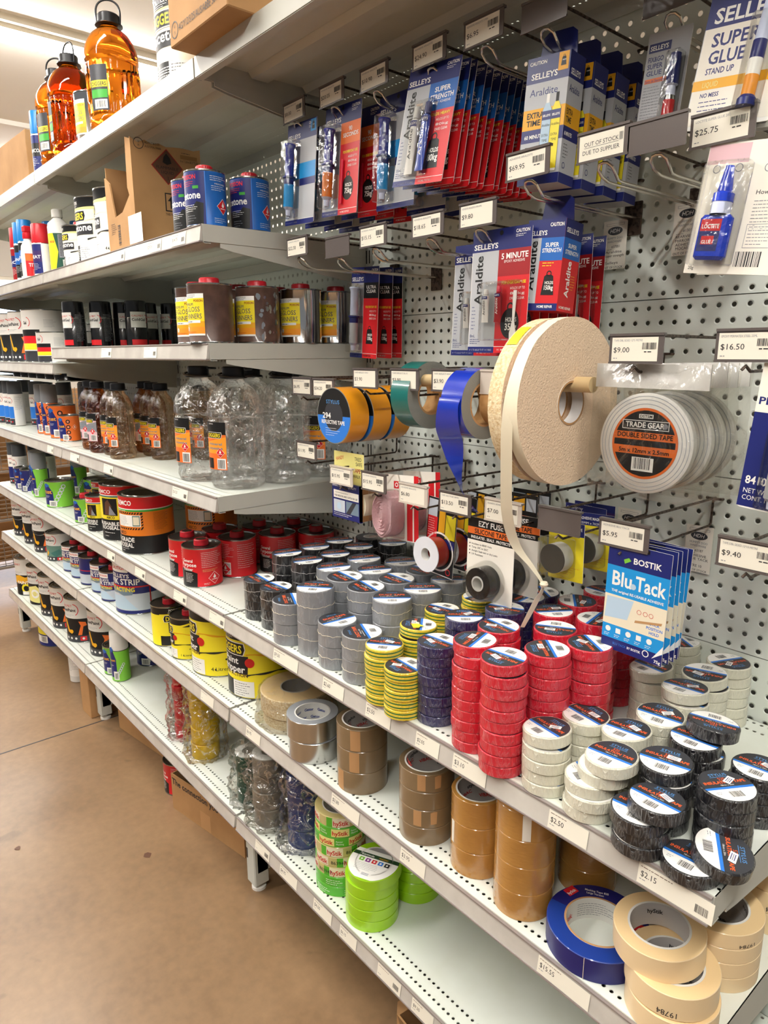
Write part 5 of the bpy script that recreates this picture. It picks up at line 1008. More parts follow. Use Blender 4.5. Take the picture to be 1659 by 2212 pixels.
# open carton on the acetone shelf
def open_carton():
    t = base('open_carton', 'box'); mb = MB(); W_, D, H = 200, 192, 266
    def torn(seed, n, w, h, lo): r = random.Random(seed); return [(w*i/n, h-(abs(math.sin(i*1.7+seed))*lo if 0 < i < n else 0)-r.uniform(0, lo*.4)) for i in range(n+1)]
    # right side wall (faces +X) full height with ragged top, front wall cut low in the middle
    P = [(0, 0, 0), (0, D, 0)]+[(0, D-q[0], q[1]) for q in torn(2, 10, D, H, 10)]; n = len(P)
    mb.add([(W_, p_[1], p_[2]) for p_ in P]+[(W_-4, p_[1], p_[2]) for p_ in P], [list(range(n)), list(range(2*n-1, n-1, -1))]+[[i, (i+1) % n, n+(i+1) % n, n+i][::-1] for i in range(n)], 'cardboard')
    F = [(0, 0), (W_-4, 0), (W_-4, H-6), (W_-34, H+4), (W_-40, 150), (W_-30, 130), (W_-86, 96), (60, 90), (34, 180), (0, 200)]; n = len(F)
    mb.add([(p_[0], 0, p_[1]) for p_ in F]+[(p_[0], 4, p_[1]) for p_ in F], [list(range(n)), list(range(2*n-1, n-1, -1))]+[[i, (i+1) % n, n+(i+1) % n, n+i][::-1] for i in range(n)], 'cardboard')
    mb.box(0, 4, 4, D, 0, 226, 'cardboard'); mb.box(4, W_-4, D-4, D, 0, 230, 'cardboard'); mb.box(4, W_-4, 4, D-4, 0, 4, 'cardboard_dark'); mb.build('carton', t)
    a = Art(); a.poly([(96, 206-44), (140, 206), (96, 206+44), (52, 206)], 'darkred', 0); a.poly([(96, 206-41), (137, 206), (96, 206+41), (55, 206)], 'brownprint', 1); a.poly([(96, 211), (84, 216), (87, 229), (95, 239), (105, 228), (108, 216)], 'black', 3)
    a.text('FLAMMABLE', 96, 200, 7, 'black', w=60, al='c'); a.text('LIQUID', 96, 189, 7, 'black', w=34, al='c'); a.text('3', 96, 174, 8, 'black', al='c')
    a.ring(22, 252, 12, 13.5, 'ink', 1); a.text('u', 22, 254, 7, 'ink', al='c'); a.text('n', 22, 245, 7, 'ink', al='c'); a.text('4G/Y17.8/S/25', 38, 254, 5, 'ink', w=40); a.text('AUS/OPAL/30686', 38, 245, 5, 'ink', w=44)
    a.lines(138, 246, 40, 1, 4, 'ink', 1.2); a.text('6 x 1 Litre BOTTLES', 134, 224, 6, 'ink', w=50); a.rect(134, 232, 182, 242, 'cardboard_dark', 0); a.rect(84, 96, 122, 142, 'ink', 1); a.rect(87, 99, 119, 139, 'cardboard', 2); a.poly([(103, 136), (91, 122), (98, 122), (98, 104), (108, 104), (108, 122), (115, 122)], 'ink', 3); a.text('THIS WAY UP', 103, 86, 6, 'ink', al='c', w=40)
    m = MB(); a.into(m, 'right', x=W_, base_off=.4); m.build('printing', t)
    a = Art(); a.rect(150, 10, 240, 80, 'white', 0); a.lines(26, 74, 40, 6, 5, 'ink', 1.2); a.barcode(74, 16, 18, 56, 2, vert=True); m = MB(); a.into(m, 'front', base_off=.4); m.build('label', sub_of(t, 'carton')); return t
put('ocarton', open_carton, 'open torn cardboard carton with a dark red flammable diamond', -1309, -440, 199, 0)
# top shelf carton
def top_carton():
    t = carton(236, 300, 215); a = Art(); a.ring(24, 26, 13, 15, 'ink', 1); a.text('u', 24, 29, 8, 'ink', al='c'); a.text('n', 24, 18, 8, 'ink', al='c'); a.text('4G/Y12/S/25/AUS/ABBE 30936', 42, 19, 12, 'ink', w=172); a.rect(96, 70, 134, 215, 'tan', 0)
    m = MB(); a.into(m, 'front', base_off=.5); m.build('printing', sub_of(t, 'carton')); a = Art(); a.ring(40, 60, 15, 17, 'ink', 1); a.text('u', 40, 63, 9, 'ink', al='c'); a.text('n', 40, 50, 9, 'ink', al='c'); a.text('4G/Y12/S/25', 64, 52, 14, 'ink'); a.poly([(60, 0), (330, 0), (330, 120), (150, 160)], 'tan', 0) if 0 else None
    m = MB(); a.into(m, 'right', x=236, base_off=.5); m.build('side_printing', sub_of(t, 'carton')); return t
put('tcarton', top_carton, 'brown cardboard carton printed with a UN mark on the top shelf', -685, -512, 519.2, 0)
put('farbox', lambda: (lambda t: (lambda m: (m.build('printing', t), t)[1])(Art().poly([(60, 90), (90, 120), (60, 150), (30, 120)], 'darkred', 0).into(MB(), 'front', base_off=.5)))(carton(420, 300, 165)), 'brown cardboard box at the far left end of the top shelf', -2450, -452, 519.2, 2)
put('fb1', lambda: carton(96, 260, 200), 'plain brown carton on the floor behind the middle shelf foot', -2018, -455, -1500, 2)
put('fb2', lambda: (lambda t: (lambda m: (m.build('printing', t), t)[1])(Art().text('The connection', 20, 130, 18, 'ink', w=200).into(MB(), 'front')))(carton(330, 230, 158)), 'long brown carton on the floor left of the red tin', -1780, -392, -1500, 8)
def torn_box():
    t = carton(300, 260, 120, open_top=True); f = MB(); f.add([(0, 0, 120), (-40, 30, 96), (-62, 62, 50), (-50, 140, 76), (-40, 180, 108), (0, 230, 120)], [[0, 1, 2, 3, 4, 5], [5, 4, 3, 2, 1, 0]], 'cardboard'); f.add([(0, 0, 120), (60, -30, 150), (120, -16, 138), (200, -34, 146), (290, 0, 120)], [[0, 1, 2, 3, 4], [4, 3, 2, 1, 0]], 'cardboard'); f.build('torn_flap', t); return t
put('tbox', torn_box, 'torn open cardboard box on the floor at the bottom of the photo', -82, -440, -1500, -6)
gb = MB(); gb.box(0, 66, 0, 150, 0, 112, 'painter_green', b=2); tag(gb.build('green_box', loc=V(-503, -340, -1500)), 'small green carton on the floor under the printed green tapes', 'box')
# far end rack
bb = None
for x, y, r_, l in ((-1290, -870, 9, 'small dark leaf fragment on the open floor near the tin'), (-420, -1060, 8, 'small dark leaf fragment near the bottom of the photo'), (-640, -1480, 7, 'small dark chip lying on the floor at the lower left'), (-1010, -590, 12, 'dark leaf scrap on the floor by the printed carton'), (-560, -1180, 5, 'tiny dark speck on the lower floor')):
    rr = random.Random(int(x)); d_ = MB(); P = [(r_*rr.uniform(.5, 1.3)*math.cos(k*.9), r_*rr.uniform(.5, 1.2)*math.sin(k*.9), rr.uniform(.3, 1.4)) for k in range(7)]; d_.add(P, [list(range(7))], 'brownprint'); d_.add([(a_, b_, 0.1) for a_, b_, c_ in P], [list(range(7))[::-1]], 'brownprint'); tag(d_.build('leaf_scrap', loc=V(x, y, -1499.8)), l, 'leaf')
bn = MB(); bn.box(0, 10, -700, 560, 0, 150, 'lime_tape'); bn.box(-1, 11, -700, 560, 150, 230, 'white'); bn.box(-10, 0, -700, -660, -1400, 230, 'housing'); tag(bn.build('banner', loc=V(-5200, 0, -10)), 'lime and white banner board standing far behind the striped tins', 'banner')
rk = thing('wire_rack', 'brown wire mesh rack standing beyond the far shelf end', 'rack', -3950, -100, -1500)
bk = MB(); bk.box(-70, -60, -520, 520, 150, 1210, 'cardboard_dark'); bk.build('back_board', rk)
for k_ in range(4):
    m = MB(); z = 120+k_*300; m.box(-20, 20, -500, 500, z, z+12, 'mesh_brown')
    for j in range(24): m.box(-3, 3, -500+j*43, -497+j*43, z, z+200, 'mesh_brown')
    for j in range(8): m.box(-3, 3, -500, 500, z+j*26, z+j*26+3, 'mesh_brown')
    m.build('mesh_basket', rk)
for s_ in (-500, 496): m = MB(); m.box(-14, 14, s_, s_+14, 0, 1260, 'mesh_brown'); m.build('post', rk)
# ================================================================ HOOKS
def mk_hook(kind, L=288, mat_='ticketpaper', blank=False, price=None, name_=None, clear=False, code=True, oos=False):
    t = base('display_hook', 'hook')
    a = MB(); a.tube([(0, 0, 17), (0, -L*.5, 18), (0, -L+2, 19)], 2.3, 'hook_steel', 8); a.tube([(-14, -1, 17), (-12, -7, 17), (0, -8, 17), (12, -7, 17), (14, -1, 17)], 2.3, 'hook_steel', 8); a.build('ticket_arm', t)
    b = MB()
    if kind == 'loop':
        w = 7
        P = [(-w, -4, -44), (-w, -(L-44), -44), (-w-1, -(L-30), -43), (-w-4, -(L-18), -37), (-w-4, -(L-9), -29), (-w+1, -(L-4), -24), (0, -(L-3), -23), (w-1, -(L-4), -24), (w+4, -(L-9), -29), (w+4, -(L-18), -37), (w+1, -(L-30), -43), (w, -(L-44), -44), (w, -4, -44)]
        b.tube(P, 2.2, 'hook_chrome', 8); b.box(-17, 17, -5, -1, -72, -16, 'hook_steel', b=1); b.build('product_arm', t)
    else:
        b.tube([(0, -8, 17), (0, -9, -26), (0, -14, -30), (0, -(L-24), -32), (0, -(L-12), -32), (-2, -(L-2), -25), (-5, -(L+2), -30)], 2.1, 'hook_steel', 8); b.build('product_arm', t)
    h = MB(); m = 'clear_holder' if clear else 'holder_plastic'
    h.box(-41, 41, -L-1.6, -L, -19, 19, m); h.box(-41, 41, -L-3.2, -L+5, 17.5, 21, m); h.box(-41, 41, -L-3, -L-1.4, -20.5, -18, m); h.build('ticket_holder', t)
    if not blank:
        q = Art(); q.rect(-37, -17, 33, 15.5, mat_, 0)
        if oos: q.text('OUT OF STOCK', -2, 1, 5.4, 'ink', w=54, al='c'); q.rect(-29, -1, 25, -.5, 'ink', 1); q.text('DUE TO SUPPLIER', -2, -9.5, 5.4, 'ink', w=58, al='c'); q.barcode(26, 0, 6, 10, 2)
        else:
            q.text(name_ or 'ADHESIVE ARALDITE', -34, 10, 2.8, 'greyink', w=44); q.text(price, -34, -5, 7, 'ink', w=9.5*len(price)*.45*1.15); q.lines(-34, -13.5, 10, 1, 3, 'greyink', 1.1)
            if code: q.barcode(10, -1, 21, 9, 2, seed=len(price)); q.lines(13, -5, 18, 1, 3, 'ink', 1.4)
        m2 = MB(); q.into(m2, 'front', y=-L-1.7, base_off=.15); m2.build('price_ticket', sub_of(t, 'ticket_holder'))
    return t
def hook(x, z, kind, lab, **kw):
    t = mk_hook(kind, **kw); t.location = V(x, 0, z); t['label'] = lab; return t
# top row
hook(-585, 427, 'loop', 'display hook with a pale ticket at the left end of the top row', price='$8.00')
hook(-450, 426, 'loop', 'second display hook from the left in the top row, priced $20.05', price='$20.05')
hook(-318, 421, 'loop', 'third display hook from the left in the top row, priced $10.90', price='$10.90')
hook(-172, 419, 'loop', 'top row display hook holding the long red glue row, priced $24.90', price='$24.90')
hook(-50, 416, 'loop', 'empty display hook in the top row priced $6.95', price='$6.95', name_='ADHESIVE ARALDITE 5 MIN')
hook(60, 408, 'loop', 'display hook with an empty ticket holder above the silver glue cartons', blank=True, L=280)
hook(200, 410, 'loop', 'display hook in the top row behind the super glue cards', blank=True, L=180)
hook(322, 405, 'loop', 'display hook at the top right holding the super glue card', blank=True)
# second row, low group
hook(-588, 155, 'loop', 'display hook priced $22.30 holding the ultra clear glue packs', price='$22.30')
hook(-440, 139, 'loop', 'empty display hook with a blank holder left of the $15.15 ticket', blank=True)
hook(-324, 146, 'loop', 'empty display hook priced $15.15', price='$15.15')
hook(-172, 146, 'loop', 'display hook priced $18.65', price='$18.65')
hook(-53, 147, 'loop', 'display hook priced $9.80 holding the five minute glue row', price='$9.80', name_='ADHESIVE ARALDITE 5MIN 8ML', code=False)
hook(58, 200, 'loop', 'display hook priced $69.95 holding the red and silver glue carton', price='$69.95', L=302)
hook(177, 205, 'loop', 'empty display hook with an out of stock ticket', oos=True)
hook(257, 200, 'loop', 'empty display hook with a blank dark holder right of the out of stock one', blank=True)
hook(330, 198, 'loop', 'display hook priced $25.75 holding the blue super glue bottle card', price='$25.75', name_='LOCTITE SUPER GLUE 20G', L=262)
# third row
hook(-604, -150, 'single', 'display hook in front of the clear bottles, left ticket of two', price='$6.95', L=275)
hook(-500, -150, 'single', 'display hook priced $34.20 beside the orange reflective tape', price='$34.20')
hook(-352, -126, 'single', 'display hook right above the orange reflective tape, priced $3.90', price='$3.90', name_='TAPE REFLECT ORG', code=False)
hook(-232, -125, 'single', 'display hook priced $3.90 in front of the green reflective tape', price='$3.90', name_='TAPE REFLECT BLUE', code=False)
hook(-116, -124, 'single', 'display hook priced $3.90 in front of the blue reflective tape', price='$3.90', name_='TAPE REFLECT WHT', code=False)
hook(4, -124, 'single', 'display hook with a clear empty holder above the brown cardboard cores', blank=True, clear=True)
hook(140, -96, 'single', 'plain display hook whose tip pokes through the giant cream tape roll', blank=True, clear=True, L=150)
hook(250, -71, 'single', 'display hook priced $9.00 holding the double sided tape bags', price='$9.00', name_='TAPE DBL SIDED 12*5 METRE')
hook(398, -68, 'single', 'display hook priced $16.50 at the right edge', price='$16.50', name_='EPOXY PERMATEX STEEL 25ML', L=280)
# fourth row
hook(-574, -297, 'single', 'empty display hook with a green dot on its ticket', price='$11.95', L=288)
hook(-440, -340, 'single', 'display hook priced $15.95 holding the anti slip tape box', price='$15.95', clear=True)
hook(-330, -339, 'single', 'display hook priced $15.95 holding the pink hook and loop pack', price='$15.95', L=286)
hook(-206, -347, 'single', 'display hook priced $6.80 above the red spool card', price='$6.80', clear=True, code=False)
hook(-92, -346, 'single', 'display hook priced $13.50 holding the silicone tape cards', price='$13.50', name_='TAPE SELF FUSE 38MM')
hook(22, -343, 'single', 'display hook priced $7.00 behind the hanging tape end', price='$7.00', name_='MAGNETIC ADHESIVE STRIP', clear=True)
hook(132, -340, 'single', 'display hook with a blank grey holder above the magnetic tape cards', blank=True, L=280)
hook(252, -339, 'single', 'display hook priced $5.95 holding the blue reusable adhesive packs', price='$5.95', name_='ADHESIVE BLU TACK')
hook(430, -331, 'single', 'empty display hook priced $9.40 at the right edge', price='$9.40', name_='TAPE DBL SIDED 12*10 METRE')

# ================================================================ HANGING PACKS
def backing(t, W_, H, art, edge='white', z0=0, th=.9, r=5, x0=None):
    x0 = -W_/2 if x0 is None else x0
    mb = MB(); P = []
    for cx, cz, a0 in ((x0+r, z0-H+r, 180), (x0+W_-r, z0-H+r, 270), (x0+W_-r, z0-r, 0), (x0+r, z0-r, 90)):
        for k in range(5): a = math.radians(a0+k*22.5); P.append((cx+r*math.cos(a), cz+r*math.sin(a)))
    n = len(P); mb.add([(p_[0], 0, p_[1]) for p_ in P]+[(p_[0], th, p_[1]) for p_ in P], [list(range(n)), list(range(2*n-1, n-1, -1))]+[[(i+1) % n, i, n+i, n+(i+1) % n] for i in range(n)], edge)
    art.into(mb, 'front', base_off=.15); return mb.build('backing_card', t)
def blister(t, x0, x1, z0, z1, d, m='blister', name='blister'):
    mb = MB(); mb.box(x0, x1, -d, -1.0, z0, z1, m, b=min(3, d*.3)); mb.f.pop(-1) if 0 else None; return mb.build(name, t)
def glue_tube(t, x, ztop, h, w, mbody, mcap, name, word='Araldite', rot=0, col='ink'):
    mb = MB(); r = w*.36; cz = ztop
    prof = [(0, 0), (r*.62, 0), (r*.72, -1), (r*.78, -h*.17), (r*.5, -h*.175)]
    c = MB(); c.lathe([(p_[0], p_[1]) for p_ in prof], mcap, 20, cx=x, cy=-8, cz=cz); c.build('tube_cap', t)
    n = 18; vs = []; Z = [(-h*.175, r*.55, r*.55), (-h*.2, r, r), (-h*.3, w*.42, r*.95), (-h*.6, w*.45, r*.7), (-h*.93, w*.49, 1.2), (-h, w*.5, .8)]
    for zz, rx, ry in Z:
        for k in range(n): a = 2*PI*k/n; vs.append((x+rx*math.cos(a), -8+ry*math.sin(a), cz+zz))
    fs = [[k*n+i, (k+1)*n+i, (k+1)*n+(i+1) % n, k*n+(i+1) % n] for k in range(len(Z)-1) for i in range(n)]+[list(range(n)), list(range((len(Z)-1)*n, len(Z)*n))[::-1]]
    mb.add(vs, fs, mbody); o = mb.build(name, t)
    a = Art(); a.rect(-w*.4, -h*.3, w*.4, -h*.215, 'navy', 0); a.text('SELLEYS', 0, -h*.275, h*.035, 'white', al='c', l=1) if word == 'Araldite' else None
    a.text(word, w*.14, -h*.78, w*.34, col, w=h*.44, rot=90, bold=False, l=1) if word else None
    m2 = MB(); 
    for vs_, fs_, m_, l_ in a.it:
        P = []
        for u, v in vs_:
            f = (-v/h-.2)/.73; ry = r*.97*(1-f)+1.4*f+.8; P.append((x+u, -8-ry*math.sqrt(max(0, 1-(u/(w*.52))**2))-.3-l_*.15, cz+v))
        m2.add(P, fs_, m_)
    m2.build('tube_label', o); return o
def syringe(t, x, ztop, h, r, upper='syringe_blue', lower='adhesive_orange', word='Araldite'):
    a = MB(); a.lathe([(0, 0), (r*1.0, 0), (r*1.05, -3), (r*.8, -8), (r*.8, -h*.44), (0, -h*.44)], upper, 24, cx=x, cy=-r-3, cz=ztop); a.build('plunger', t)
    b = MB(); b.lathe([(r*1.15, -h*.45), (r*1.15, -h*.47, 'navy'), (r*.9, -h*.48, 'navy'), (r*.9, -h*.56, 'navy'), (r*.9, -h*.88, lower), (r*.5, -h*.92, 'nozzle_clear'), (r*.42, -h, 'nozzle_clear'), (0, -h, 'nozzle_clear')], lower, 24, cx=x, cy=-r-3, cz=ztop); b.build('barrel', t)
def weight(a, u, v, k, txt, round_=False, l=3):
    if round_: a.disc(u, v, 22*k, 'black', l, sy=1.25); a.ring(u, v+30*k, 5*k, 8*k, 'black', l, n=20)
    else: a.poly([(u-20*k, v-26*k), (u+20*k, v-26*k), (u+14*k, v+24*k), (u+8*k, v+28*k), (u-8*k, v+28*k), (u-14*k, v+24*k)], 'black', l); a.ring(u, v+31*k, 5*k, 8*k, 'black', l, n=20)
    a.text('HOLDS', u+3*k, v+3*k, 8*k, 'white', w=26*k, al='c', bold=True, l=l+1); a.text(txt, u+3*k, v-12*k, 12*k, 'white', w=28*k, al='c', bold=True, l=l+1)
def selleys_card(kind, W_, H):
    def f():
        t = base('glue_blister_pack', 'glue pack'); a = Art(); L_ = -W_/2; R_ = W_/2; split = L_+W_*.47; z = -H
        a.rect(L_+1, z+1, R_-1, -1, 'greycard', 0); a.rect(L_, -H*.17, R_, 0, 'navy', 1); a.rect(split, z+1, R_, -H*.17, {'super': 'red', 'five': 'red', 'ninety': 'red', 'clear': 'red', 'blue': 'greycard'}[kind], 1)
        a.rect(L_, z, split, z+H*.05, 'navy', 2); a.rect(split, z, R_, z+H*.05, 'red' if kind != 'blue' else 'navy', 2); a.rect(split, z+H*.05, R_, z+H*.054, 'white', 3)
        a.text("IF IT'S SELLEYS IT WORKS", L_+W_*.03, z+H*.017, H*.014, 'white', w=W_*.4); a.text('HOME REPAIR', split+W_*.06, z+H*.018, H*.017, 'white', w=W_*.26, bold=True) if kind != 'blue' else None
        a.text('SELLEYS', L_+W_*.03, -H*.15, H*.042, 'white', w=W_*.42, bold=True); a.text('CAUTION', R_-W_*.04, -H*.05, H*.026, 'white', w=W_*.22, al='r', bold=True); a.lines(R_-W_*.26, -H*.067, W_*.22, 2, 2.6, 'white', .8)
        a.text('Araldite', L_+W_*.2, -H*.6, W_*.125, 'black', w=H*.4, rot=90, bold=True)
        if kind == 'super': a.rect(split, -H*.4, R_, -H*.17, 'blue', 2); a.text('SUPER', split+W_*.26, -H*.25, H*.04, 'white', w=W_*.3, al='c', bold=True, l=4); a.text('STRENGTH', split+W_*.26, -H*.31, H*.04, 'white', w=W_*.44, al='c', bold=True, l=4); a.text('EPOXY ADHESIVE', split+W_*.26, -H*.345, H*.02, 'white', w=W_*.36, al='c', l=4)
        elif kind == 'five': a.rect(split, -H*.38, R_, -H*.17, 'darkred', 2); a.text('5 MINUTE', split+W_*.27, -H*.245, H*.045, 'white', w=W_*.44, al='c', bold=True, l=4); a.text('EPOXY ADHESIVE', split+W_*.27, -H*.275, H*.02, 'white', w=W_*.34, al='c', l=4)
        elif kind == 'ninety': a.rect(split, -H*.36, R_, -H*.17, 'orange', 2); a.text('90', split+W_*.26, -H*.25, H*.04, 'white', al='c', bold=True, l=4); a.text('SECONDS', split+W_*.27, -H*.3, H*.036, 'white', w=W_*.42, al='c', bold=True, l=4)
        elif kind == 'clear': a.rect(split, -H*.34, R_, -H*.17, 'black', 2); a.text('ULTRA', split+W_*.27, -H*.235, H*.034, 'white', w=W_*.34, al='c', bold=True, l=4); a.text('CLEAR', split+W_*.27, -H*.28, H*.034, 'white', w=W_*.34, al='c', bold=True, l=4)
        else: a.rect(L_+4, -H*.55, R_, -H*.4, 'skyblue', 2); a.rect(split, -H*.62, R_, -H*.55, 'navy', 2); a.rect(R_-W_*.2, -H*.12, R_-W_*.03, H*-.01, 'skyblue', 2); weight(a, R_-W_*.115, -H*.07, .25, '', l=3)
        if kind != 'blue':
            a.text('HOLDS HEAVY' if kind == 'super' else 'FOR EVERYDAY USE', R_-W_*.05, -H*.445, H*.024, 'yellow', w=W_*.4, al='r', bold=True, l=4)
            for i, s_ in enumerate(('HOLDS UP TO', '80kg', 'DRIES CLEAR')): a.text(s_, R_-W_*.06, -H*(.49+i*.04), H*.02, 'white', w=W_*.24, al='r', l=4)
            weight(a, split+W_*.25, -H*.76, W_/128*(.9 if kind != 'clear' else .8), {'super': '80kg', 'five': '35kg', 'ninety': '75kg', 'clear': '130kg'}[kind], round_=kind in ('ninety', 'five'))
        a.lines(L_+W_*.04, -H*.62, W_*.08, 7, H*.03, 'navy', .9, 2); a.text({'super': '35mL', 'five': '8mL'}.get(kind, '24mL'), L_+W_*.03, -H*.87, H*.024, 'navy'); a.lines(L_+W_*.03, -H*.89, W_*.22, 3, H*.017, 'navy', .9, 2)
        a.disc(0, -7, 4, 'black', 6); backing(t, W_, H, a)
        if kind == 'super':
            glue_tube(t, L_+W_*.36, -H*.36, H*.56, 21, 'tube_white', 'cap_pink' if 0 else 'core_white', 'tube'); glue_tube(t, L_+W_*.57, -H*.34, H*.56, 21, 'tube_blue', 'navy', 'tube', col='white'); blister(t, L_+W_*.24, L_+W_*.7, -H*.94, -H*.32, 17)
        elif kind == 'five':
            glue_tube(t, L_+W_*.34, -H*.48, H*.27, 15, 'tube_white', 'core_white', 'tube'); glue_tube(t, L_+W_*.56, -H*.46, H*.29, 15, 'darkred', 'cap_pink', 'tube', col='white'); blister(t, L_+W_*.25, L_+W_*.92, -H*.9, -H*.42, 14)
            s_ = MB(); s_.add([(L_+W_*u, -4, -H*v) for u, v in ((.78, .5), (.83, .5), (.83, .56), (.815, .74), (.85, .84), (.845, .89), (.75, .89), (.745, .84), (.785, .74), (.775, .56))]+[(L_+W_*u, -2.5, -H*v) for u, v in ((.78, .5), (.83, .5), (.83, .56), (.815, .74), (.85, .84), (.845, .89), (.75, .89), (.745, .84), (.785, .74), (.775, .56))], [list(range(10))[::-1], list(range(10, 20))]+[[i, (i+1) % 10, 10+(i+1) % 10, 10+i] for i in range(10)], 'white'); s_.build('spatula', t)
        else:
            syringe(t, L_+W_*.3, -H*.22, H*.7, 12, 'syringe_blue' if kind != 'clear' else 'nozzle_clear', {'ninety': 'adhesive_orange', 'clear': 'greycard', 'blue': 'skyblue'}[kind]); blister(t, L_+W_*.12, L_+W_*.5, -H*.94, -H*.18, 27)
            if kind == 'ninety': s_ = MB(); s_.box(L_+W_*.56, L_+W_*.6, -5, -2, -H*.9, -H*.5, 'cap_pink'); s_.build('spatula', t)
        return t
    return f
NTH = ['front', 'second', 'third', 'fourth', 'fifth', 'sixth', 'seventh', 'eighth', 'ninth', 'tenth', 'eleventh', 'twelfth', 'thirteenth', 'last']
def row(key, maker, x, z, ys, lab, group, tilt=(-5, 3), jit=2):
    for i, y in enumerate(ys):
        r = random.Random(i*3+len(key)); n = len(ys)
        put(key, maker, lab % (NTH[i] if i < n-1 or n == 1 else 'rearmost'), x+r.uniform(-jit, jit)*(i > 0), y, z+r.uniform(-1, 1)*(i > 0), r.uniform(-2, 2)*(i > 0), group, tilt=(tilt[0]+r.uniform(-1, 1), tilt[1]+r.uniform(-1, 1)))
row('cb', selleys_card('blue', 110, 205), -570, 405, (-278, -230, -180, -130), '%s navy and sky blue syringe glue card at the left end of the top row', 'blue syringe glue cards on the leftmost top hook', tilt=(-2, 2))
row('c9', selleys_card('ninety', 118, 207), -438, 408, (-268, -222, -176, -120), '%s ninety second glue card with orange panel', 'ninety second glue cards on one hook', tilt=(-2, 2))
row('cb', None, -308, 404, (-236, -160, -90), '%s navy syringe glue card left of the long red row', 'blue syringe glue cards beside the red row', tilt=(-1, 1))
row('cs', selleys_card('super', 126, 196), -166, 404, [-278+i*19.5 for i in range(13)], '%s super strength red and silver glue card in the long receding row', 'super strength glue cards on one hook', tilt=(-8, 4))
row('c5', selleys_card('five', 126, 200), -22, 124, (-262, -236, -210, -186, -160, -134, -100, -60), '%s five minute red glue card', 'five minute glue cards on one hook', tilt=(-1, 0))
row('c5', None, -128, 119, (-196, -120), '%s five minute glue card turned slightly left of the main row', 'five minute glue cards on the hook to the left', tilt=(-1, 0))
row('cc', selleys_card('clear', 104, 212), -580, 125, (-102, -62, -28), '%s ultra clear glue card above the orange tape', 'ultra clear glue cards on one hook', tilt=(0, 2))
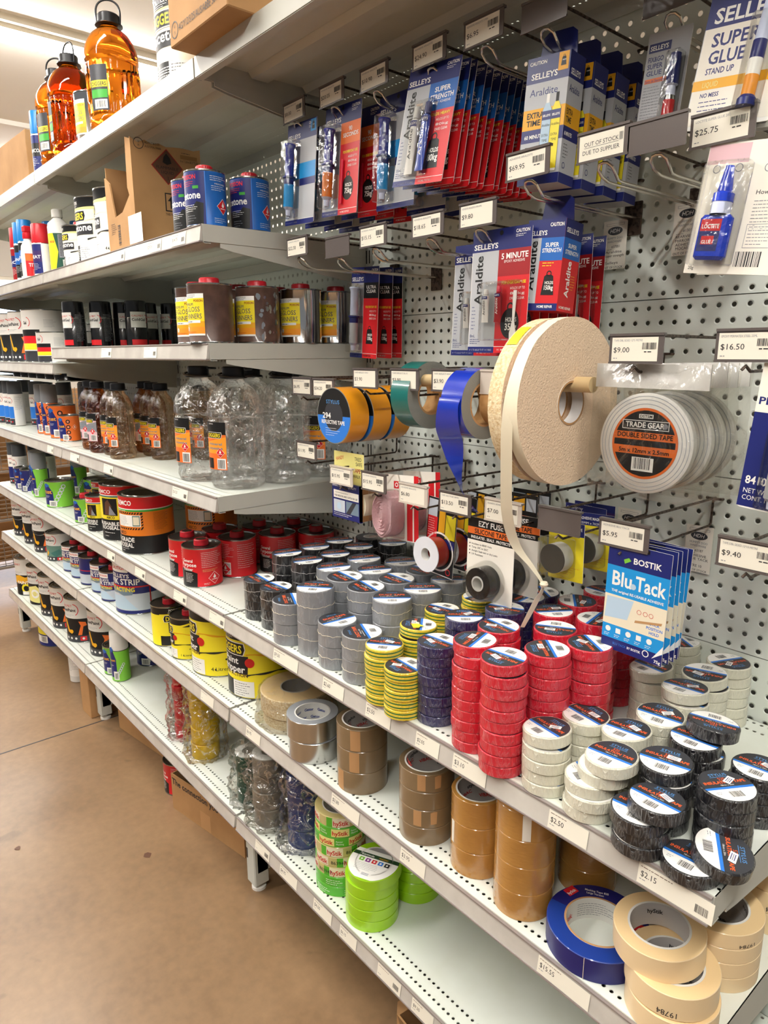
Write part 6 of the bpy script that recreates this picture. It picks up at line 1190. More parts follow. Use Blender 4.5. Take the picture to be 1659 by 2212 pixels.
# cartons
def selleys_carton(kind, W_, D, H):
    def f():
        t = base('glue_carton', 'glue box'); mb = MB(); mb.box(-W_/2, W_/2, 0, D, -H, 0, 'greycard' if kind == 'x' else 'red'); mb.build('carton', t)
        a = Art(); b = Art(); L_ = -W_/2; R_ = W_/2
        for q, x0, x1 in ((a, L_, R_), (b, 0, D)):
            w = x1-x0; q.rect(x0, -H*.2, x1, 0, 'navy', 0)
            if kind == 'x':
                q.rect(x0, -H*.08*11, x1, -H*.2, 'greycard', 0); q.rect(x0, -H*.56, x1, -H*.4, 'goldyellow', 1); q.rect(x0, -H*.66, x1, -H*.56, 'navy', 1); q.rect(x0, -H, x1, -H*.92, 'navy', 1)
                q.text('SELLEYS', x0+w*.12, -H*.17, H*.045, 'white', w=w*.62, bold=True); q.text('Araldite', x0+w*.12, -H*.3, H*.055, 'navy', w=w*.66); q.text('EXTRA', x0+w*.1, -H*.47, H*.045, 'ink', w=w*.4, bold=True); q.text('TIME', x0+w*.1, -H*.53, H*.045, 'ink', w=w*.34, bold=True); q.text('60 MINUTES', x0+w*.08, -H*.63, H*.03, 'white', w=w*.5, bold=True); q.lines(x0+w*.12, -H*.7, w*.34, 5, H*.025, 'ink', .8); q.ring(x0+w*.24, -H*.86, 3.4, 4.4, 'navy', 2, n=16)
            else:
                q.rect(x0, -H, x1, -H*.92, 'navy' if x0 < 0 else 'red', 1)
        if kind == 'x':
            a.rect(R_-W_*.26, -H*.14, R_-2, -1, 'goldyellow', 2); weight(a, R_-W_*.14, -H*.075, .22, '', l=3); a.text('CAUTION', L_+4, -H*.06, 5, 'white', bold=True)
            for x, mb_, cp in ((W_*.08, 'greycard', 'nozzle'), (W_*.3, 'goldyellow', 'ink')): a.poly([(x-8.6, -H*.905), (x+8.6, -H*.905), (x+8, -H*.42), (x+3, -H*.37), (x-3, -H*.37), (x-8, -H*.42)], 'charcoal', 3); a.poly([(x-8, -H*.9), (x+8, -H*.9), (x+7.4, -H*.42), (x+3, -H*.37), (x-3, -H*.37), (x-7.4, -H*.42)], 'hazyblue' if cp == 'nozzle' else 'yellow', 4); a.rect(x-7.6, -H*.5, x+7.6, -H*.43, 'navy', 5); a.text('SELLEYS', x, -H*.475, 3, 'white', w=13, al='c', bold=True, l=6); a.text('Araldite', x, -H*.55, 3.6, 'ink', w=13, al='c', l=6); a.text('EXTRA', x, -H*.63, 3.6, 'ink', w=11, al='c', l=6); a.text('TIME', x, -H*.67, 3.6, 'ink', w=9, al='c', l=6); a.rect(x-8, -H*.905, x+8, -H*.885, 'white', 5); a.rect(x-2.5, -H*.37, x+2.5, -H*.3, 'white' if cp == 'nozzle' else 'ink', 4)
        else:
            s_ = L_+W_*.4; a.rect(L_, -H*.92, s_, -H*.2, 'greycard', 1); a.rect(s_, -H*.45, R_, -H*.2, 'blue', 1); b.rect(0, -H*.42, D, -H*.2, 'blue', 1); a.text('SELLEYS', L_+2, -H*.17, H*.05, 'white', w=W_*.5, bold=True); b.text('SELLEYS', 4, -H*.14, H*.05, 'white', w=D*.7, bold=True); a.text('CAUTION', R_-3, -H*.08, H*.04, 'white', w=W_*.36, al='r', bold=True)
            a.text('SUPER', s_+W_*.3, -H*.3, H*.045, 'white', w=W_*.36, al='c', bold=True, l=3); a.text('STRENGTH', s_+W_*.3, -H*.36, H*.045, 'white', w=W_*.5, al='c', bold=True, l=3); b.text('SUPER', D*.5, -H*.3, H*.045, 'white', w=D*.5, al='c', bold=True, l=3); b.text('STRENGTH', D*.5, -H*.37, H*.045, 'white', w=D*.76, al='c', bold=True, l=3)
            a.text('Araldite', L_+W_*.3, -H*.78, W_*.2, 'black', w=H*.55, rot=90, bold=True); b.text('Araldite', D*.55, -H*.84, D*.24, 'white', w=H*.4, rot=90, bold=True); weight(a, s_+W_*.3, -H*.72, H/160*.66, '150kg'); a.text('200mL', L_+2, -H*.88, 4, 'navy'); a.lines(s_+6, -H*.48, W_*.4, 2, 4, 'yellow', 1.2); a.text('HOME REPAIR', s_+4, -H*.97, 4, 'white', w=W_*.42, bold=True); b.text('HOME REPAIR', 6, -H*.97, 4, 'white', w=D*.7, bold=True); b.lines(D*.6, -H*.6, D*.3, 6, 4, 'goldyellow', 1)
        m = MB(); a.into(m, 'front', base_off=.15); m.build('front_print', sub_of(t, 'carton')); m = MB(); b.into(m, 'right', x=W_/2, base_off=.15); m.build('side_print', sub_of(t, 'carton'))
        h = MB(); pr = [(L_+4, 0), (R_-4, 0), (R_-8, 34), (R_-16, 40), (L_+16, 40), (L_+8, 34)]; n = 6
        h.add([(p_[0], D*.55, p_[1]) for p_ in pr]+[(p_[0], D*.55+1.4, p_[1]) for p_ in pr], [list(range(n)), list(range(2*n-1, n-1, -1))]+[[(i+1) % n, i, n+i, n+(i+1) % n] for i in range(n)], 'navy'); h.build('hang_tab', t)
        return t
    return f
for i in range(4): put('xc', selleys_carton('x', 72, 44, 178), '%s silver navy and yellow extra time glue carton' % ['front', 'second', 'third', 'rearmost'][i], 62, -266+i*60, 354-i*1.5, 6, 'extra time glue cartons on one hook', tilt=(-2, 3))
put('sc', selleys_carton('s', 66, 56, 138), 'red and silver super strength glue carton hanging alone', 60, -250, 128, 8, tilt=(-3, 3))
# super glue cards
def card_sg():
    t = base('super_glue_card', 'glue pack'); a = Art(); a.rect(-55, -150, 55, 0, 'greycard', 0); a.rect(-54, -150, 54, -36, 'paper', 1); a.rect(-55, -36, 55, 0, 'navy', 1); a.text('SELLEYS', 0, -31, 17, 'white', w=90, al='c', bold=True)
    a.text('SUPER', -42, -58, 15, 'navy', w=60, bold=True); a.text('GLUE', -42, -78, 15, 'navy', w=46, bold=True); a.text('STAND UP', -42, -90, 7, 'navy', w=36, bold=True); a.rect(-55, -108, 55, -96, 'goldyellow', 2); a.text('LIQUID', -42, -105, 6, 'paleyellow', w=20, l=3); a.text('NO MESS', -42, -117, 5, 'navy', w=24, bold=True); a.lines(-42, -123, 50, 4, 5, 'navy', 1); a.text('10', -42, -148, 10, 'navy', bold=True)
    backing(t, 110, 155, a); c = MB(); c.lathe([(0, -40), (5, -40), (7, -84), (8, -86), (8, -100, 'navy'), (8, -106, 'navy'), (8, -124, 'white'), (8, -146, 'amberlabel'), (11, -150, 'navy'), (11, -158, 'navy'), (0, -158, 'navy')], 'nozzle_clear', 24, cx=26, cy=-12, cz=18); c.build('glue_tube', t); blister(t, 12, 40, -152, -36, 22); return t
row('sg', card_sg, 344, 353, (-236, -212, -190), '%s white and navy super glue card at the top right', 'super glue cards on one hook', tilt=(-6, 5))
def card_sgback():
    t = base('super_glue_card', 'glue pack'); a = Art(); a.rect(-33, -140, 33, 0, 'greycard', 0); a.rect(-30, -26, 4, -14, 'navy', 1); a.text('SELLEYS', -28, -23, 6, 'white', w=28, bold=True)
    for i, s_ in enumerate(('FIX&GO', 'SUPER', 'GLUE')): a.text(s_, -29, -38-i*9, 6.5, 'navy', w=24, bold=True)
    a.rect(-30, -66, 4, -60, 'orange', 1); a.text('Sets in Seconds', -29, -65, 3.6, 'navy', w=31); a.lines(-30, -72, 32, 14, 4, 'greyink', .8); [a.ring(-25+i*8, -132, 2.6, 3.2, 'navy', 1, n=14) for i in range(4)]
    backing(t, 66, 142, a); c = MB(); c.lathe([(0, -38), (7, -38), (9, -78, 'navy'), (6, -80, 'nozzle_clear'), (7, -92, 'nozzle_clear'), (8, -98, 'tin'), (8, -138, 'red'), (0, -138, 'red')], 'navy', 22, cx=20, cy=-10); c.build('glue_tube', t); blister(t, 8, 31, -138, -34, 20); return t
put('sgb', card_sgback, 'grey instruction side super glue card hanging behind the front super glue card', 196, -165, 372, 0, tilt=(-3, 4))
def card_loc():
    t = base('super_glue_card', 'glue pack'); a = Art(); a.rect(-55, -155, 55, 0, 'paper', 0); a.rect(-54, -24, -2, -2, 'pink', 1); a.text('Super Glue', 36, -14, 4, 'greyink'); a.poly([(22, -26), (55, -26), (55, -18), (25, -18)], 'red', 1); a.text('LOCTITE', 26, -25, 5, 'white', w=28, bold=True, l=3)
    for x, y in ((-40, -30), (-12, -30), (24, -32), (42, -50)): a.ring(x, y, 4, 5, 'greyink', 1, n=20)
    a.text('How to use', 16, -62, 5, 'ink', w=38); a.lines(16, -70, 38, 9, 4, 'greyink', .8); a.rect(14, -124, 52, -96, 'greyink', 1); a.rect(14.6, -123.4, 51.4, -96.6, 'paper', 2); a.lines(17, -100, 32, 6, 4, 'greyink', .8, 3); a.barcode(8, -146, 34, 18, 2); a.text('20g', -50, -150, 4, 'ink')
    backing(t, 110, 155, a, r=8); b = MB(); b.box(-40, 0, -17, -4, -140, -86, 'glue_blue', b=4); b.lathe([(12, -86), (12, -72), (8, -72)], 'nozzle_clear', 24, cx=-18, cy=-11); b.lathe([(12.5, -72), (12.5, -62), (9, -60), (5, -30), (0, -29)], 'glue_blue', 24, cx=-18, cy=-11); b.build('glue_bottle', t)
    a = Art(); a.rect(-36, -106, -10, -92, 'red', 0); a.text('LOCTITE', -34, -103, 5, 'white', w=22, bold=True, l=3); a.rect(-36, -130, -10, -106, 'navy', 0); a.rect(-32, -122, -16, -112, 'red', 1); a.text('GLUE', -31, -121, 4, 'white', bold=True, l=3); m = MB(); a.into(m, 'front', y=-17, base_off=.2); m.build('bottle_label', sub_of(t, 'glue_bottle'))
    blister(t, -48, 8, -146, -24, 20); return t
row('loc', card_loc, 372, 174, (-262, -232), '%s white card with a blue super glue bottle', 'blue bottle super glue cards', tilt=(-4, 6))
# stock tags
def tag_card(num, words, last):
    t = base('stock_tag', 'stock tag'); a = Art(); a.rect(-24, -84, 24, 0, 'paper', 0); a.rect(-18, -9, 18, -5, 'greyink', 1); a.rect(-17.4, -8.6, 17.4, -5.4, 'paper', 2); a.disc(0, -18, 15, 'charcoal', 2, sy=.48); a.text('HDH', 0, -21, 6.4, 'white', w=20, al='c', shear=.25, l=4); a.text('HUMPTY DOO', 0, -32, 3.6, 'greyink', w=32, al='c'); a.text('HARDWARE', 0, -38, 3.6, 'greyink', w=28, al='c')
    a.text('#'+num, -6, -47, 4.4, 'ink'); a.lines(-18, -50, 22, 1, 3, 'greyink', .8)
    for i, w_ in enumerate(words): a.text(w_, -18, -56-i*6.5, 4.2, 'ink', w=min(38, 4.2*len(w_)))
    a.text(last, -17, -75, 4.6, 'ink', w=26); a.text('OUT OF STOCK', -21, -82.5, 3.6, 'ink', w=40)
    backing(t, 48, 84, a, r=1, th=.5, edge='paper'); return t
for x, z, n_, w_, l_, lab in ((27, 157, '37051', ('Araldite', 'Super strength'), 'Selleys', 'paper stock tag numbered 37051 hanging by the red glue carton'), (162, 168, '1301', ('REARVIEW', 'MIRROR', 'ADHESIVE'), 'MOCARE', 'paper stock tag numbered 1301 left of the blue glue bottle card'),
        (-118, -368, '1677', ('TAPE NEU', 'BLACK 25x3'), 'MOCARE', 'paper stock tag numbered 1677 behind the hanging tape end'), (97, -366, '3151', ('',), 'MITRE 10', 'paper stock tag half hidden above the blue packs'), (234, -374, '3187', ('ADHESIVE', 'BLUE TACK'), 'MITRE 10', 'paper stock tag numbered 3187 right of the blue packs')):
    o = tag_card(n_, w_, l_); o.location = V(x, -8, z); o['label'] = lab
# ---------------------------------------------------------------- reflective tapes and dowel
def reel_y(mbody, R, r, w, face=None):
    """roll with its axis along Y, front face at y=0"""
    mb = MB(); mb.lathe([(r, 0), (R, 0, 'tape_edge_grey'), (R, -w, mbody), (r, -w, 'tape_edge_grey'), (r, 0, 'paper_core')], mbody, 64, axis='y'); return mb
def orange_reel():
    t = base('reflective_tape', 'tape'); reel_y('reflect_orange', 61, 34, 50).build('roll', t); a = Art(); a.ring(0, 0, 33, 59, 'black', 0); a.ring(0, 0, 33, 59, 'stripeblue', 1, a0=180, a1=360); a.disc(0, 0, 33, 'charcoal', 0)
    a.text('294', -40, -6, 12, 'white', w=30, bold=True); a.text('REFLECTIVE TAPE', -44, -18, 8, 'white', w=84, bold=True, l=4); a.text('STYLUS', -26, 26, 8, 'textblue', w=48); a.lines(-30, -28, 54, 4, 5, 'white', .8); m = MB(); a.into(m, 'front', base_off=.3); m.build('label', sub_of(t, 'roll')); return t
for i, (x, y, l) in enumerate(((-452, -298, 'orange reflective tape roll in front on its hook'), (-448, -238, 'orange reflective tape roll second on its hook'), (-444, -180, 'orange reflective tape roll at the back of its hook'))): put('oreel', orange_reel, l, x, y, -208, 0, 'orange reflective tapes')
dow = MB(); dow.tube([(-262, -250, -128), (168, -262, -124)], 12, 'wood_dowel', 20); dow = tag(dow.build('wooden_dowel', loc=(0, 0, FZ*S)), 'pale wooden dowel resting on the hooks and carrying the big tape rolls', 'dowel')
def reel_x(m, R, r, w, side, spiral=0):
    mb = MB(); pr = [(r, 0), (R, 0, side), (R, w, m)]
    k = 5; pr += [(R-(R-r)*(i+.5)/k, w+(.7 if i % 2 else 0), side) for i in range(k)]+[(r, w, side), (r, 0, 'paper_core')]
    mb.lathe(pr, m, 72, axis='x'); return mb
t = thing('reflective_tape', 'dark green reflective tape roll hanging on the dowel', 'tape', -264, -232, -157); reel_x('reflect_teal', 65, 38, 50, 'tape_edge_grey').build('roll', t); c = MB(); c.lathe([(38, .5), (38, 49.5), (34, 49.5, 'tan'), (34, .5, 'paper_core'), (38, .5)], 'paper_core', 48, axis='x'); c.build('core', t)
t = thing('reflective_tape', 'glossy blue reflective tape roll with a twisted loose end on the dowel', 'tape', -92, -268, -163); reel_x('reflect_blue', 62, 40, 50, 'tape_edge_grey').build('roll', t)
c = MB(); c.lathe([(40, .5), (40, 49.5), (36, 49.5, 'tan'), (36, .5, 'paper_core'), (40, .5)], 'paper_core', 48, axis='x'); c.build('core', t)
def ribbon(pts, wid, m, name, parent, th=.5):
    """pts: (x,y,z, twist deg, width factor)"""
    mb = MB(); vs = []
    for x, y, z, tw, wf in pts:
        a = math.radians(tw); d = Vector((math.cos(a), math.sin(a), 0))*wid*wf/2; n = Vector((-math.sin(a), math.cos(a), 0))*th
        P = Vector((x, y, z)); vs += [tuple(P-d), tuple(P+d), tuple(P+d+n), tuple(P-d+n)]
    k = len(pts); fs = []
    for i in range(k-1):
        for j in range(4): fs.append([4*i+j, 4*i+(j+1) % 4, 4*i+4+(j+1) % 4, 4*i+4+j])
    mb.add(vs, fs, m); return mb.build(name, parent)
def smooth(P, n=6):
    out = []
    for i in range(len(P)-1):
        for k in range(n):
            f = k/n; f2 = f*f*(3-2*f); p0 = P[max(i-1, 0)]; p1 = P[i]; p2 = P[i+1]; p3 = P[min(i+2, len(P)-1)]
            out.append(tuple(.5*((2*b)+(-a+c)*f+(2*a-5*b+4*c-d)*f*f+(-a+3*b-3*c+d)*f**3) for a, b, c, d in zip(p0, p1, p2, p3)))
    out.append(P[-1]); return out
ribbon(smooth([(25, -64, 12, 0, 1), (22, -67, -6, 0, 1), (14, -58, -40, 15, .95), (8, -40, -70, 40, .8), (8, -30, -105, 70, .6), (12, -22, -140, 110, .4), (18, -12, -172, 150, .55), (26, 0, -196, 170, .7)]), 50, 'reflect_blue', 'loose_end', t)
for i, (x, w) in enumerate(((-36, 46), (14, 50))):
    t = thing('cardboard_core', 'brown cardboard tube core on the dowel, %s of two beside the giant roll' % ['left', 'right'][i], 'cardboard core', x, -252, -160); mb = MB(); mb.lathe([(36, 0), (40, 0, 'tan'), (40, w, 'paper_core'), (36, w, 'tan'), (36, 0, 'cardboard_dark')], 'paper_core', 48, axis='x'); mb.build('core', t)
t = thing('foam_tape', 'giant cream foam tape roll, left of the pair, partly glossy with a yellow mark', 'tape', 84, -278, -152); reel_x('foam_tape', 128, 34, 26, 'foam_side').build('roll', t); c = MB(); c.lathe([(34, .5), (34, 25.5), (31, 25.5, 'tan'), (31, .5, 'core_grey'), (34, .5)], 'core_white', 48, axis='x'); c.build('core', t)
a = Art(); a.rect(0, 3, 42, 22, 'yellow', 0); m = MB()
for vs_, fs_, m_, l_ in a.it: m.add([(v, 128.8*math.cos(math.radians(118)+u/128), 128.8*math.sin(math.radians(118)+u/128)) for u, v in vs_], fs_, m_)
m.build('yellow_mark', t)
t = thing('foam_tape', 'giant cream foam tape roll, right of the pair, with a long loose strip hanging down', 'tape', 118, -275, -152); reel_x('liner', 129, 34, 20, 'foam_side').build('roll', t); c = MB(); c.lathe([(34, .5), (34, 21), (31, 21, 'tan'), (31, .5, 'core_grey'), (34, .5)], 'core_white', 48, axis='x'); c.build('core', t)
ribbon(smooth([(10, -40, 124, 0, 1), (10, -92, 92, 0, 1), (8, -122, 40, 0, 1), (2, -128, -20, 6, 1), (-10, -112, -100, 14, .95), (-22, -92, -170, 25, .9), (-24, -66, -225, 45, .8), (-4, -46, -262, 80, .5), (14, -40, -290, 100, .45), (2, -40, -320, 60, .5), (-22, -42, -372, 40, .35)]), 20, 'liner', 'loose_strip', t)
nub = MB(); nub.lathe([(0, 0), (5, 1), (7, 5), (5, 9), (0, 10)], 'liner', 14, cx=16, cy=-40, cz=-292, axis='z'); nub.build('knot', t)
# double sided tape bags
def ds_bag():
    t = base('double_sided_tape', 'tape'); mb = MB(); mb.lathe([(30, 0), (70, 0), (72, -1), (72, -11), (70, -12), (30, -12)]+[(30, 0)], 'double_sided', 72, axis='y', cz=-112, cy=-2); 
    for r_ in (44, 50, 56, 62, 67): mb.lathe([(r_, 0), (r_+.6, .35), (r_+1.2, 0)], 'greycard', 60, axis='y', cz=-112, cy=-2)
    mb.build('roll', t)
    a = Art(); a.disc(0, -112, 51, 'orange', 0, n=64)
    def seg(v0, v1, m, l):
        R = 47.5; vs = [v0+(v1-v0)*i/16 for i in range(17)]; h = lambda v: math.sqrt(max(R*R-v*v, 0)); a.poly([(h(v), v-112) for v in vs]+[(-h(v), v-112) for v in reversed(vs)], m, l)
    seg(16, 47.4, 'black', 1); seg(-4, 5, 'black', 1); seg(-47.4, -16, 'black', 1); a.rect(-11, -76, 11, -70, 'white', 2); a.text('DST5M', 0, -75, 4, 'black', w=19, al='c', bold=True, l=3); a.rect(-36, -92, 36, -79, 'white', 2); a.rect(-35, -91, 35, -80, 'ink', 3); a.text('TRADE GEAR', -1, -89, 7.5, 'white', w=60, al='c', bold=True, l=4); a.disc(30, -85.5, 4, 'greyink', 4)
    a.text('DOUBLE SIDED TAPE', 0, -104, 6.8, 'black', w=86, al='c', bold=True, l=3); a.text('5m x 12mm x 2.5mm', 0, -125.5, 6, 'black', w=78, al='c', bold=True, l=3); a.rect(-17, -152, 17, -132, 'white', 2); a.barcode(-14, -149, 28, 16, 3)
    m = MB(); a.into(m, 'front', y=-2, base_off=.4); m.build('label', t)
    hd = MB(); hd.box(-86, 86, -2.2, -.2, -34, 0, 'double_sided'); hd.build('header', t)
    b = MB(); nx, nz = 16, 18; from mathutils import noise
    for s_, y0 in ((1, -15), (-1, 1.5)):
        vs = []; fs = []
        for i in range(nx+1):
            for j in range(nz+1):
                u = i/nx; v = j/nz; e = min(u, 1-u, v, 1-v)*6; e = min(e, 1); yy = -2+(y0+2)*e+noise.noise(Vector((u*9, v*9, s_*3)))*3.2*e; vs.append((-90+180*u+noise.noise(Vector((v*7, s_, 0)))*3, yy, -192*v))
        for i in range(nx):
            for j in range(nz): q = i*(nz+1)+j; fs.append([q, q+1, q+nz+2, q+nz+1])
        b.add(vs, fs, 'bag_film')
    b.build('bag', t); return t
row('dsb', ds_bag, 264, -92, (-268, -222, -186, -150), '%s bagged double sided tape roll with orange and black label', 'bagged double sided tapes on one hook', tilt=(-1, 0), jit=1)
def permatex():
    t = base('epoxy_card', 'glue pack'); a = Art(); a.rect(-45, -180, 45, 0, 'navy', 0); a.rect(-45, -60, 45, 0, 'paper', 1); a.disc(-18, -22, 14, 'navy', 2); a.ring(-18, -22, 8, 12, 'orange', 3, a0=30, a1=150); a.text('PERMATEX', -42, -50, 9, 'navy', w=80, bold=True); a.text('84109', -40, -150, 10, 'white', bold=True); a.text('NET WT.', -40, -162, 6, 'white'); a.text('CONT. NET', -40, -171, 6, 'white'); backing(t, 90, 182, a); syringe(t, 2, -62, 112, 12, 'cap_darkgrey', 'greycard'); blister(t, -16, 26, -176, -56, 27); return t
put('perm', permatex, 'navy and white epoxy syringe card cut by the right photo edge', 462, -276, -92, 0, tilt=(-2, 4))
put('perm', None, 'navy epoxy syringe card behind the one at the right photo edge', 456, -240, -94, 0, tilt=(-2, 4))
# fourth row packs
def antislip():
    t = base('anti_slip_tape_pack', 'tape pack'); a = Art(); a.rect(-54, -70, 54, 0, 'paleyellow', 0); a.text('HANDY', -46, -22, 8, 'textred', w=30, rot=12); a.text('TRED', 22, -16, 8, 'ink', w=24); a.text('SAFE', 26, -27, 8, 'ink', w=22); a.text('ANTI SLIP TAPE', -36, -42, 9, 'darkred', w=78, bold=True); a.text('MAKES IT A WALK', -40, -54, 7, 'ink', w=82); backing(t, 108, 74, a, r=1)
    b = MB(); b.box(-56, 48, -6, 0, -152, -70, 'navy'); b.box(44, 48, -6, 52, -150, -70, 'cardboard_dark'); b.build('box', t); a = Art(); a.text('50mm x 18m', -54, -80, 5, 'white', w=36); a.text('QUALITY', 4, -80, 5, 'white', w=30); a.rect(-50, -106, 42, -88, 'paper', 1); a.text('FOR INDOOR AND OUTDOOR USE', -46, -103, 4.5, 'ink', w=84, bold=True); a.lines(-44, -94, 80, 1, 4, 'ink', .9); a.rect(-50, -138, -8, -110, 'picgrey', 1); a.rect(-4, -138, 42, -110, 'steelblue', 1); a.disc(-30, -124, 8, 'hazyblue', 2); a.poly([(-4, -138), (20, -110), (34, -110), (12, -138)], 'charcoal', 2); a.lines(-50, -142, 90, 2, 4, 'white', 1); m = MB(); a.into(m, 'front', y=-6, base_off=.2); m.build('box_print', sub_of(t, 'box'))
    r_ = MB(); r_.lathe([(14, 0), (36, 0), (36, 46), (14, 46), (14, 0)], 'paleyellow', 40, axis='y', cy=4+46, cz=-112, cx=8) if 0 else r_.lathe([(14, 0), (37, 0), (37, -46), (14, -46), (14, 0)], 'liner', 40, axis='y', cy=2, cz=-113, cx=20); r_.build('tape_roll', t); return t
put('anti', antislip, 'yellow and navy anti slip tape pack', -440, -268, -290, 0)
def velcro():
    t = base('hook_and_loop_pack', 'tape pack'); a = Art(); a.rect(-58, -140, 60, 0, 'paper', 0); a.rect(24, -140, 42, -20, 'red', 1); a.rect(42, -140, 46, -20, 'paper', 2); a.rect(46, -140, 60, 0, 'red', 1); a.text('VELCRO', -34, -136, 16, 'textred', w=96, rot=90, bold=True); a.rect(-18, -30, 0, -14, 'red', 1); a.ring(-9, -22, 3, 5, 'white', 2, n=16); backing(t, 118, 142, a, r=2)
    b = MB(); from mathutils import noise
    b.lathe([(0, 1), (8, 2)]+[(r_, (2+1.8*((i % 2)*2-1))) for i, r_ in enumerate(range(11, 42, 3))]+[(44, 0), (46, -3), (46, -38), (0, -38)], 'velcro_pink', 60, axis='y', cx=-14, cz=-84, cy=-40, sq=lambda a_, r_, z: (r_*.72*math.cos(a_), r_*1.08*math.sin(a_)+1.6*math.sin(a_*5+r_*.3)*(r_ > 5))); b.build('fastener_roll', t); blister(t, -52, 20, -138, -32, 46); return t
row('vel', velcro, -322, -330, (-222, -160), '%s pink hook and loop fastener pack with red stripe', 'hook and loop packs on one hook', tilt=(-3, -4))
def spool_card():
    t = base('mounting_tape_card', 'tape pack'); a = Art(); a.rect(-42, -160, 42, 0, 'black', 0); a.rect(-40, -92, -12, -40, 'red', 1); a.rect(-40, -40, -14, -4, 'picgrey', 1); a.rect(-8, -70, 10, -4, 'goldyellow', 1); a.rect(12, -80, 40, -30, 'yellow', 1); a.rect(12, -100, 40, -82, 'navy', 1); a.lines(-38, -46, 22, 8, 5, 'white', .8); a.text('HIGH', -6, -14, 5, 'ink', w=14, bold=True); a.ring(28, -150, 5, 7, 'red', 1, n=18); a.ring(-2, -112, 38, 42, 'white', 1); backing(t, 84, 162, a, r=3)
    m = MB(); m.lathe([(14, 0), (32, 0), (32, -34), (14, -34), (14, 0)], 'spool_red', 48, axis='y', cy=-36, cz=-112, cx=-2); m.lathe([(13, 2), (37, 2), (37, 0), (13, 0), (12, -16, 'core_white'), (13, 2, 'core_white')], 'spool_white', 48, axis='y', cy=-36, cz=-112, cx=-2); m.build('spool', t); return t
row('spo', spool_card, -205, -368, (-205, -150, -90), '%s black card with a red tape spool', 'red spool mounting tape cards', tilt=(-2, 3))
row('ezb', lambda: (lambda t: (backing(t, 96, 90, Art().rect(-48, -90, 48, 0, 'black', 0).rect(-46, -34, -16, -8, 'steelblue', 1).rect(-12, -34, 16, -8, 'goldyellow', 1).rect(20, -34, 44, -8, 'picgrey', 1).rect(-46, -50, 46, -44, 'orange', 1), r=2), t)[1])(base('tape_card', 'tape pack')), -96, -352, (-100, -60), '%s black card with small pictures behind the silicone tape cards', 'black picture cards on one hook', tilt=(0, 0))
def ezy():
    t = base('silicone_tape_card', 'tape pack'); a = Art(); a.rect(-55, -148, 55, 0, 'paper', 0); a.rect(-55, -18, 55, 0, 'black', 1); a.rect(-55, -31, 55, -18, 'orange', 1); a.rect(-55, -42, 55, -31, 'black', 1); a.text('EZY FUSE', 0, -15, 10, 'white', w=58, al='c', bold=True); a.text('SILICONE TAPE', 0, -29, 8.5, 'black', w=76, al='c', bold=True, l=3); a.text('INSULATES . SEALS . PROTECTS', 0, -39, 5, 'white', w=92, al='c', bold=True, l=3)
    for i, s_ in enumerate(('Insulates to 8000 Volts', 'Temp -50C to 260C', 'Airtight Seals wet or dry Leaks', 'UV Resistant')): a.text(s_, -44, -51-i*6.5, 3.6, 'ink', w=[48, 40, 62, 28][i]); a.disc(-49, -49.5-i*6.5, 1.3, 'ink', 1, n=10)
    a.lines(-52, -140, 30, 2, 5, 'ink', 1.2); backing(t, 110, 150, a, r=2)
    m = MB(); m.lathe([(12, 0), (29, 0), (29, -28), (12, -28), (12, 0)], 'gloss_black', 48, axis='y', cy=-30, cz=-112); m.lathe([(11, .8), (14, .8), (14, 0), (11, -26, 'core_white'), (11, .8)], 'core_white', 32, axis='y', cy=-30, cz=-112); m.build('tape_roll', t)
    b = MB(); b.lathe([(38, -1), (36, 14), (33, 34), (28, 37), (0, 37)], 'blister', 48, axis='y', cy=0, cz=-112); b.build('blister', t); return t
row('ezy', ezy, -18, -368, (-272, -204), '%s white silicone tape card with a black roll', 'silicone tape cards on one hook', tilt=(-2, -1))
def magnet():
    t = base('magnetic_tape_card', 'tape pack'); a = Art(); a.rect(-35, -100, 35, 0, 'yellow', 0); a.rect(-35, -22, 35, 0, 'navy', 1); a.text('ADHESIVE MAGNETIC TAPE', -33, -12, 5, 'white', w=64, bold=True); a.text('25MM x 762MM', -33, -20, 4, 'white', w=46); a.lines(-30, -70, 60, 6, 4, 'goldyellow', 1); backing(t, 70, 100, a, r=2)
    m = MB(); m.lathe([(0, 0), (24, 0), (25, -1), (25, -26, 'core_white'), (0, -26, 'core_white')], 'magnet_grey', 40, axis='y', cy=-27, cz=-60, cx=-8); m.build('magnet_roll', t); blister(t, -36, 22, -92, -26, 32); return t
row('mag', magnet, 116, -352, (-236, -150), '%s yellow and navy magnetic tape card', 'magnetic tape cards on one hook', tilt=(-1, -2))
def cowdroy():
    t = base('magnetic_tape_card', 'tape pack'); a = Art(); a.rect(-45, -112, 45, 0, 'purple', 0); a.rect(-45, -14, 45, 0, 'navy', 1); a.text('cowdroy', -42, -11, 7, 'white', w=36); a.rect(-44, -112, 14, -18, 'picgrey', 1); a.text('25mm', 16, -24, 5, 'white', w=24); a.text('ADHESIVE TAPE', -40, -32, 6, 'ink', w=52, bold=True); a.text('MAGNETIC', 34, -100, 8, 'white', w=56, rot=90, bold=True); a.rect(18, -110, 42, -104, 'white', 2); backing(t, 90, 114, a, r=2)
    m = MB(); m.lathe([(0, 0), (22, 0), (22, -20), (0, -20)], 'core_grey', 32, axis='y', cy=-21, cz=-66, cx=-14); m.build('tape_roll', t); return t
row('cow', cowdroy, 36, -362, (-62, -34), '%s purple and grey magnetic tape card behind the yellow ones', 'purple magnetic tape cards', tilt=(0, 0))
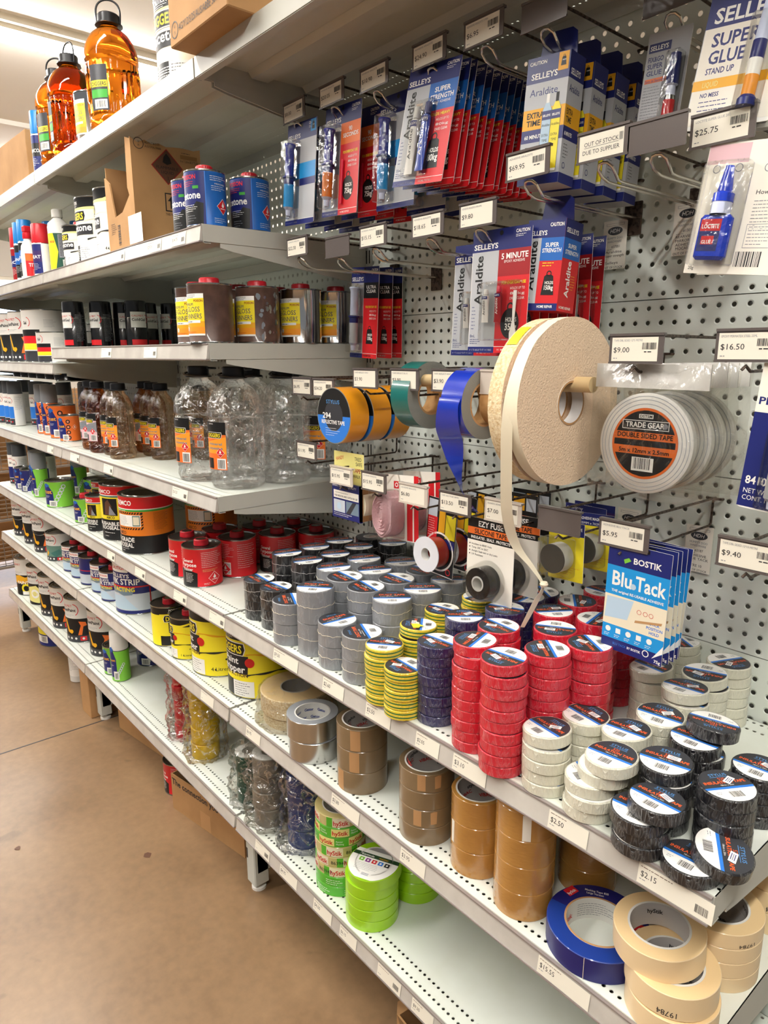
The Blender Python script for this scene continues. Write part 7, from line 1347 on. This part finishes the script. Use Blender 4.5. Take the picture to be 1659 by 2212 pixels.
def blutack():
    t = base('adhesive_pack', 'adhesive pack'); W_, H = 100, 170; a = Art(); a.rect(-50, -H, 50, 0, 'skyblue', 0); a.rect(-50, -36, 50, 0, 'navy', 1); a.text('BOSTIK', 14, -27, 9, 'white', w=44, al='c', bold=True); a.poly([(-22, -30), (-12, -24), (-16, -20), (-24, -24)], 'limeprint', 2); a.rect(-22, -7, 16, -2, 'black', 2)
    a.text('Blu', -40, -66, 22, 'white', w=32, bold=True); a.text('Tack', -2, -66, 22, 'white', w=48, bold=True); a.disc(-5, -62, 4.5, 'hazyblue', 4); a.text('THE original RE-USABLE ADHESIVE', -40, -77, 4, 'white', w=84, bold=True)
    a.rect(-50, -130, 50, -82, 'liner', 1); a.poly([(-48, -120), (-10, -116), (-2, -84), (-46, -86)], 'hazyblue', 2)
    for x in (8, 18, 27): a.ring(x, -98, 3, 3.6, 'textred', 3, n=16)
    a.poly([(2, -116), (44, -108), (45, -104), (3, -112)], 'tan', 3); a.text('STICK', 34, -112, 4.4, 'stripeblue', al='c', bold=True); a.text('POSITION', 34, -119, 4.4, 'stripeblue', al='c', bold=True); a.text('HOLD', 34, -126, 4.4, 'stripeblue', al='c', bold=True)
    for i in range(5): a.rect(-44+i*17, -142, -36+i*17, -134, 'white', 2) if i % 2 else a.disc(-40+i*17, -138, 4.5, 'white', 2, n=12); a.lines(-46+i*17, -146, 12, 2, 2.6, 'white', .8)
    a.rect(-50, -H, 50, -152, 'navy', 1); a.text('BLU TACK', -30, -161, 3.6, 'stripeblue', w=22); a.text('BY BOSTIK', -6, -161, 3.6, 'white', w=22, bold=True); a.ring(24, -158, 4, 5.4, 'white', 2, n=20); a.poly([(34, -162), (50, -150), (50, -138)], 'white', 3); a.text('75g', 38, -167, 4.6, 'white', w=10, bold=True)
    backing(t, W_, H, a, r=1, th=1, edge='paper'); m = MB(); m.box(-42, 42, 1, 8, -160, -14, 'skyblue', b=3); m.build('pouch', t); return t
row('blu', blutack, 280, -352, (-288, -274, -260, -246, -232), '%s blue reusable adhesive pack in the bottom hook row', 'blue reusable adhesive packs on one hook', tilt=(0, 1), jit=.6)
PROTO.clear()
